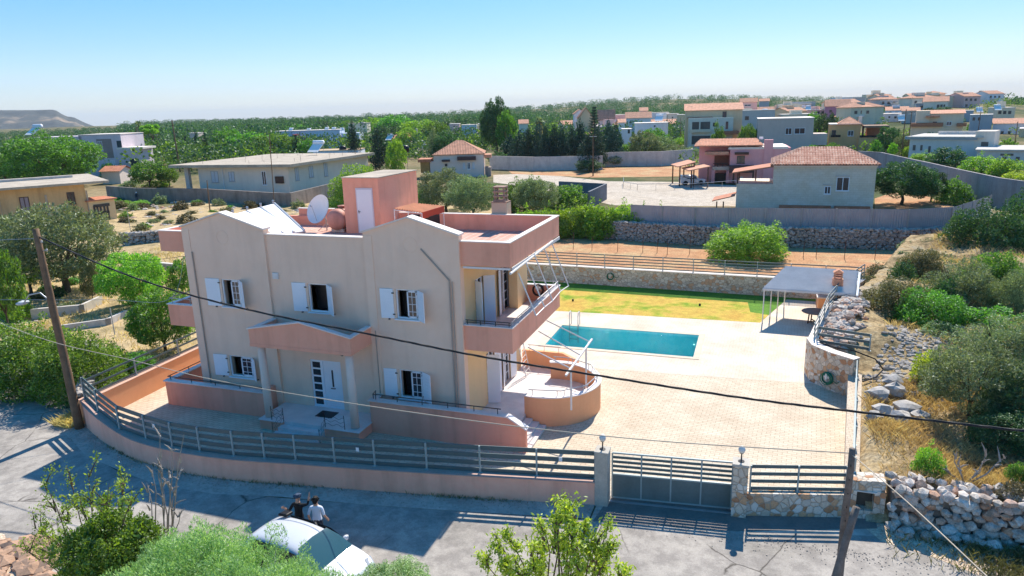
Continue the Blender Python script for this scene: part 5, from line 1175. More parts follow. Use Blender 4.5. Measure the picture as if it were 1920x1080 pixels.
def crown_pts(kind,rg,k=None):
    c=[];r=[]
    if kind in('round','olive'):
        k=int((k or 26)*1.3)
        for i in range(k):
            th=i*2.39996+rg.uniform(-.35,.35); ph=math.acos(max(-1,min(1,-0.85+1.83*(i+0.5)/k+rg.uniform(-.06,.06)))); q=rg.uniform(0.62,0.84)
            x=math.sin(ph)*math.cos(th)*0.5*q*1.18; y=math.sin(ph)*math.sin(th)*0.5*q*1.18; z=0.53+0.46*math.cos(ph)*q*1.05
            c.append((x,y,z)); s=rg.uniform(0.08,0.15); r.append((s,s,s*0.72))
        c.append((0,0,0.52)); r.append((0.30,0.30,0.26))
        for i in range(int(k*0.4)):
            th=rg.random()*6.283; ph=math.acos(rg.uniform(-0.5,1)); q=rg.uniform(0.88,1.06); c.append((math.sin(ph)*math.cos(th)*0.5*q,math.sin(ph)*math.sin(th)*0.5*q,0.53+0.44*math.cos(ph)*q)); s=rg.uniform(0.04,0.08); r.append((s,s,s*1.2))
    elif kind=='shrub':
        k=k or 22
        k=int(k*1.3)
        for i in range(k):
            th=i*2.39996+rg.uniform(-.4,.4); ph=math.acos(max(-1,min(1,-0.15+1.13*(i+0.5)/k+rg.uniform(-.06,.06)))); q=rg.uniform(0.58,0.86); c.append((math.sin(ph)*math.cos(th)*0.5*q*1.15,math.sin(ph)*math.sin(th)*0.5*q*1.15,0.12+0.80*math.cos(ph)*q)); s=rg.uniform(0.09,0.17); r.append((s,s,s*0.9))
        c.append((0,0,0.32)); r.append((0.33,0.33,0.32))
        for i in range(int(k*0.45)):
            th=rg.random()*6.283; ph=math.acos(rg.uniform(-0.05,1)); q=rg.uniform(0.86,1.06); c.append((math.sin(ph)*math.cos(th)*0.5*q,math.sin(ph)*math.sin(th)*0.5*q,0.12+0.80*math.cos(ph)*q)); s=rg.uniform(0.04,0.08); r.append((s*0.8,s*0.8,s*1.5))
    elif kind=='cypress':
        for i in range(16):
            z=0.06+0.90*i/15; w=0.40*math.sin(min(1,(1-z)*1.5+0.06)*1.57)*(0.6+0.4*min(1,z*4)); 
            for k_ in range(3): th=rg.random()*6.28; c.append((w*0.4*math.cos(th),w*0.4*math.sin(th),z)); r.append((w*0.75,w*0.75,0.07))
    elif kind=='pine':
        for i in range(18):
            th=rg.random()*6.283; q=rg.random()**0.5; c.append((0.42*q*math.cos(th),0.42*q*math.sin(th),0.72+0.20*(1-q*q)+rg.uniform(-.05,.05))); s=rg.uniform(0.1,0.16); r.append((s,s,s*0.5))
    return c,r
_T={}
def template(kind,shade,lod,var,bare=0.0):
    key=(kind,shade,lod,var)
    if key in _T: return _T[key]
    sd_=hash((kind,lod,var))&0xffff if False else (len(kind)*131+ord(kind[0])*17+ord(shade[0])*5+len(lod)*7+var*977+ord(lod[0]))
    rg=random.Random(sd_); c,r=crown_pts(kind,rg,{'hi':44,'mid':28,'lo':18}[lod] if kind!='cypress' and kind!='pine' else None)
    n={'hi':21000,'mid':5200,'lo':1300}[lod]; sz={'hi':0.034,'mid':0.060,'lo':0.12}[lod]; asp=0.42
    if kind=='cypress': n=int(n*0.8); sz*=0.9
    if shade in('olive','feather'): asp=0.30; n=int(n*1.15)
    me=leaves('crown',c,r,n,sz,asp,LM[shade],sd_,updir=0.5 if shade in('olive','cyp') else 0.15,fill=0.3)
    m=MB(); top=0.6
    if kind!='cypress':
        k=rg.choice((2,3,3)) if kind!='pine' else 1; fork=0.22 if kind!='pine' else 0.6
        m.tube([(0,0,-0.02),(0.01,0.01,fork*0.5),(0.0,0.0,fork)],[0.032,0.024,0.020],7)
        for i in range(5 if lod!='lo' else 3):
            th=i*1.26+rg.random(); q=rg.uniform(0.18,0.30); z=rg.uniform(0.55,0.75)
            p=[(0,0,fork*0.85),(q*0.45*math.cos(th),q*0.45*math.sin(th),fork+0.12),(q*math.cos(th),q*math.sin(th),z)]
            m.tube(p,[0.016,0.010,0.004],5); 
            for j in range(2): a2=th+rg.uniform(-.8,.8); m.tube([p[1],(q*1.25*math.cos(a2),q*1.25*math.sin(a2),z+rg.uniform(-.1,.08))],[0.008,0.002],4)
    else: m.tube([(0,0,-0.02),(0,0,0.9)],[0.02,0.004],5)
    tm=bpy.data.meshes.new('trunk'); tm.from_pydata(m.v,[],m.f); tm.materials.append(BARK); tm.update()
    _T[key]=(me,tm); return _T[key]
TR=random.Random(77)
def tree(px,base,top,wpx,shade,label,kind='round',lod='mid',name='tree',cat='tree',group=None,p=None,dz=0.0,depth=1.0,trunk=True):
    p=GT(px,base) if p is None else Vector(p)
    if p.z is None: pass
    p=Vector((p.x,p.y,p.z+dz)); h=max(0.3,HT(p,top)*(1.02 if kind!='cypress' else 1.0)); dist=(p-CC).dot(FW); w=wpx*dist/CF
    h=h/0.985
    r_=root(name,label,cat,tuple(p),TR.random()*6.28,group=group,scale=(w/1.08,w*depth/1.08,h))
    cm,tm=template(kind,shade,lod,TR.randrange(3))
    o=bpy.data.objects.new('crown',cm); COL.objects.link(o); o.parent=r_
    if trunk: o=bpy.data.objects.new('trunk',tm); COL.objects.link(o); o.parent=r_
    return r_
# ---- foreground plants, bottom of the picture
def bigcrown(name,label,cat,center,radii,nclump,n,size,asp,shade,seed,base,stem=0.1,up=0.6,name2='crown',cr=(0.16,0.28),low=-0.2,fill=0.35):
    rg=random.Random(seed); c=[];r=[]
    for i in range(nclump):
        th=rg.random()*6.283; ph=math.acos(rg.uniform(low,1)); q=rg.uniform(0.62,0.9)
        c.append((center[0]+radii[0]*q*math.sin(ph)*math.cos(th),center[1]+radii[1]*q*math.sin(ph)*math.sin(th),center[2]+radii[2]*q*math.cos(ph))); s=rg.uniform(*cr)*min(radii); r.append((s,s,s*1.0))
        if i%3==0: c[-1]=tuple(center[k]+(c[-1][k]-center[k])*1.16 for k in range(3)); r[-1]=(s*0.45,s*0.45,s*1.0)
    R_=root(name,label,cat,tuple(base)); me=leaves('crown',[tuple(Vector(q)-Vector(base)) for q in c],r,n,size,asp,LM[shade],seed,updir=up,fill=fill); o=bpy.data.objects.new(name2,me); COL.objects.link(o); o.parent=R_
    m=MB(); B=Vector(base); C0=Vector(center); m.tube([B,B.lerp(C0,0.5)+Vector((0.1,0.05,0)),C0],[stem,stem*0.8,stem*0.5],8)
    for i in range(0,nclump,max(1,nclump//26)): q=Vector(c[i]); m.tube([B.lerp(C0,0.55),B.lerp(C0,0.8).lerp(q,0.4)+Vector((0,0,0.1)),q],[stem*0.4,stem*0.2,0.012],5)
    m.build('trunk',BARK,R_); return R_,c
a=onZ(470,1085,4.1)
bigcrown('olive_tree','feathery pale green tree filling bottom edge in front of the white car','tree',(a.x-0.85,a.y-0.1,2.6),(3.25,2.1,2.15),210,140000,0.078,0.19,'feather',5,(a.x,a.y-0.4,0),0.16,0.9,cr=(0.12,0.2),low=0.0)
a=onZ(205,1010,2.6)
bigcrown('green_bush','glossy deep green bush at lower left of the road','bush',(a.x+0.05,a.y-0.1,1.65),(1.45,1.3,1.8),70,30000,0.085,0.5,'lush',6,(a.x,a.y-0.3,0),0.07,0.3,cr=(0.2,0.32))
def sprig(name,label,cat,base,stems,shade,leaf,nper,seed,mat=BARK,lw=0.4,spread=0.09,thick=0.02):
    """a bush of separate leafy shoots: stems = list of point lists"""
    rg=np.random.default_rng(seed); R_=root(name,label,cat,tuple(base)); B=Vector(base); m=MB(); vs=[]; N_=0
    for st in stems:
        st=[Vector(p) for p in st]; m.tube(st,[thick*(1-0.8*i/(len(st)-1)) for i in range(len(st))],5)
        if nper:
            for k in range(nper):
                s=rg.random()**0.8; f=s*(len(st)-1)*0.999; i=int(f); q=st[i].lerp(st[i+1],f-i)
                if s<0.2: continue
                d=Vector(rg.normal(size=3)); d.z+=0.5; d.normalize(); q=q+Vector(rg.normal(size=3))*spread
                b=d.cross(Vector(rg.normal(size=3))).normalized(); s2=leaf*(0.6+0.7*rg.random()); q=q-B
                vs+=[q-d*s2*.5,q+b*s2*lw*.5,q+d*s2*.5,q-b*s2*lw*.5]; N_+=1
    m.build('branches',mat,R_)
    if N_: me=rawmesh('leaves',np.array([tuple(v) for v in vs]),N_,LM[shade]); o=bpy.data.objects.new('leaves',me); COL.objects.link(o); o.parent=R_
    return R_
def fan(base,targets,zbend=0.5,seed=1,twigs=0,tl=0.5):
    rg=random.Random(seed); out=[]
    for t_ in targets:
        t_=Vector(t_); B=Vector(base); md=B.lerp(t_,0.5)+Vector((rg.uniform(-.15,.15),rg.uniform(-.15,.15),-0.05)); st=[B,md,B.lerp(t_,0.8)+Vector((rg.uniform(-.08,.08),0,0)),t_]; out.append(st)
        for k in range(twigs):
            s=rg.uniform(0.4,0.95); q=st[1].lerp(t_,s); e=q+Vector((rg.uniform(-1,1)*tl*0.6,rg.uniform(-1,1)*tl*0.5,rg.uniform(0.1,1)*tl)); out.append([q,q.lerp(e,.5)+Vector((0,0,0.03)),e])
    return out
bb_=onZ(205,1075,0.3); yv=onZ(205,1010,2.6).y-0.2
tg=[onY(x,y,yv+dy) for x,y,dy in ((80,900,0),(110,955,.4),(130,885,.2),(165,880,0),(205,905,-.3),(85,1000,.3),(60,985,.5),(235,900,.2),(150,940,-.3),(95,1040,0),(250,930,-.2),(120,1000,-.5),(45,1030,.2))]
sprig('sparse_bush','sparse twiggy bush with small yellow green leaves at lower left corner','bush',(bb_.x,bb_.y,0),fan((bb_.x,bb_.y-0.3,0.0),tg,seed=4,twigs=5,tl=0.6),'bright',0.085,46,8,spread=0.07,thick=0.022,lw=0.5)
db=onZ(298,985,1.9); tg=[onY(x,y,db.y) for x,y in ((300,800),(315,862),(345,815),(330,905),(285,880),(275,905),(322,835),(340,955),(305,905),(298,850))]
sprig('dead_branches','bare pale dead branches rising above the lower left bushes','branches',(db.x,db.y,0),fan((db.x,db.y,0.3),tg,seed=9,twigs=4,tl=0.4),'bright',0.1,0,9,mat=BARKP,thick=0.028)
yb=onZ(1045,1075,3.2); tg=[onY(x,y,yb.y+dy) for x,y,dy in ((900,1045,0),(925,1000,.2),(945,990,0),(985,1000,-.1),(1005,1020,.3),(1038,932,0),(1068,935,.1),(1080,958,0),(1020,985,-.2),(1098,990,.2),(1128,985,0),(1145,975,.1),(1155,1010,-.1),(1110,1040,.2),(1175,1065,0),(1055,1000,.3),(960,1040,-.3),(1005,1060,.3),(1075,1030,-.2),(1045,965,.2),(940,1060,.1),(1140,1050,.1),(1090,1070,-.3))]
sprig('almond_tree','yellow green leafy upright shoots of a tree rising at bottom centre below the gate','tree',(yb.x,yb.y,0),fan((yb.x,yb.y-0.1,1.2),tg,seed=12,twigs=5,tl=0.42),'yellow',0.115,66,13,spread=0.07,thick=0.03,lw=0.34)
tree(730,1100,1058,150,'feather','small pale green shrub at bottom edge right of the white car','shrub','hi','shrub','shrub',p=onZ(735,1110,1.2))
# ---- left garden
T=tree
T(128,553,385,215,'olive','large grey green olive tree behind the wooden utility pole','olive','hi','olive_tree')
T(20,545,400,90,'olive','olive tree at left frame edge before the ochre house','olive','mid','olive_tree')
T(18,620,462,75,'green','leafy green tree cut by left frame edge below olive tree','round','mid')
T(255,580,473,125,'bright','bright green citrus tree standing alone in the dry garden','round','hi','citrus_tree')
T(345,560,488,55,'green','green tree half hidden behind left corner of the villa','round','mid')
T(312,662,548,120,'green','many stemmed green shrub tree leaning against left wall of the villa garden','round','hi','shrub_tree')
T(60,722,590,200,'lush','large bright leafy bush over the lane left of the utility pole','shrub','hi','bush','bush')
T(150,742,608,160,'lush','sunlit leafy bush directly behind the utility pole','shrub','hi','bush','bush')
T(205,705,640,80,'bright','small loose bush between the pole and slatted fence','shrub','mid','bush','bush')
T(262,700,655,70,'green','low bush behind the slatted fence corner','shrub','mid','bush','bush')
T(60,560,502,125,'yellow','yellow green vine spreading on a low trellis left of the pole','pine','mid','grape_vine','vine')
T(120,545,505,80,'yellow','yellow green vine clump right of the pole on the trellis','pine','mid','grape_vine','vine')
T(175,566,500,36,'brown','thin half dry sapling beside the citrus tree','round','mid','sapling')
T(35,600,535,60,'bright','bright vine foliage at left edge beneath the lamp arm','shrub','mid','bush','bush')
T(112,560,530,26,'dark','dark clump growing at the foot of the olive trunk','shrub','lo','bush','bush')
T(125,590,560,40,'olive','grey dry bush beside the garden terrace edge','shrub','lo','bush','bush')
# ---- mid left
T(108,352,250,160,'green','broad dark carob tree behind the ochre flat roofed house','round','hi','carob_tree')
T(12,345,288,60,'green','green tree at left edge in front of the grey house','round','mid')
T(205,332,300,32,'bright','small conical green tree beside the grey house','shrub','mid')
T(237,332,311,26,'olive','small rounded grey shrub before the grey house door','shrub','mid','shrub','shrub')
T(282,352,300,70,'green','green tree between grey house and long white bungalow','round','mid')
T(318,350,312,40,'green','tree beside the carport pillar of long white bungalow','round','mid')
T(295,350,336,50,'bright','bright low shrub by the wall left of long bungalow','shrub','lo','shrub','shrub')
T(245,352,335,40,'olive','dusty shrub behind the wall in the left middle distance','shrub','lo','shrub','shrub')
T(292,295,233,48,'bright','bright flat crowned pine beside the distant palm','pine','mid','pine_tree')
T(335,300,262,45,'green','light green tree behind the tall pole','round','mid')
T(520,300,250,90,'green','wide green tree behind the long bungalow roof, beside the red tank','round','mid')
T(470,300,248,95,'green','wide green tree behind the middle of long bungalow roof','round','mid')
T(580,300,262,40,'green','green tree under the red tank','round','mid')
for i,(x,b,t_,w_) in enumerate(((335,282,246,18),(372,290,247,14),(388,292,246,15),(404,290,252,14),(352,292,252,14))):
    T(x,b,t_,w_,'cyp','narrow dark cypress behind the long bungalow, %s from left'%ords[i],'cypress','lo','cypress_tree',group='narrow cypresses behind the long bungalow')
T(430,290,240,60,'green','bushy dark green tree right of the narrow cypresses','round','mid')
T(558,300,255,26,'cyp','dark conifer beside the white house with roof tank','cypress','lo','cypress_tree')
T(666,310,226,34,'cyp','tall dark conifer right of the white house with solar heaters','cypress','mid','conifer')
T(712,320,238,48,'cyp','broad dark conifer left of the red roofed chapel house','cypress','mid','conifer')
T(745,340,262,40,'bright','bright green tree beside the black water tank','round','mid')
T(835,300,250,50,'dark','dark tree behind the small hip roofed house','round','mid')
T(815,300,240,40,'olive','grey brown conifer behind the small chapel gate','cypress','mid','conifer')
T(860,300,268,40,'dark','dark small tree left of the big tiled roof','round','mid')
T(880,298,278,44,'olive','pale bushy tree in front of the big tiled roof','round','mid')
# green wood behind centre-left
for i,(x,b,t_,w_,s_) in enumerate(((560,262,234,60,'green'),(610,258,228,60,'dark'),(650,258,226,70,'green'),(700,262,222,70,'bright'),(745,262,215,80,'green'),(790,268,224,80,'bright'),(820,275,228,60,'green'),(770,285,240,60,'bright'),(735,278,236,60,'dark'),(850,250,222,60,'dark'),(890,250,222,60,'dark'),(690,252,222,50,'dark'))):
    T(x,b,t_,w_,s_,'%s green tree in the wood behind the chapel house, %s from left'%({'green':'leafy','dark':'dark','bright':'light'}[s_],ords[i]),'round','mid',group='trees in the wood behind the chapel house')
T(932,290,188,60,'dark','tall broad crowned tree standing above the skyline left of centre','round','hi','tall_tree')
T(950,292,208,40,'green','lower green half of the tall tree group above the skyline','round','mid','tall_tree')
# centre olives in front of the yard
T(675,400,300,110,'bright','bright leafy tree mass behind the pink stair tower','shrub','hi')
T(735,390,315,75,'olive','olive tree just right of the pink stair tower','shrub','mid','olive_tree')
T(838,400,318,110,'olive','dark round olive tree behind the orange corrugated shelter','olive','hi','olive_tree')
T(888,412,330,105,'olive','silvery olive tree left of the villa chimney','olive','hi','olive_tree')
T(985,395,325,95,'green','green leafy tree behind the villa chimney','shrub','hi')
T(1005,402,335,90,'olive','olive tree right of the villa chimney','olive','hi','olive_tree')
T(1060,392,340,90,'green','leafy green tree inside the grey walled corner','shrub','mid')
T(790,398,355,60,'green','green bush between the stair tower olives','shrub','mid','bush','bush')
# creeper on the sheet fence
for i,(x,b,t_,w_) in enumerate(((985,414,384,80),(1030,414,379,90),(1075,414,374,100),(1120,414,372,100),(1165,412,376,90),(1205,408,380,80),(1240,402,381,60),(1100,432,386,100),(1150,432,388,90),(1050,428,388,80))):
    T(x,b,t_,w_,'bright','bright green creeper clump hanging over the grey fence behind the villa, %s patch'%ords[i],'shrub','mid','creeper','creeper',group='creeper clumps on the fence',depth=0.5,trunk=False,p=(lambda q:(q.x,q.y,0.3 if b<415 else 0))(GT(x,445)))
T(1150,442,428,30,'dark','dark bush at the foot of the field stone wall','shrub','lo','bush','bush')
# dark conifer grove
cg=[(958,308,252,36),(975,312,246,38),(992,314,240,34),(1008,314,236,36),(1024,316,232,32),(1040,316,234,34),(1056,316,236,34),(1072,314,238,34),(1088,312,226,30),(1140,300,224,22),(1155,302,228,22),(1148,308,240,40),(1105,318,250,40),(1122,316,240,30)]
for i,(x,b,t_,w_) in enumerate(cg): T(x,b,t_,w_*1.5,'cyp','dark conifer in the dense grove behind the long concrete wall, %s from left'%ords[i],'cypress','mid','conifer',group='dark conifers in the grove')
for i,(x,b,t_,w_,s_) in enumerate(((1180,302,268,50,'green'),(1150,312,292,40,'olive'),(1208,304,246,60,'olive'),(1240,302,255,55,'olive'),(1262,304,270,50,'olive'),(1290,304,275,45,'olive'),(1225,290,240,60,'green'),(1275,275,258,30,'bright'),(1180,260,240,50,'green'),(1105,322,300,55,'dark'),(935,312,285,40,'dark'))):
    T(x,b,t_,w_,s_,'%s tree in the orchard behind the concrete wall, %s in row'%({'green':'green','olive':'grey green olive','bright':'small bright green','dark':'dark bushy'}[s_],ords[i]),'olive' if s_=='olive' else 'round','mid',group='orchard trees behind the concrete wall')
# ---- middle field and right side
T(1403,484,406,150,'bright','bright green round tree standing alone in the red field','shrub','hi')
T(1690,383,303,120,'dark','dark evergreen tree with short trunk right of the stone house','round','hi')
T(1745,378,322,55,'dark','smaller dark tree beside the evergreen right of stone house','round','mid')
T(1787,380,330,65,'green','bright bushy tree in front of the grey curving wall','shrub','mid')
T(1775,318,272,85,'dark','round dark olive bush above the grey curving wall','shrub','mid','bush','bush')
T(1840,325,285,70,'bright','light green bush above the grey wall near right edge','shrub','mid','bush','bush')
T(1885,330,290,70,'bright','yellow green bush at right edge above the grey wall','shrub','mid','bush','bush')
T(1730,308,282,60,'bright','low yellow green bush at top of the grey curving wall','shrub','mid','bush','bush')
T(1905,350,318,60,'yellow','yellowish bush at right edge behind the wall end','shrub','mid','bush','bush')
T(1842,500,368,150,'dark','large dark green bush at the corner of the sheet fence','shrub','hi','bush','bush')
T(1910,490,350,110,'dark','tall dark bush at right frame edge beside the sheet fence','shrub','hi','bush','bush')
T(1650,315,270,14,'dark','slim tree before the half built house','cypress','lo')
HZ=1.1
def G1(x,y,z=1.2): return onZ(x,y,z)
for (x,b,t_,w_,s_,k_,lab) in ((1725,530,465,75,'brown','shrub','dry olive brown bush beyond the pavilion railing'),(1690,545,490,55,'dark','shrub','dark low bush beyond the pavilion railing'),(1685,600,520,110,'brown','shrub','brownish scrub bush right of the pavilion'),
  (1745,622,535,125,'green','shrub','bright green dense shrub in middle of the rocky slope'),(1800,590,480,130,'olive','shrub','grey green olive bush on the right slope'),(1860,560,470,110,'green','shrub','green bush at the right slope top'),(1905,610,490,90,'olive','shrub','olive bush cut by right frame edge'),
  (1880,690,590,130,'olive','shrub','pale olive bush on right edge of slope'),(1815,780,650,150,'olive','olive','big loose olive tree on the right slope above the rubble'),(1900,800,680,120,'dark','shrub','dark foliage mass at right edge below the black cable'),
  (1775,600,520,60,'dark','shrub','dark gap bush between slope shrubs'),(1700,640,600,40,'brown','shrub','small dry bush beside grey boulders'),(1745,720,650,70,'yellow','shrub','yellowish weed bush on the rubble slope'),(1737,893,830,52,'bright','shrub','small bright green sapling among straw near the stone pile'),
  (1905,905,868,36,'green','shrub','green weed bush on the dry bank at right edge'),(1898,945,905,60,'brown','shrub','brownish bush beside stone pile at right edge'),(1880,830,770,110,'dark','shrub','dark shaded bush under the olive at right edge')):
    p=G1(x,b,1.0); dist=(p-CC).dot(FW); T(x,b,t_-4,w_*1.12,s_,lab,k_,'hi' if w_>70 else 'mid','bush','bush',p=p)
for i,(x,b,t_,w_,s_) in enumerate(((1640,580,535,60,'brown'),(1760,500,470,60,'brown'),(1790,540,500,70,'olive'),(1840,560,500,90,'olive'),(1900,540,495,70,'dark'),(1715,575,535,70,'brown'),(1850,640,570,120,'green'),(1660,620,590,50,'brown'),(1765,655,600,80,'olive'),(1740,470,445,40,'olive'),(1620,540,508,50,'brown'),(1650,520,492,50,'brown'),(1665,556,520,60,'brown'),(1612,600,560,40,'brown'),(1640,640,610,50,'brown'),(1700,470,450,30,'olive'),(1900,740,660,90,'olive'),(1700,500,470,50,'dark'))):
    T(x,b,t_,w_*1.2,s_,'%s scrub filling the right hand slope, %s of the thicket'%({'brown':'dry brownish','olive':'grey green','dark':'dark','green':'bright green'}[s_],ords[i]),'shrub','mid','scrub_bush','bush',group='scrub bushes on the right slope',p=G1(x,b,0.9))
for i,(pts,h) in enumerate((([(60,600),(150,592),(185,575)],0.45),([(105,632),(200,618),(232,602)],0.4),([(250,500),(330,508)],0.3))):
    m=MB(); P_=[GT(*p) for p in pts]
    for a,b in zip(P_[:-1],P_[1:]): m.ext([a,b,b+Vector((0.1,0.35,0)),a+Vector((0.1,0.35,0))],(0,0,h+0.3))
    tag(m.build('garden_kerb',CONC),'low rough concrete terrace edge in the dry garden, %s'%('behind the utility pole','just right of the utility pole','farther back near the citrus tree')[i],'kerb')
# dead snag
sp_=onZ(1810,905,1.1); tg=[onY(x,y,sp_.y) for x,y in ((1770,880),(1790,855),(1850,850),(1888,855),(1840,880),(1800,870))]
sprig('dead_branches','twisted grey dead branches lying on the dry bank at right','branches',(sp_.x,sp_.y,1),fan((sp_.x,sp_.y,1.0),tg,seed=19,twigs=3,tl=0.5),'bright',0.1,0,9,mat=BARKP,thick=0.035)
sp_=onZ(1690,520,1.2); tg=[onY(x,y,sp_.y) for x,y in ((1690,480),(1710,475),(1680,490))]
# palms
def palm(px,base,top,wpx,label):
    p=GT(px,base); h=HT(p,top); w=wpx*(p-CC).dot(FW)/CF; g=root('palm_tree',label,'palm tree',tuple(p)); m=MB(); m.tube([p,p+Vector((0.1,0,h*0.5)),p+Vector((0,0,h*0.8))],[w*0.10,w*0.085,w*0.07],8); m.build('trunk',M('palm_trunk',(0.22,0.17,0.12),0.95,0.3,3),g)
    rg=random.Random(px); m=MB(); c=p+Vector((0,0,h*0.8)); 
    for i in range(60):
        th=rg.random()*6.283; el=rg.uniform(-0.9,1.3); L=w*0.55; d=Vector((math.cos(th)*math.cos(el),math.sin(th)*math.cos(el),math.sin(el)*1.1)); q1=c+d*L*0.5; q2=c+d*L+Vector((0,0,-L*0.35)); s=d.cross(Vector((0,0,1))).normalized()*w*0.05
        m.add([c,q1+s,q2,q1-s],[(0,1,2,3)])
    m.build('crown',LM['olive'],g); m=MB()
    for i in range(40):
        th=rg.random()*6.283; q=c+Vector((math.cos(th)*w*0.18,math.sin(th)*w*0.18,-h*0.02)); e=q+Vector((math.cos(th)*w*0.06,math.sin(th)*w*0.06,-h*rg.uniform(0.15,0.3))); s=Vector((-math.sin(th),math.cos(th),0))*w*0.03; m.add([q-s,q+s,e+s,e-s],[(0,1,2,3)])
    m.build('dry_skirt',LM['straw'],g)
palm(267,285,223,26,'tall palm tree on the left skyline'); palm(946,292,220,24,'palm with dry skirt right of the tall broad tree'); palm(1013,290,212,28,'palm with dry hanging fronds behind the conifer grove')
# araucaria
p=GT(1114,318); h=HT(p,200); g=root('norfolk_pine','tall tiered conifer with separate layered branches above the dark grove','conifer',tuple(p)); w=30*(p-CC).dot(FW)/CF
m=MB(); m.tube([p,p+Vector((0,0,h*0.98))],[0.3,0.04],6); m.build('trunk',BARK,g); cs=[];rs=[]
for i in range(15):
    s=i/14; z=h*(0.35+0.63*s); L=w*0.62*(1-s*0.88)
    for k in range(7):
        th=k*0.9+i
        for q in (0.25,0.5,0.75,1.0): cs.append((L*q*math.cos(th),L*q*math.sin(th),z+L*0.35*q*q)); rs.append((0.28,0.28,0.16))
me=leaves('crown',cs,rs,9000,0.22,0.3,LM['cyp'],3); o=bpy.data.objects.new('crown',me); COL.objects.link(o); o.parent=g
# village trees scattered among the houses
vt=[]; VR=random.Random(21)
for (x,b,t_,w_,s_) in ((1230,258,240,26,'green'),(1300,236,222,20,'dark'),(1345,290,225,30,'green'),(1400,292,232,36,'green'),(1420,290,240,36,'dark'),(1487,200,182,26,'dark'),(1250,235,212,40,'dark'),(1330,252,236,24,'green'),(1375,225,210,22,'green'),(1480,232,213,40,'green'),(1520,262,212,40,'green'),(1545,270,212,44,'dark'),(1538,282,238,26,'bright'),(1480,258,228,20,'green'),(1610,215,188,36,'green'),(1612,232,212,36,'bright'),(1665,290,236,46,'dark'),(1690,296,240,40,'olive'),(1665,216,190,30,'green'),(1700,210,188,34,'green'),(1640,300,262,20,'green'),(1672,298,268,18,'bright'),(1700,300,275,22,'bright'),(1740,215,200,24,'dark'),(1768,215,200,30,'dark'),(1560,300,268,30,'green'),(1520,305,272,34,'green'),(1822,250,232,20,'green'),(1835,240,222,20,'dark'),(1455,262,238,24,'olive'),(1200,265,244,36,'green'),(1160,262,240,30,'bright'),(1885,300,262,30,'green'),(1420,215,198,16,'dark'),(1440,222,206,18,'dark')):
    vt.append((x,b,t_,w_,s_))
vt.sort()
def ordn(n): 
    tens={2:'twenty',3:'thirty',4:'forty',5:'fifty'}
    return ords[n] if n<20 else tens[(n+1)//10]+('ieth'.replace('ieth','') if False else '')+('-'+ords[(n+1)%10-1] if (n+1)%10 else 'th')
for i,(x,b,t_,w_,s_) in enumerate(vt): T(x,b,t_,w_,s_,'%s tree among the village houses on right, %s from left'%({'green':'green','dark':'dark','bright':'bright green','olive':'greyish'}[s_],ordn(i)),'round' if i%3 else 'shrub','lo' if w_<30 else 'mid',group='trees among the village houses')
# ---- far woods as masses
def wood(name,label,regions,n,shade,seed,sz=(3.0,6.0),leaf=0.9,per=26):
    rg=np.random.default_rng(seed); cs=[];rs=[]
    for k in range(n):
        x0,x1,va,vb=regions[k%len(regions)]; px=rg.uniform(x0,x1); v=rg.uniform(va,vb); q=pv(px,300,v); z=terr(q.x,q.y); s=rg.uniform(*sz); cs.append((q.x,q.y,z+s*0.55)); rs.append((s*0.75,s*0.75,s*0.62))
    me=leaves(name,cs,rs,n*per,leaf,0.8,LM[shade],seed,fill=0.15,updir=0.3); o=bpy.data.objects.new(name,me); COL.objects.link(o); return tag(o,label,'woodland',kind='stuff')
wood('distant_woodland','dark evergreen woodland stretching along the skyline behind left and centre',[(235,760,300,1200),(235,1000,500,1500),(300,1300,420,1300),(900,1560,700,1650)],3200,'dark',31,(4,9),1.05,95)
wood('distant_scrub','low dark scrub woodland below the table mountain at left skyline',[(-250,240,260,1100)],900,'dark',35,(2.2,4.2),0.9,60)
wood('distant_grove','mixed green woodland in the left middle distance behind the bungalow',[(-100,560,170,330),(480,900,200,420),(860,1300,230,480)],520,'green',32,(3,6),0.8,80)
wood('distant_evergreens','dark evergreen trees mixed through the left middle distance woodland',[(-100,560,170,330),(480,900,200,420),(860,1300,230,480)],800,'dark',36,(3,7),0.7,90)
wood('hillside_woodland','dark green wooded ridge behind the village at far right',[(1620,2050,560,1000),(1500,2050,480,700)],900,'dark',33,(3.5,6.5),1.0,80)
wood('village_greenery','low green undergrowth between the village houses',[(1180,1900,150,420)],260,'green',34,(1.5,3.2),0.5,60)
# ---- grasses
def tufts(name,label,area,n,blade,h,shade,seed,zf):
    rg=np.random.default_rng(seed); vs=[]; N_=0; k=0
    while N_<n and k<n*6+40000:
        k+=1; x=rg.uniform(area[0],area[1]); y=rg.uniform(area[2],area[3])
        if not area[4](x,y): continue
        if math.sin(x*0.9+seed)*math.cos(y*0.8)+rg.normal()*0.5<area[5]: continue
        z=zf(x,y); th=rg.uniform(0,6.28); L=h*rg.uniform(0.5,1.2); d=Vector((rg.normal()*0.35,rg.normal()*0.35,1)); b=Vector((math.cos(th),math.sin(th),0))*blade; p=Vector((x,y,z)); m_=p+d*L*0.55; e=p+d*L+Vector((d.x*L*.4,d.y*L*.4,0))
        vs+=[p-b,p+b,m_+b*0.7,e]; N_+=1
    me=rawmesh(name,np.array([tuple(v) for v in vs]),N_,LM[shade]); o=bpy.data.objects.new(name,me); COL.objects.link(o); return tag(o,label,'grass',kind='stuff')
tufts('dry_grass','tall straw coloured grass on the right bank behind boundary wall',(15.2,32,-1.6,8.0,lambda x,y:x>xw(y)+0.7,-0.2),46000,0.007,0.30,'straw',41,rh)
tufts('dry_grass','dry straw grass on the upper right slope',(17,48,10,44,lambda x,y:x>16+0.28*(y-9),-0.1),34000,0.012,0.34,'straw',42,rh)
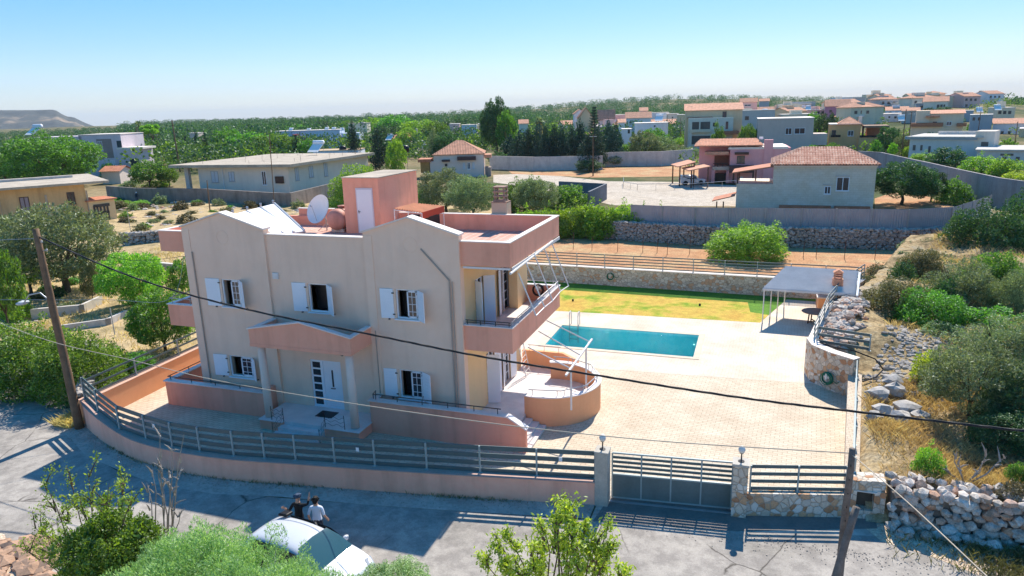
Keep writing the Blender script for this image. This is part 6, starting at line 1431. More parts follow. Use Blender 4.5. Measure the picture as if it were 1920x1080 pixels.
tufts('dry_grass','dry weeds and straw in the garden left of villa',(-48,-18.2,0,32,lambda x,y:not pip(x,y,road),0.2),16000,0.02,0.3,'straw',43,garden_h)
tufts('roadside_weeds','dry weeds along the roadside below the stone pile',(15.0,26,-4.2,-2.6,lambda x,y:True,-0.1),5000,0.012,0.28,'brown',44,lambda x,y:0.0)
tufts('roadside_weeds','straw tuft around the foot of the utility pole',(-18.2,-17.2,-4.2,-2.6,lambda x,y:True,-1.5),1500,0.012,0.4,'straw',45,lambda x,y:0.0)
tufts('vegetable_bed','bright green vegetable rows before the brown garden wall',(0,1,0,1,lambda x,y:True,-9),10,0.01,0.1,'bright',46,lambda x,y:0.0) if False else None
# rubble, boulders
SP=root('stone_pile_wall','tumbled dry stone wall of pale rocks along the road at lower right','wall',(19,-1.6,0))
rubble_wall(SP,'stones',[(15.25,-1.75,0),(17.5,-1.70,0),(20.5,-1.95,0),(24,-1.6,0),(30,-0.8,0)],1.25,1.3,0.25,STN2,51)
m=MB(); rg=random.Random(52)
for i in range(70):
    x=rg.uniform(15.4,24); y=-1.75+rg.uniform(-1.1,-0.2); m.rock((x,y,rg.uniform(0,0.35)*(1+y+2.2)),rg.uniform(0.10,0.26),rg,(1.2,1,0.8))
m.build('fallen_stones',STN2,SP)
m=MB(); rg=random.Random(53)
for i in range(1700):
    x=rg.uniform(15.3,22); y=rg.uniform(5.5,15.5)
    if x<xw(min(y,9))+0.7+max(0,(y-9))*0.0: continue
    if y>9 and x<16.2+0.25*(y-9): continue
    if rg.random()>math.exp(-((y-10.5)/3.0)**2)+0.25: continue
    m.rock((x,y,rh(x,y)),rg.uniform(0.05,0.15),rg,(1.3,1,0.7))
tag(m.build('loose_rubble',STN),'loose grey and rusty rubble on the slope behind stone bastion','rubble',kind='stuff')
m=MB(); rg=random.Random(54)
for i in range(750):
    s=rg.random(); y=11+s*10; x=bastx(y)+0.35+abs(rg.gauss(0,0.7)); m.rock((x,y,rh(x,y)+rg.uniform(0,.35)),rg.uniform(0.08,0.24),rg,(1.3,1,0.8))
tag(m.build('rock_bank',STN2),'bank of broken pale rocks behind the pavilion side wall','rocks',kind='stuff')
for i,(x,y,s) in enumerate(((1645,735,0.42),(1678,728,0.40),(1672,712,0.36),(1700,752,0.48),(1655,765,0.4),(1685,780,0.36),(1725,765,0.34),(1640,780,0.3),(1690,763,0.3))):
    p=onZ(x,y+8,1.0); m=MB(); m.rock((p.x,p.y,rh(p.x,p.y)+s*0.55),s,random.Random(60+i),(1.15,1,0.85),2); tag(m.build('boulder',M('grey_boulder',(0.42,0.39,0.36),0.95,0.35,3,bs=0.5,bscale=12),smooth=False),'weathered grey boulder on the slope beside boundary wall, %s of the cluster'%ords[i],'boulder','boulders beside the boundary wall')
m=MB(); rg=random.Random(55)
for i in range(120):
    p=onZ(rg.uniform(-40,110),rg.uniform(1010,1100),0); m.rock((p.x,p.y,0.03),rg.uniform(0.08,0.3),rg,(1.3,1,0.6))
tag(m.build('roadside_rubble',M('reddish_rock',(0.38,0.24,0.16),0.95,0.3,2)),'reddish stones and rubble at lower left corner','rubble',kind='stuff')
m=MB(); rg=random.Random(61)
for i in range(1500):
    k=rg.randrange(len(wallbase)-1); s=rg.random(); x=wallbase[k][0]*(1-s)+wallbase[k+1][0]*s; y=wallbase[k][1]*(1-s)+wallbase[k+1][1]*s-0.05-abs(rg.gauss(0,0.35)); m.rock((x,y,0.018),rg.uniform(0.008,0.024),rg,(1.2,1,0.7),1)
for i in range(700): m.rock((rg.uniform(6,20),-3.9-abs(rg.gauss(0,0.4)),0.018),rg.uniform(0.008,0.024),rg,(1.2,1,0.7),1)
tag(m.build('road_gravel',M('gravel_grit',(0.36,0.31,0.26),0.95,0.3,9)),'loose gravel gathered along the foot of the curved pink wall','gravel',kind='stuff')
def wb_in(x,y): 
    for (a,b),(c,d) in zip(wallbase[:-1],wallbase[1:]):
        if a<=x<=c: yy=b+(d-b)*(x-a)/(c-a); return yy-0.16<y<yy-0.01
    return False
tufts('wall_foot_weeds','small dry weeds growing along the foot of the curved pink wall',(-16.5,6,-6.2,-3.5,wb_in,0.2),700,0.01,0.13,'brown',47,lambda x,y:0.01)
LW=root('old_lane_wall','old dry stone wall along the lane half buried under bushes beside the pole','wall',(-20,-1,0)); rubble_wall(LW,'stones',[(-17.6,-3.1,0),(-19.6,-0.9,0),(-21.0,1.2,0)],1.1,0.7,0.22,STN,56)
GW=root('garden_terrace_wall','rough dry stone terrace wall in the dry garden behind left roof','wall',(-20,20,0)); a,b=GT(232,462),GT(330,455); rubble_wall(GW,'stones',[tuple(a),tuple(a.lerp(b,.5)),tuple(b),tuple(b+(b-a)*0.3)],1.3,0.9,0.3,STN,57)
m=MB(); rg=random.Random(58)
for i in range(360):
    p=GT(rg.uniform(225,640),rg.uniform(378,425)); m.rock((p.x,p.y,0.05),rg.uniform(0.12,0.4),rg,(1.3,1,0.6))
for i in range(120):
    p=GT(rg.uniform(0,200),rg.uniform(560,620)); m.rock((p.x,p.y,0.05),rg.uniform(0.06,0.2),rg,(1.3,1,0.6))
tag(m.build('field_rocks',STN2),'scattered pale rocks in the dry garden plots left of the villa','rocks',kind='stuff')
for i,(x,y,w_) in enumerate(((300,382,30),(340,395,34),(410,388,26),(470,392,28),(250,395,26),(235,420,24),(560,392,30),(265,436,30),(620,385,30),(350,420,40))):
    T(x,y,y-12-w_*0.25,w_,'brown' if i%2 else 'olive','%s low scrub clump on the dry plot left of the roof, %s'%('brown' if i%2 else 'grey',ords[i]),'shrub','lo','scrub_bush','bush',group='scrub clumps on the dry plot')
PR=random.Random(91)
for i in range(34):
    x=PR.uniform(190,640); y=PR.uniform(378,448) if x<330 else PR.uniform(375,405); w_=PR.uniform(12,34)
    T(x,y,y-w_*0.45,w_,PR.choice(('olive','brown','green','brown')),'small weedy shrub scattered over the dry plots left of the villa roof','shrub','lo','scrub_bush','bush',group='weedy shrubs over the dry plots')
for i in range(14):
    x=PR.uniform(0,330); y=PR.uniform(520,640); w_=PR.uniform(18,40)
    T(x,y,y-w_*0.5,w_,PR.choice(('olive','brown','green')),'low weedy tuft scattered in the garden between olive tree and villa','shrub','lo','garden_weed','bush',group='weedy tufts in the garden')
for i,(x,y,w_) in enumerate(((205,378,50),(245,386,60),(228,384,40),(262,384,40))):
    T(x,y,y-9,w_,'bright','bright green vegetable patch before the brown wall, %s from left'%ords[i],'shrub','mid','vegetable_patch','plant',group='vegetable patches',trunk=False)
def tiled(m,e0,e1,t0,t1,n,amp=0.05,seg=4):
    """barrel tiled slope: eave e0->e1, upper edge t0->t1 (t may be shorter: hip)"""
    e0,e1,t0,t1=map(Vector,(e0,e1,t0,t1)); nrm=(e1-e0).cross((t0+t1)/2-e0).normalized(); nrm=nrm if nrm.z>0 else -nrm
    ev=e1-e0; L=ev.length; eu=ev/L; up=nrm.cross(eu).normalized(); up=up if up.z>0 else -up
    s0=(t0-e0).dot(eu)/L; s1=(t1-e0).dot(eu)/L; H=(t0-e0).dot(up)
    N_=n*seg; vs=[];fs=[]
    for i in range(N_+1):
        s=i/N_; hh=H
        if s<s0: hh=H*s/s0
        elif s>s1: hh=H*(1-s)/max(1e-6,(1-s1))
        o_=nrm*(amp*abs(math.sin(math.pi*i/seg))); b=e0+ev*s+o_; vs+=[b,b+up*hh+ (nrm*0)]
    for i in range(N_): k=2*i; fs.append((k,k+2,k+3,k+1))
    m.add(vs,fs); m.add([e0,e1,t1,t0] if (t1-t0).length>1e-3 else [e0,e1,t0],[(0,1,2,3)] if (t1-t0).length>1e-3 else [(0,1,2)])
GL2=M('dark_window',(0.03,0.035,0.045),0.2,0.2,3,spec=0.6); SHB=M('brown_shutter',(0.10,0.05,0.04),0.6,0.15,4); SHG=M('grey_white_shutter',(0.6,0.62,0.66),0.6,0.08,4); GRNW=M('dark_green_window',(0.02,0.05,0.06),0.4,0.1,4)
HT_=TERRAF
class House:
    def __init__(s,name,label,pl,pr,base,top,v,depth,mat,vr=None,cat='house',below=2.5,group=None,side=1):
        """front facade from photo column pl to pr; base/top rows at the left edge; v forward distance of left (vr right) edge"""
        if vr is None and (pl+pr)/2>1100:   # square on to the line of sight, as the houses stand
            vr=v-(pr-pl)*v/CF*0.8*math.sin(math.atan(((pl+pr)/2-960)/1350))
        A=pv(pl,base,v); B=pv(pr,base,vr or v); B.z=A.z; s.A=A;s.B=B; s.u=(B-A).normalized(); s.W=(B-A).length; s.n=Vector((-s.u.y,s.u.x,0)); 
        if s.n.dot(FH)<0: s.n=-s.n
        s.h=HT(A,top); s.d=depth; s.mat=mat; s.g=root(name,label,cat,tuple(A),group=group); s.below=below
        m=MB(); b=Vector((0,0,-below)); m.ext([A+b,B+b,B+b+s.n*depth,A+b+s.n*depth],(0,0,s.h+below)); s.wall=m.build('wall',mat,s.g)
    def P(s,px,py,off=0.0):   # pixel -> local (u,z) on the facade plane moved out by off
        d=ray(px,py); o=s.A-s.n*off; k=(o-CC).dot(s.n)/d.dot(s.n); q=CC+d*k; return (q-s.A).dot(s.u),q.z-s.A.z
    def box(s,m,u0,u1,z0,z1,d0,d1):
        a=s.A+s.u*u0-s.n*d1+Vector((0,0,z0)); m.ext([a,a+s.u*(u1-u0),a+s.u*(u1-u0)+s.n*(d1-d0),a+s.n*(d1-d0)],(0,0,z1-z0)); return m
    def win(s,x0,y0,x1,y1,mat=None,frame=True,shut=None,nm='window'):
        u0,z1=s.P(x0,y0);u1,z0=s.P(x1,y1)
        if u1<u0: u0,u1=u1,u0
        t=min(0.08,(u1-u0)*0.12); m=MB()
        if frame:
            for b in ((u0,u1,z0,z0+t),(u0,u1,z1-t,z1),(u0,u0+t,z0+t,z1-t),(u1-t,u1,z0+t,z1-t),((u0+u1)/2-t/2,(u0+u1)/2+t/2,z0+t,z1-t)): s.box(m,*b,0.002,0.07)
            s.box(m,u0-0.06,u1+0.06,z0-0.06,z0-0.002,0.002,0.12); f=m.build(nm,shut or WHITE,s.g); m=MB(); s.box(m,u0+t,u1-t,z0+t,z1-t,0.004,0.03); m.build('pane',mat or GL2,f)
        else: s.box(m,u0,u1,z0,z1,0.002,0.03); m.build(nm,mat or GL2,s.g)
    def shutters(s,x0,y0,x1,y1,mat,w=0.5):
        u0,z1=s.P(x0,y0);u1,z0=s.P(x1,y1); m=MB(); d=(u1-u0)*w; s.box(m,u0-d-0.02,u0-0.02,z0,z1,0.003,0.06); s.box(m,u1+0.02,u1+d+0.02,z0,z1,0.003,0.06); m.build('shutter',mat,s.g)
    def flat(s,mat=None,over=0.15,th=0.2,z=None):
        z=s.h if z is None else z; m=MB(); s.box(m,-over,s.W+over,z+0.003,z+th,-s.d-over,over); return m.build('roof',mat or ROOFC,s.g)
    def hip(s,rise,over=0.5,mat=None,n=None,ins=None,z=None,amp=0.05,name='roof',u0=0,u1=None,d=None):
        z=(s.h if z is None else z)+0.02; u1=s.W if u1 is None else u1; d=d or s.d; ins=ins or min((u1-u0)/2-0.05,d/2); o=Vector((0,0,z))
        Q=lambda u,w,zz=0: s.A+s.u*u+s.n*w+Vector((0,0,z+zz)); e=[Q(u0-over,-over),Q(u1+over,-over),Q(u1+over,d+over),Q(u0-over,d+over)]
        r0,r1=Q(u0+ins,d/2,rise),Q(u1-ins,d/2,rise)
        if (r1-r0).dot(s.u)<0.1: r0=r1=(r0+r1)/2
        m=MB(); nn=n or max(6,int((u1-u0)/0.3)); nd=max(4,int(d/0.3)); am=amp if n else 0.05
        tiled(m,e[0],e[1],r0,r1,nn,am); tiled(m,e[1],e[2],r1,r1,nd,am); tiled(m,e[2],e[3],r1,r0,nn,am); tiled(m,e[3],e[0],r0,r0,nd,am)
        m.add([p-Vector((0,0,.1)) for p in e],[(3,2,1,0)]); 
        for i in range(4): m.add([e[i],e[(i+1)%4],e[(i+1)%4]-Vector((0,0,.1)),e[i]-Vector((0,0,.1))],[(0,3,2,1)])
        m.tube([e[0],r0,r1,e[1]],0.09,6); m.tube([e[2],r1],0.09,6); return m.build(name,mat or TERRAF,s.g)
    def gable(s,rise,over=0.4,mat=None,z=None,u0=0,u1=None,d=None,axis='u',name='roof'):
        z=(s.h if z is None else z)+0.02; u1=s.W if u1 is None else u1; d=d or s.d; Q=lambda u,w,zz=0: s.A+s.u*u+s.n*w+Vector((0,0,z+zz)); m=MB(); w_=MB()
        if axis=='u':
            r0,r1=Q(u0-over,d/2,rise),Q(u1+over,d/2,rise); tiled(m,Q(u0-over,-over),Q(u1+over,-over),r0,r1,max(6,int((u1-u0)/0.35))); tiled(m,Q(u1+over,d+over),Q(u0-over,d+over),r1,r0,max(6,int((u1-u0)/0.35)))
            w_.ext([Q(u0,0,-.02),Q(u0,d,-.02),Q(u0,d/2,rise-.12)],s.u*(u1-u0))
        else:
            um=(u0+u1)/2; r0,r1=Q(um,-over,rise),Q(um,d+over,rise); tiled(m,Q(u1+over,-over),Q(u1+over,d+over),r0,r1,max(6,int(d/0.35))); tiled(m,Q(u0-over,d+over),Q(u0-over,-over),r1,r0,max(6,int(d/0.35)))
            w_.ext([Q(u0,0,-.02),Q(u1,0,-.02),Q(um,0,rise-.12)],s.n*d)
        w_.build('gable_wall',s.mat,s.g); return m.build(name,mat or TERRAF,s.g)
    def part(s,name,mat,*boxes):
        m=MB()
        for b in boxes: s.box(m,*b)
        return m.build(name,mat,s.g)
    def ppart(s,name,mat,rects,d0=-1,d1=0.0):   # pixel rects
        m=MB()
        for (x0,y0,x1,y1) in rects:
            u0,z1=s.P(x0,y0,d1);u1,z0=s.P(x1,y1,d1); s.box(m,min(u0,u1),max(u0,u1),z0,z1,d0,d1)
        return m.build(name,mat,s.g)
def heater(label,px,py,v,k=1.0,group=None):
    p=pv(px,py,v); g=root('solar_heater',label,'solar heater',tuple(p),group=group); m=MB(); m.ext([p+Vector((-0.9*k,-1.1*k,0)),p+Vector((0.9*k,-1.1*k,0)),p+Vector((0.9*k,0.5*k,1.1*k)),p+Vector((-0.9*k,0.5*k,1.1*k))],(0,0.02,-0.08)); m.build('collector',M('collector_white',(0.80,0.78,0.74),0.85,0.05,3),g)
    m=MB(); m.lathe((p.x,p.y+0.65*k,p.z+1.3*k),[(0.05,-0.9*k),(0.28*k,-0.85*k),(0.28*k,0.85*k),(0.05,0.9*k)],12,'X'); m.build('tank',WHITE,g,smooth=True)
    m=MB(); 
    for sx in (-0.7,0.7): m.tube([(p.x+sx*k,p.y+0.7*k,p.z-0.3),(p.x+sx*k,p.y+0.7*k,p.z+1.1*k)],0.04,5)
    m.build('frame',GALV,g)
W_=wallm
def vz(row,x=None):  # forward distance of ground row at column x
    return (GT(x,row)-CC).dot(FH)
# --- stone house with tiled hip roof
v=vz(396,1456); S=House('stone_house','pale stone house with red tiled hip roof behind the sheet fence','',1,2,3,4,5,6) if False else House('stone_house','pale ashlar stone house with red tiled hip roof behind the sheet fence',1446,1636,394,309,v,9.5,ASHLAR)
RT_=bpy.data.materials.new('red_roof_tile'); t,b,l=nodes(RT_); b.inputs['Roughness'].default_value=0.85; co=coords(t,(1,1,1)); k=N(t,'ShaderNodeTexVoronoi',Scale=2.6); l.new(co,k.inputs['Vector']); sp=t.nodes.new('ShaderNodeSeparateColor'); l.new(k.outputs['Color'],sp.inputs[0]); o_=ramp(t,sp.outputs[0],[(0,(0.40,0.17,0.11)),(0.5,(0.55,0.27,0.18)),(1,(0.66,0.42,0.30))])
wv=t.nodes.new('ShaderNodeTexWave'); wv.bands_direction='Z'; wv.inputs['Scale'].default_value=1.6; wv.inputs['Distortion'].default_value=0.4; l.new(co,wv.inputs['Vector']); o2=mix(t,0.6,o_,ramp(t,wv.outputs['Fac'],[(0.0,(0.25,0.2,0.25)),(0.3,(1,1,1))]),'MULTIPLY'); l.new(o2,b.inputs['Base Color'])
S.hip(1.75,0.35,RT_,n=38,amp=0.13,ins=3.2)
S.part('cornice',CAP,(-0.1,S.W+0.1,S.h-0.28,S.h-0.05,0.002,0.18))
S.win(1569,332,1591,358); S.win(1546,349,1557,364,mat=GL2)
S.part('window_hood',CONC,(S.P(1567,330)[0],S.P(1593,330)[0],S.P(1567,331)[1],S.P(1567,328)[1],0.002,0.15),(S.P(1543,346)[0],S.P(1561,346)[0],S.P(1543,347)[1],S.P(1543,345)[1],0.002,0.12))
m=MB(); q0,q1=S.P(1461,386,0.7),S.P(1558,386,0.7); u0=q0[0];u1=S.P(1632,386,0.7)[0]; us_=S.P(1565,386,.7)[0]
S.box(m,u0,q1[0],q0[1]-0.3,q0[1]+0.05,0.01,0.7); S.box(m,us_,u1,q0[1]-0.3,q0[1]+0.05,0.01,0.7); m.build('lean_to_roof',TERRA,S.g)
A2=House('stone_annex','low stone wing with terrace in front left of the stone house','',1,2,3,4,5,6) if False else None
m=MB(); S.box(m,S.P(1379,390)[0],-0.01,-2,S.P(1379,346)[1],-7,0.0); S.box(m,S.P(1379,390)[0],-0.01,S.P(1379,346)[1],S.P(1379,346)[1]+0.1,-6.8,0.05); m.build('terrace_wing',ASHLAR,S.g)
m=MB(); ua=S.P(1372,346)[0]; zt=S.P(1440,313)[1]; zl=S.P(1372,325)[1]
for (a,b_) in ((0.3,-5.5),): m.ext([S.A+S.u*ua-S.n*0.4+Vector((0,0,zl)),S.A-S.u*0.02-S.n*0.4+Vector((0,0,zt)),S.A-S.u*0.02+S.n*5+Vector((0,0,zt)),S.A+S.u*ua+S.n*5+Vector((0,0,zl))],(0,0,0.14))
m.build('terrace_canopy',TERRA,S.g); z0_=S.P(1379,346)[1]; S.part('canopy_post',DBROWN,(ua+0.6,ua+0.75,z0_+0.11,zl,-0.2,-0.05),(ua+2.6,ua+2.75,z0_+0.11,zl+0.3,-4.5,-4.35),(ua+0.6,ua+0.75,z0_+0.11,zl,-4.5,-4.35))
m=MB(); ug=S.P(1335,376)[0]; S.box(m,ug,S.P(1378,376)[0]-0.02,0,0.01,0,0.01) if False else None
zg=S.P(1335,378)[1]; m.ext([S.A+S.u*ug+Vector((0,0,zg)),S.A+S.u*(S.P(1378,376)[0]-.05)+Vector((0,0,zg+0.7)),S.A+S.u*(S.P(1378,376)[0]-.05)+S.n*4+Vector((0,0,zg+0.7)),S.A+S.u*ug+S.n*4+Vector((0,0,zg))],(0,0,0.12)); m.build('entrance_canopy',TERRA,S.g); S.part('entrance_post',DBROWN,(ug+0.5,ug+0.65,-1.5,zg,-0.3,-0.15),(ug+1.3,ug+1.45,-1.5,zg,-0.3,-0.15))
# --- pink house
v=vz(349,1330)+4; K=House('pink_house','bright pink two storey house with tiled roof, balcony and car shelters','',1,2,3,4,5,6) if False else House('pink_house','bright pink two storey house with tiled roof, balcony and carport',1366,1478,352,278,v,10,W_((0.62,0.30,0.30),'rose_pink_wall'))
m=MB(); K.box(m,K.P(1308,350)[0],-0.01,-2,K.P(1308,272)[1],-8,-2.5); m.build('left_wing',M('rose_pink_wall',(0,0,0)),K.g)
u0,u1=K.P(1306,272)[0],K.P(1428,265)[0]; K.hip(0.9,0.3,TERRAF,n=46,amp=0.1,z=K.P(1308,274)[1],u0=u0,u1=u1,d=9,ins=0.6)
K.ppart('chimney',M('rose_pink_wall',(0,0,0)),[(1434,262,1445,350)],-0.8,0.25); K.ppart('parapet_cap',CAP,[(1366,276.5,1478,279)],-10,0.06)
K.win(1382,292,1396,306,shut=GRNW); K.ppart('window_canopy',DBROWN,[(1378,286,1404,290)],0.0,0.9)
K.ppart('dark_canopy',M('dark_tile',(0.09,0.05,0.05),0.8,0.2,2),[(1368,312,1414,324)],0.002,2.2); K.ppart('canopy_post',DBROWN,[(1374,324,1376,350),(1411,320,1413,346)],2.0,2.15)
K.ppart('balcony_recess_shade',M('brown_shadow',(0.18,0.08,0.06),0.9,0.1,2),[(1340,292,1366,312)],-2.49,-2.3); K.ppart('balcony_front',M('cream_balcony',(0.6,0.45,0.34),0.9,0.1,2),[(1336,313,1367,319)],-2.3,0.3); K.ppart('balcony_roof',TERRAF,[(1322,285,1366,290)],-2.6,0.8); K.ppart('balcony_column',M('rose_pink_wall',(0,0,0)),[(1334,318,1339,350),(1362,318,1366,350)],0.0,0.3)  # dark brown sheet paints the shade inside the balcony recess
K.ppart('balcony_railing',BLACK,[(1337,306,1365,307),(1345,307,1346,313),(1355,307,1356,313)],0.1,0.16); K.ppart('garage_shade_block',BLACK,[(1341,326,1360,346)],-2.4,-1.2); K.ppart('roof_railing',GALV,[(1350,272,1430,273),(1370,273,1370.6,278),(1400,273,1400.6,278),(1425,273,1425.6,278)],-0.3,-0.2)  # black block stands in for the unlit inside of the garage
K.ppart('dish',WHITE,[(1424,257,1431,261)],-3,-2.4); K.ppart('terrace_door',SHG,[(1384,331,1393,346)],0.0,0.05)
def carport(label,x0,y0,x1,y1,b0,v,dep=5):
    a=pv(x0,y0,v);b=pv(x1,y1,v+0.5); g=root('carport',label,'carport',tuple(GT(x0,b0))); m=MB(); n_=FH*dep; m.ext([a,b,b+n_,a+n_],(0,0,0.15)); m.build('tiled_roof',TERRAF,g); m=MB()
    for q in (a.lerp(b,.12),a.lerp(b,.12)+n_,a.lerp(b,.9)): m.bar((q.x,q.y,0),(q.x,q.y,q.z),0.2)
    m.build('timber_post',DBROWN,g)
carport('first tiled timber carport left of the pink house over the white jeep',1271,314,1305,305,338,v-3); carport('second tiled timber carport closest to pink house balcony',1292,321,1332,313,345,v-6,5)
# jeep
q=GT(1297,346); JP=root('parked_car','white off-road car parked under the carport of the pink house','car',tuple(q),math.atan2(RH.y,RH.x)); m=MB()
m.add([(-2,-.85,.35),(2,-.85,.35),(2.05,-.85,.9),(0.9,-.85,1.0),(0.45,-.75,1.6),(-1.9,-.75,1.62),(-2.05,-.85,.9),(-2,.85,.35),(2,.85,.35),(2.05,.85,.9),(0.9,.85,1.0),(0.45,.75,1.6),(-1.9,.75,1.62),(-2.05,.85,.9)],[tuple(range(7))[::1],tuple(range(7,14))[::-1]]+[((i+1)%7,i,i+7,(i+1)%7+7) for i in range(7)]); m.build('body',paint,JP,world=False,bevel=0.06)
m=MB(); m.add([(-1.75,-.80,1.0),(0.6,-.86,1.02),(0.35,-.77,1.5),(-1.7,-.77,1.5)],[(0,1,2,3)]); m.build('side_window',GLASS,JP,world=False)
for x in (-1.25,1.3):
    for y in (-.8,.8): m=MB(); m.lathe((x,y,.38),[(0.12,-.12),(.38,-.1),(.38,.1),(.12,.12)],14,'Y'); m.build('wheel',RUBBER,JP,world=False)
# --- small hip roof house left of centre
v=vz(333,830); Q_=House('small_house','small cream house with red hip roof and brown window canopies behind the olives',815,908,334,291,v,9,W_((0.62,0.50,0.43),'cream_pink_wall'),cat='house'); Q_.hip(2.6,0.25,TERRAF,n=32,amp=0.09)
Q_.win(876,305,882,317); Q_.shutters(872,305,886,317,SHG,0.3); Q_.win(834,307,839,312,frame=False); Q_.ppart('window_canopy',M('dark_tile',(0.09,0.05,0.05)),[(857,294,892,300),(828,300,843,303)],0.002,0.9)
Q_.ppart('side_roof',TERRAF,[(908,290,921,296)],-5,-1); Q_.ppart('outside_stair',CONCD,[(909,314,921,334)],-3,0.2); Q_.ppart('timber_shed',M('ochre_timber',(0.42,0.23,0.08),0.8,0.2,2),[(788,304,806,324)],-4,0.1); Q_.ppart('shed_roof',TERRA,[(783,299,808,304)],-4,0.4); Q_.ppart('link_wall',M('cream_pink_wall',(0,0,0)),[(806,303,815,326)],-1,0)
# chapel gate
p=GT(797,292); h=HT(p,268); g=root('chapel_belfry','small white arched belfry with cross on top behind the timber shed','belfry',tuple(p)); w=12*(p-CC).dot(FW)/CF; m=MB(); u=RH
for s in (-0.42,0.30): a=p+u*(s*w); m.ext([a,a+u*(0.13*w),a+u*(0.13*w)+FH*0.4,a+FH*0.4],(0,0,h*0.72))
ar=[p+u*(0.43*w*math.cos(t_))+Vector((0,0,h*0.72+0.40*w*math.sin(t_))) for t_ in [i*math.pi/10 for i in range(11)]]+[p+u*(0.26*w*math.cos(t_))+Vector((0,0,h*0.72+0.24*w*math.sin(t_))) for t_ in [i*math.pi/10 for i in range(10,-1,-1)]]
for i in range(10): m.ext([ar[i],ar[i+1],ar[20-i],ar[21-i]],FH*0.4)
c=p+Vector((0,0,h*0.72+0.4*w)); m.bar(c,c+Vector((0,0,0.8)),0.12); m.bar(c+Vector((0,0,.5))-u*.25,c+Vector((0,0,.5))+u*.25,0.12); m.build('arch',M('belfry_white',(0.66,0.62,0.58),0.8,0.08,2),g)
# black tank on tower
p=GT(760,330); top=pv(760,285,(p-CC).dot(FH)); g=root('tank_tower','black water tank on a thin tower beside the chapel belfry','water tower',tuple(p)); m=MB(); 
for s in (-.5,.5): m.tube([p+u*s,Vector((top.x,top.y,top.z))+u*s],0.06,5)
m.build('legs',M('tower_wood',(0.4,0.35,0.25),0.9,0.1,3),g); m=MB(); m.lathe(top,[(0.2,0),(0.85,0.05),(0.85,1.2),(0.3,1.4)],14); m.build('tank',BLACK,g,smooth=True)
# --- long bungalow with flat roof
v0=vz(372,388); vr=vz(374,545); Bg=House('white_bungalow','long white flat roofed bungalow with wide concrete eaves behind brown wall',378,545,370,313,v0,27,W_((0.66,0.57,0.47),'off_white_wall'),vr=v0-5)
m=MB(); q=Bg.P(314,303,1.2)[0]; Bg.box(m,q,Bg.W+1.3,Bg.h-0.05,Bg.h+0.4,-27.5,1.2); m.build('roof',ROOFC,Bg.g)
m=MB(); Bg.box(m,Bg.P(345,320)[0],Bg.P(352,320)[0],-1.5,Bg.h-0.05,-0.6,0.0); m.build('carport_pillar',CONC,Bg.g)
for (x0,y0,x1,y1) in ((395,321,411,342),(428,322,441,340)): Bg.win(x0,y0,x1,y1,mat=SHG,shut=GALV)
Bg.win(490,321,501,347,nm='door'); Bg.ppart('brown_awning',DBROWN,[(515,331,531,344)],0.01,0.3)
m=MB(); uu=Bg.P(418,330)[0]; Bg.box(m,uu,uu+0.12,-1,Bg.h-0.06,0.002,0.12); m.build('drain_pipe',WMETAL,Bg.g)
Bs=object.__new__(House); Bs.A=Bg.B.copy(); Bs.u=Bg.n.copy(); Bs.n=-Bg.u; Bs.W=27; Bs.h=Bg.h; Bs.d=10; Bs.g=Bg.g; Bs.mat=Bg.mat; Bs.B=Bs.A+Bs.u*27
for (x0,y0,x1,y1) in ((552,315,561,338),(578,312,588,332),(606,306,615,330)): Bs.win(x0,y0,x1,y1,mat=SHG,shut=GALV)
m=MB(); rg=random.Random(5)
for i in range(26):
    uu=rg.uniform(0,Bg.W); dd=rg.uniform(0,26); q=Bg.A+Bg.u*uu+Bg.n*dd+Vector((0,0,Bg.h+0.35)); m.tube([q,q+Vector((0,0,rg.uniform(.5,1.1)))],0.02,4)
m.build('rebar_stub',M('rebar',(0.16,0.12,0.1),0.8,0.2,5),Bg.g)
heater('solar heater with round tank on the long bungalow roof',594,284,v0+18,1.3)
# white annex behind
Bw=House('white_annex','low white flat roofed building just behind right end of the long bungalow',590,674,315,284,vz(318,640)+12,9,W_((0.66,0.68,0.72),'cool_white_wall')); Bw.flat(M('sandy_roof',(0.5,0.36,0.22),0.9,0.2,1),0.1,0.15)
p=pv(643,282,vz(318,640)+14); m=MB(); m.lathe(p,[(0.9,0),(0.95,.3),(0.9,1.0),(0.4,1.2)],14); tag(m.build('roof_tank',BLACK,smooth=True),'black round water tank on the low white building roof','water tank')
# brown garden wall
def plainwall(name,label,pts,h,mat,w=0.3,cat='wall'):
    m=MB(); wallpoly(m,[tuple(p.xy) if isinstance(p,Vector) else p for p in pts],w,-0.1,h,1); return tag(m.build(name,mat),label,cat)
plainwall('garden_wall','long brown rendered garden wall in front of the white bungalow',[GT(x,y) for x,y in ((205,372),(260,377),(385,379),(520,389),(545,390),(600,375),(650,362))],2.2,CONCD)
g=GT(345,372)
# white house with heaters
v=vz(280,560); Ws=House('white_house','long white flat roofed house with row of solar heaters and red tank',520,640,284,247,v,9,W_((0.60,0.66,0.76),'bluish_white_wall')); Ws.flat(CAP,0.15,0.2)
Ws.win(570,258,577,268,frame=False); Ws.win(590,262,596,272,frame=False); Ws.ppart('side_block',M('bluish_white_wall',(0,0,0)),[(640,250,676,284)],-9,-1)
for i,(x,y) in enumerate(((545,247),(578,248),(612,246),(625,246),(640,247))): heater('solar heater on the long white house, %s from left'%ords[i],x,y,v+4,1.0,group='solar heaters on the long white house')
p=pv(556,263,v-4); m=MB(); m.lathe(p+Vector((0,0,-0.3)),[(0.3,0),(1.35,0.02),(1.5,2.6),(0.3,2.7)],12); g=root('red_tank','dark red square water tank on stand in front of the white house','water tank',tuple(p)); m.build('tank',M('red_tank_paint',(0.36,0.05,0.04),0.6,0.1,2),g); m=MB(); m.tube([p,Vector((p.x,p.y,0))],0.1,6); m.build('stand',GALV,g)
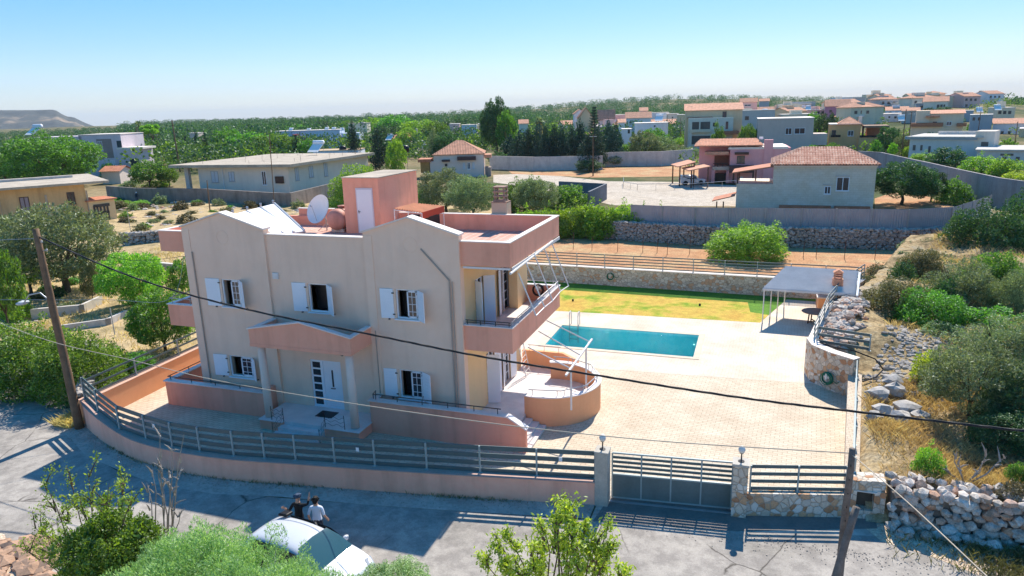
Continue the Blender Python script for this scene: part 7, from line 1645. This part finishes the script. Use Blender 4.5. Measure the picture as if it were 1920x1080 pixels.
Cc=House('concrete_block_house','beige concrete roof block behind the white heater house',655,690,262,232,v+18,8,W_((0.48,0.43,0.34),'raw_beige_wall')); Cc.flat(); Cc.ppart('stair_head',CONC,[(676,229,682,234)],-3,0)
# grey house top left
v=vz(330,200); Gh=House('grey_house','grey lilac modern house with flat roof behind the carob tree',160,238,330,254,v,11,W_((0.44,0.38,0.40),'lilac_grey_wall'),vr=v*1.0); Gh.flat(CAP,0.12,0.15)
Gh.ppart('left_wing',M('lilac_grey_wall',(0,0,0)),[(16,262,60,310),(60,258,160,300)],-9,0.0); Gh.ppart('dark_panel',M('taupe_panel',(0.30,0.24,0.22),0.9,0.1,1),[(180,261,214,296)],0.002,0.05); Gh.win(183,265,194,283,mat=SHG); Gh.ppart('loggia_opening',M('dark_green_window',(0,0,0)),[(218,264,229,278)],0.003,0.04)
Gh.ppart('right_wing',M('lilac_grey_wall',(0,0,0)),[(218,278,267,320)],-6,0.6); Gh.ppart('wing_cap',CAP,[(218,277,268,279)],-6,0.65); Gh.ppart('ground_opening',M('dark_green_window',(0,0,0)),[(243,298,262,312)],0.601,0.64); Gh.win(207,301,218,316,mat=SHG)
heater('large solar heater on the grey house behind the carob tree',66,252,v-2,1.5)
# ochre house left edge
v0=vz(420,150); Oh=House('ochre_house','old ochre house with cracked flat concrete roof at left frame edge',-60,170,418,360,vz(440,0),9,W_((0.46,0.30,0.15),'ochre_wall',0.4),vr=vz(418,170)); 
m=MB(); Oh.box(m,-2,Oh.P(206,345,1.6)[0],Oh.h-0.1,Oh.h+0.18,-16,1.3); m.build('roof',ROOFC,Oh.g); m=MB(); Oh.box(m,-2,Oh.W,Oh.h+0.182,Oh.h+0.5,-10,-9.7); m.build('roof_kerb',CONC,Oh.g)
Oh.win(35,370,59,398,mat=M('lilac_blind',(0.36,0.28,0.30),0.8,0.1,3),shut=DBROWN); Oh.win(124,361,143,382,mat=GL2,shut=SHB); Oh.ppart('pilaster',M('pale_ochre',(0.5,0.4,0.3),0.9,0.1,1),[(83,366,98,420),(0,378,8,420),(163,357,171,420)],0.002,0.12)
Pg=House('garden_shed','low tiled garden shed with iron grille beside the ochre house',173,222,420,378,vz(418,175),4,W_((0.5,0.36,0.2),'ochre_wall2'),cat='shed',vr=vz(412,222)); Pg.flat(TERRA,0.3,0.15); Pg.ppart('grille',DARKM,[(175,384,206,386),(178,386,179,412),(184,386,185,412),(190,386,191,412),(197,386,198,412),(203,386,204,412),(175,398,206,399)],0.01,0.08)
Sh=House('tiled_shed','small shed with orange tiled roof behind the ochre house',192,226,338,322,vz(345,210),5,W_((0.5,0.42,0.36),'shed_wall'),cat='shed'); Sh.gable(1.0,0.4,TERRA)
# chapel house with red roofs left of centre
v=vz(285,770); Ch=House('chapel_house','long low house with orange tiled roofs and tall chimney behind the dark conifer',734,782,287,260,v,10,W_((0.42,0.36,0.32),'grey_beige_wall')); Ch.hip(2.4,0.6); Ch.ppart('front_roof',TERRA,[(736,264,770,269)],0.0,2.5); Ch.ppart('chimney',M('grey_beige_wall',(0,0,0)),[(779,241,783,262)],-2,-1); heater('solar heater left of the chapel house roof',731,262,v-3,1.2)
# big tiled roof centre
v=vz(262,930); Bt=House('tiled_villa','large low villa with wide terracotta roof below the tall tree',888,958,266,252,v,16,W_((0.55,0.44,0.36),'tan_wall')); Bt.hip(4.2,1.0); Bt.ppart('porch_roof',TERRAF,[(886,254,910,262)],0.5,5)
# ---- stone and concrete boundary walls in the middle distance
plainwall('concrete_wall','long weathered concrete wall along the ploughed field before the conifer grove',[GT(x,y) for x,y in ((920,317),(1000,320),(1085,319),(1130,318))],3.0,CONC)
plainwall('orchard_wall','pale concrete wall below the orchard left of the pink house',[GT(x,y) for x,y in ((1130,313),(1160,312),(1240,311),(1300,306))],3.2,CONC)
plainwall('grey_corner_wall','grey blue boundary wall making a corner behind the villa olives',[GT(x,y) for x,y in ((1050,368),(1138,374),(1106,392))],2.3,M('blue_grey_wall',(0.16,0.17,0.19),0.9,0.2,1))
# curving grey wall right
cw=[GT(x,y) for x,y in ((1608,318),(1650,322),(1700,338),(1740,350),(1790,366),(1830,378),(1870,390),(1910,398),(1960,405))]
RWG=root('curving_grey_wall','long curving grey wall descending from the half built house to right edge','wall',tuple(cw[0])); m=MB(); wallpoly(m,[tuple(p.xy) for p in cw],0.3,-0.5,3.6,1); m.build('wall',M('lilac_concrete',(0.36,0.32,0.32),0.95,0.15,0.4,streak=0.4),RWG)
m=MB(); q=GT(1186,360); 
g=root('low_railing','low metal railing around a lined court on the concrete yard','railing',tuple(q)); pts=[GT(x,y) for x,y in ((1169,344),(1169,352),(1195,357),(1300,356),(1380,350))]; m.tube([p+Vector((0,0,1.0)) for p in pts],0.04,5)
for a,b in zip(pts[:-1],pts[1:]):
    k=max(1,int((b-a).length/2.2))
    for i in range(k+1): q=a.lerp(b,i/k); m.tube([q,q+Vector((0,0,1.0))],0.03,4)
m.build('rail',GALV,g)
# ---- utility poles far
def farpole(px,base,top,label,lean=0,arm=True,r=0.13,px2=None,grp='distant utility poles'):
    p=GT(px,base); h=HT(p,top); q=onY(px2 or px,top,p.y) if px2 else p+Vector((0,0,h)); g=root('utility_pole',label,'pole',tuple(p),group=grp); m=MB(); m.tube([p,q],[r,r*0.7],7)
    m.build('pole_shaft',WOODP,g)
    if arm: m=MB(); m.bar(q-RH*0.7-Vector((0,0,.4)),q+RH*0.7-Vector((0,0,.4)),0.1); m.build('crossarm',GALV,g)
farpole(338,322,225,'tall pale pole behind the long bungalow roof',px2=322,arm=False,r=0.22); farpole(1112,330,252,'wooden lamp pole in front of the dark conifer grove')
farpole(515,392,252,'thin rusty mast in front of the long bungalow',arm=False,r=0.07,px2=505); farpole(394,398,338,'grey fence post in the dry plot before bungalow',arm=False,r=0.1,px2=388)
for x,b,t_,lab in ((1689,300,205,'village pole left of the cream balcony house'),(1700,298,210,'second village pole beside the cream balcony house'),(1832,262,208,'village pole beside grey block house'),(1898,300,228,'village pole before the white houses at right edge'),(1250,268,216,'pole beside the white wall house'),(1275,275,220,'pole left of the beige villa'),(1080,250,218,'pole on the skyline above the conifer grove'),(908,282,238,'dark lattice pole in front of the large tiled villa'),(300,300,250,'small leaning pole beside the bright pine')): farpole(x,b,t_,lab,r=0.12)
for i,(x,y,y2) in enumerate(((216,632,578),(246,440,395),(582,372,345),(560,640,600))[:2]): 
    p=GT(x,y); m=MB(); m.tube([p,p+Vector((0,0,HT(p,y2)))],0.035,5); tag(m.build('garden_post',GALV),'thin metal post standing in the dry garden %s'%('by the terrace edge' if i==0 else 'behind the olive tree'),'post')
# gardener
q=GT(257,378); J,Rr=base_body(((0.24,0.22,1.05),(0.22,0.42,0.80)),((-0.24,0.22,1.05),(-0.22,0.42,0.80)))
for k in list(J):
    if k not in('pelvis','hipR','hipL','kneeR','kneeL','ankR','ankL','toeR','toeL'):
        pa_,c=J[k]; J[k]=(pa_,(c[0],c[1]*0.6+(c[2]-0.95)*0.55,0.95+(c[2]-0.95)*0.82))
def cap2(m): m.rock((0,0.42,1.58),0.13,random.Random(7),(1,1,.8),2)
person('person','small figure in dark blue clothes and white hat bending over the vegetable bed',(q.x,q.y,0),R(-120),J,Rr,[(SHOE,lambda c:c.z<0.11),(M('blue_work_clothes',(0.03,0.06,0.11),0.9,0.1,5),lambda c:True)],WHITE,cap2)
# ---- village
VC={'beige':W_((0.50,0.37,0.23),'v_beige'),'cream':W_((0.62,0.52,0.38),'v_cream'),'white':W_((0.64,0.64,0.66),'v_white'),'grey':W_((0.38,0.35,0.33),'v_grey'),'bgrey':W_((0.24,0.27,0.30),'v_blue_grey'),'pink':W_((0.56,0.36,0.32),'v_pink'),'purple':W_((0.36,0.16,0.22),'v_purple'),'orange':W_((0.56,0.32,0.15),'v_orange'),'stone':W_((0.40,0.33,0.29),'v_stone'),'ywhite':W_((0.62,0.56,0.46),'v_yellow_white')}
def vh(label,pl,pr,base,top,v,col,roof='flat',rise=1.5,wins=(),depth=None,extra=None,vr=None,wm=None,frames=False):
    h=House('village_house',label,pl,pr,base,top,v,depth or max(6,(pr-pl)*v/CF*0.75),VC[col],vr=vr,group='houses of the village on right')
    if roof=='flat': h.flat(CAP if col!='grey' else CONC,0.1,0.2)
    elif roof=='hip': h.hip(rise,0.5)
    elif roof=='gable': h.gable(rise,0.4)
    elif roof=='gablev': h.gable(rise,0.4,axis='v')
    for w_ in wins: h.win(*w_,frame=frames or (w_[2]-w_[0])>7,mat=wm)
    if extra: extra(h)
    return h
def e1(h):
    h.ppart('front_block',VC['ywhite'],[(1291,222,1372,290)],-8,3.0); 
    h.hip(2.0,0.4,z=h.P(1291,222,3)[1],u0=h.P(1291,222)[0],u1=h.P(1334,222)[0],d=6,name='front_roof')
    h.ppart('balcony_opening',M('painted_opening_shade',(0.16,0.13,0.11),0.9,0.1,2),[(1294,229,1331,245),(1296,255,1331,270)],3.001,3.05); h.ppart('balcony_column',VC['ywhite'],[(1293,228,1296,286),(1311,229,1313,246)],3.05,3.6); h.ppart('balustrade',VC['cream'],[(1293,243,1333,248)],3.05,3.7)  # dark panels on the solid wall paint the shade of the balconies
    for r_ in ((1337,230,1341,237),(1361,228,1365,242)): h.ppart('window',GL2,[r_],3.001,3.06)
    h.ppart('lean_to_roof',TERRA,[(1352,246,1386,252)],0.1,4.5); h.ppart('chimney',VC['beige'],[(1293,200,1298,212)],-4,-3)
vh('large beige villa with tiled roof and white balcony block, nearest of the village',1283,1388,292,208,vz(285,1330),'beige','gable',1.8,((1355,209,1362,221),(1366,209,1362,221))[:1],12,e1)
vh('big old stone house with brown shuttered windows',1418,1522,285,224,vz(290,1470),'stone','flat',0,((1473,240,1484,252),(1490,240,1509,251)),13,lambda h:h.ppart('low_wing',VC['stone'],[(1522,251,1550,272)],-8,-1),wm=SHB)
def e2(h):
    h.ppart('terrace_block',VC['orange'],[(1610,258,1668,290)],-9,1.0); h.ppart('pergola_roof',M('brown_wall',(0.30,0.19,0.13),0.9,0.1,1),[(1621,236,1668,239)],-7,1.2); h.ppart('upper_wall',M('brown_wall',(0,0,0)),[(1626,240,1655,257)],-9,-5); h.ppart('pergola_post',DBROWN,[(1653,239,1655,258),(1617,236,1619,258)],0.8,1.0); h.ppart('railing',BLACK,[(1612,254,1668,257),(1558,253,1576,257)],1.0,1.1)
    h.ppart('chimney',VC['ywhite'],[(1611,218,1616,232)],-3,-2); h.ppart('arch_opening',M('painted_opening_shade',(0,0,0)),[(1655,264,1664,280)],1.001,1.05)  # the arch is a dark panel, its shade put into the colour
vh('orange house with pergola terrace and small balcony',1552,1610,285,234,vz(285,1585),'orange','flat',0,((1560,244,1567,254),(1590,245,1600,255)),9,lambda h:(h.hip(1.8,0.3,u0=h.P(1572,234)[0],u1=h.W,d=7,name='tiled_roof'),e2(h)))
def e3(h):
    h.ppart('upper_left',VC['cream'],[(1719,208,1741,240)],-8,0.5); h.ppart('balcony',M('brick_balcony',(0.36,0.17,0.1),0.9,0.15,2),[(1708,231,1768,237),(1795,231,1812,237)],0.0,2.2); h.ppart('balcony_underside',VC['cream'],[(1708,238,1768,262)],0.0,1.2); h.ppart('middle_roof',TERRAF,[(1736,217,1762,220)],-4,1.6)
vh('cream balcony house with brick balconies and tiled roof',1716,1802,262,214,vz(268,1760),'cream','gable',0.9,((1775,228,1784,235),(1749,228,1756,235),(1729,244,1734,250),(1747,244,1757,250)),10,e3)
def e4(h):
    for i,(x0,x1) in enumerate(((1772,1778),(1790,1796),(1808,1812),(1828,1834))): h.ppart('column_stub',CONC,[(x0,250,x1,258)],-9,-8.6)
    h.ppart('upper_wall',W_((0.52,0.46,0.40),'raw_cream'),[(1760,246,1832,256)],-9.5,-9); h.ppart('stair_block',W_((0.52,0.44,0.36),'raw_cream2'),[(1830,246,1862,280)],-6,0.05); h.ppart('ground_openings',M('painted_opening_shade',(0,0,0)),[(1712,272,1716,282),(1726,272,1729,282),(1741,274,1744,286)],0.002,0.05); h.ppart('stair_opening',M('painted_opening_shade',(0,0,0)),[(1840,266,1852,278)],0.052,0.08)  # ground and stair openings are dark panels coloured as unlit interiors
    h.ppart('slab_band',VC['bgrey'],[(1697,256,1832,262)],-0.3,0.4)
Hb=House('half_built_house','long half built concrete house with bare column stubs at right',1703,1835,292,258,vz(300,1760),14,W_((0.46,0.44,0.42),'raw_grey_white'),vr=vz(306,1800)); Hb.flat(CONC,0.5,0.25); e4(Hb)
Hc=House('concrete_podium','long unfinished concrete podium at right frame edge with openings',1828,1990,312,283,vz(312,1850),14,W_((0.42,0.40,0.38),'raw_grey_white3'),cat='building'); Hc.flat(CONC,0.3,0.3); Hc.ppart('openings',M('painted_opening_shade',(0,0,0)),[(1876,288,1900,292),(1845,296,1851,304),(1880,294,1886,302),(1905,294,1911,302)],0.002,0.05)  # dark slabs on the podium face, interior shade put into their colour
L=[('pink house on the hill skyline behind beige villa',1388,1419,206,192,360,'pink','gable',2,((1396,196,1408,199),)),
('grey low house just right of the beige villa',1389,1452,232,208,290,'grey','flat',0,((1397,218,1404,225),)),
('bluish small house on the skyline beside the pink one',1424,1442,198,190,430,'bgrey','gable',1.5,()),
('beige flat block on the skyline behind the stone house',1458,1520,216,196,390,'stone','flat',0,()),
('white low house in front of the beige flat block',1456,1506,222,213,340,'white','flat',0,((1473,217,1476,220),)),
('orange tiled low roof left of the beige flat block',1421,1450,214,208,350,'beige','gable',1.8,()),
('small house with tiled dormers right of grey low house',1418,1446,222,216,330,'cream','gable',2.0,()),
('purple and pink house with brown tiled roofs',1546,1592,222,200,330,'purple','gable',3,((1555,206,1560,211),(1573,206,1578,213))),
('blue grey low house left of the purple house',1520,1546,216,202,370,'bgrey','flat',0,((1526,206,1529,210),)),
('pale house on the hilltop with green trees in front',1598,1621,204,184,400,'grey','flat',0,((1602,187,1605,190),)),
('yellow house with stepped top on the hill crest',1623,1652,206,184,400,'cream','flat',0,((1632,186,1638,188),(1633,194,1636,197),(1643,194,1646,197))),
('blue grey two storey house below the yellow house',1668,1690,214,194,360,'bgrey','flat',0,((1681,198,1686,201),(1681,206,1685,209))),
('long white house with small windows below the hilltop',1656,1716,230,214,300,'white','flat',0,((1666,218,1669,221),(1677,218,1681,222),(1694,217,1698,221))),
('reddish grey house left below the hilltop',1600,1622,212,202,370,'stone','gable',1.5,()),
('grey house with tiled roof before the long white house',1690,1722,226,208,290,'stone','gable',1.2,()),
('large house with orange roof on the right hilltop',1730,1776,210,191,330,'ywhite','gable',2.2,((1757,196,1761,202),(1763,196,1767,202),(1769,196,1772,200))),
('grey wing left of the large orange roofed hilltop house',1717,1733,208,194,335,'bgrey','flat',0,((1726,198,1731,203),)),
('blue grey slab house behind the cream balcony house',1800,1824,222,208,290,'bgrey','flat',0,()),
('dark blue grey block house with white band',1816,1858,246,216,230,'bgrey','flat',0,((1824,220,1828,226),(1834,220,1838,226))),
('white house with small orange roof at right edge',1858,1925,262,232,230,'white','gable',1.5,((1866,246,1870,254),(1877,246,1881,254),(1890,246,1894,254))),
('white block house on right frame edge',1900,1960,258,229,240,'white','flat',0,((1908,236,1912,240),)),
('brownish house cut by the right frame edge',1908,1970,268,242,215,'beige','flat',0,()),
('low stone house between purple and hilltop houses',1578,1612,224,214,330,'stone','flat',0,()),
('white gabled house left end of the far cluster',1077,1098,238,214,300,'white','gablev',2,((1084,219,1087,222),)),
('beige gabled house behind the tiered conifer, left half',1085,1112,246,222,280,'beige','gablev',4,()),
('grey house with tall tiled roof behind the tiered conifer',1122,1152,244,226,280,'grey','gable',4,()),
('mauve house right of the tall tiled roof',1152,1174,236,216,290,'pink','flat',0,()),
('long white house with low tiled roof in the far cluster',1174,1220,240,222,270,'white','gable',2.2,((1180,228,1184,231),)),
('small pink gabled house above the far cluster',1200,1214,216,208,330,'pink','gable',1.5,()),
('house with glittering panel roof in the far cluster',1218,1254,222,212,310,'white','flat',0,()),
('bluish white long wall house with porthole window',1190,1252,262,232,220,'white','flat',0,((1226,235,1229,238),)),
('white box building right of the conifer grove',1166,1184,264,243,210,'white','flat',0,((1177,243,1181,250),)),
('cream house with tiled roof behind the porthole house',1250,1272,226,214,300,'ywhite','flat',0,((1260,219,1262,222),)),
('beige low building behind the beige villa left side',1270,1284,232,216,260,'beige','flat',0,()),
('little white house beside the porthole house',1160,1172,238,230,250,'white','gable',1.2,()),
('pink white house far left of the tall tree',843,862,244,233,300,'pink','flat',0,((850,236,853,238),)),
('light blue house beside the far pink white one',866,894,248,235,290,'white','flat',0,((880,239,882,241),)),
('tan block houses left of the tall tree trunk',896,926,242,233,300,'beige','flat',0,()),
('small tiled house right of the tall tree',974,990,246,232,280,'ywhite','gable',1.5,()),
('low tiled roof peeping among left woods',238,254,262,258,260,'stone','gable',1.5,()),
('pale far house in the left woods',355,372,256,250,300,'stone','flat',0,())]
for r_ in L: vh(*r_)
HR=random.Random(8); ex=[]
for i in range(64):
    px=HR.uniform(1080,1900); v=HR.uniform(270,470) if px>1380 else HR.uniform(260,360); q=pv(px,300,v); z=terr(q.x,q.y); base=proj((q.x,q.y,z-0.5))[1]
    if 1283-14<px<1470 and v<330: continue
    if 1700<px<1835 and v<330: continue
    w_=HR.uniform(7,15)*CF/v; h_=HR.choice((3.4,6.2,6.4,7.5))*CF/v
    ex.append((px,w_,base,base-h_,v))
ex.sort()
for i,(px,w_,base,top,v) in enumerate(ex):
    wn=[]; nf=2 if base-top>6*CF/v else 1; rf=HR.choice(('flat','flat','gable','hip'))
    for f_ in range(nf):
        for k_ in range(HR.choice((2,3))): 
            x0=px-w_/2+w_*(0.15+0.28*k_); y0=top+(base-top)*(0.18+0.5*f_); wn.append((x0,y0,x0+1.1*CF/v,y0+1.3*CF/v))
    hh=vh('small %s house in the packed far town, %s from left'%({'flat':'flat roofed','gable':'gable roofed','hip':'hip roofed'}[rf],ordn(i)),px-w_/2,px+w_/2,base,top,v,HR.choice(('cream','white','ywhite','pink','beige','white','cream','grey')),rf,HR.uniform(1.2,2.0),wn,HR.uniform(7,11),vr=v+HR.uniform(-4,4))
    if HR.random()<0.6: hh.part('roof_block',hh.mat,(hh.W*0.3,hh.W*0.62,hh.h+0.2,hh.h+HR.uniform(1.6,2.6),-hh.d*0.7,-hh.d*0.35))
    if HR.random()<0.6: hh.part('balcony',CAP,(hh.W*0.1,hh.W*0.6,hh.h*0.45,hh.h*0.45+0.9,0.002,1.1))
for i,(x,y,v) in enumerate(((1515,206,330),(1434,213,320),(1585,216,300),(1742,224,240),(1690,226,260),(1836,210,300),(1236,226,225),(1870,206,280))): heater('small solar heater on a village roof, %s from left'%ords[sorted((1515,1434,1585,1742,1690,1836,1236,1870)).index(x)],x,y,v,1.3,group='solar heaters in the village')
# haze
hz=bpy.data.materials.new('air_haze'); hz.use_nodes=True; t=hz.node_tree; t.nodes.clear(); o_=t.nodes.new('ShaderNodeOutputMaterial'); pv_=t.nodes.new('ShaderNodeVolumePrincipled'); pv_.inputs['Color'].default_value=(0.82,0.92,1.0,1); pv_.inputs['Density'].default_value=0.00006; pv_.inputs['Anisotropy'].default_value=0.0; t.links.new(pv_.outputs[0],o_.inputs['Volume'])
HAZE=True
if HAZE:
    m=MB(); m.box(-15000,15000,-15000,15000,-64,190); tag(m.build('haze',hz),None,None,None,'stuff'); bpy.data.objects['haze']['label']='pale blue distance haze over the woods and mountain'; 
SC.cycles.volume_bounces=0
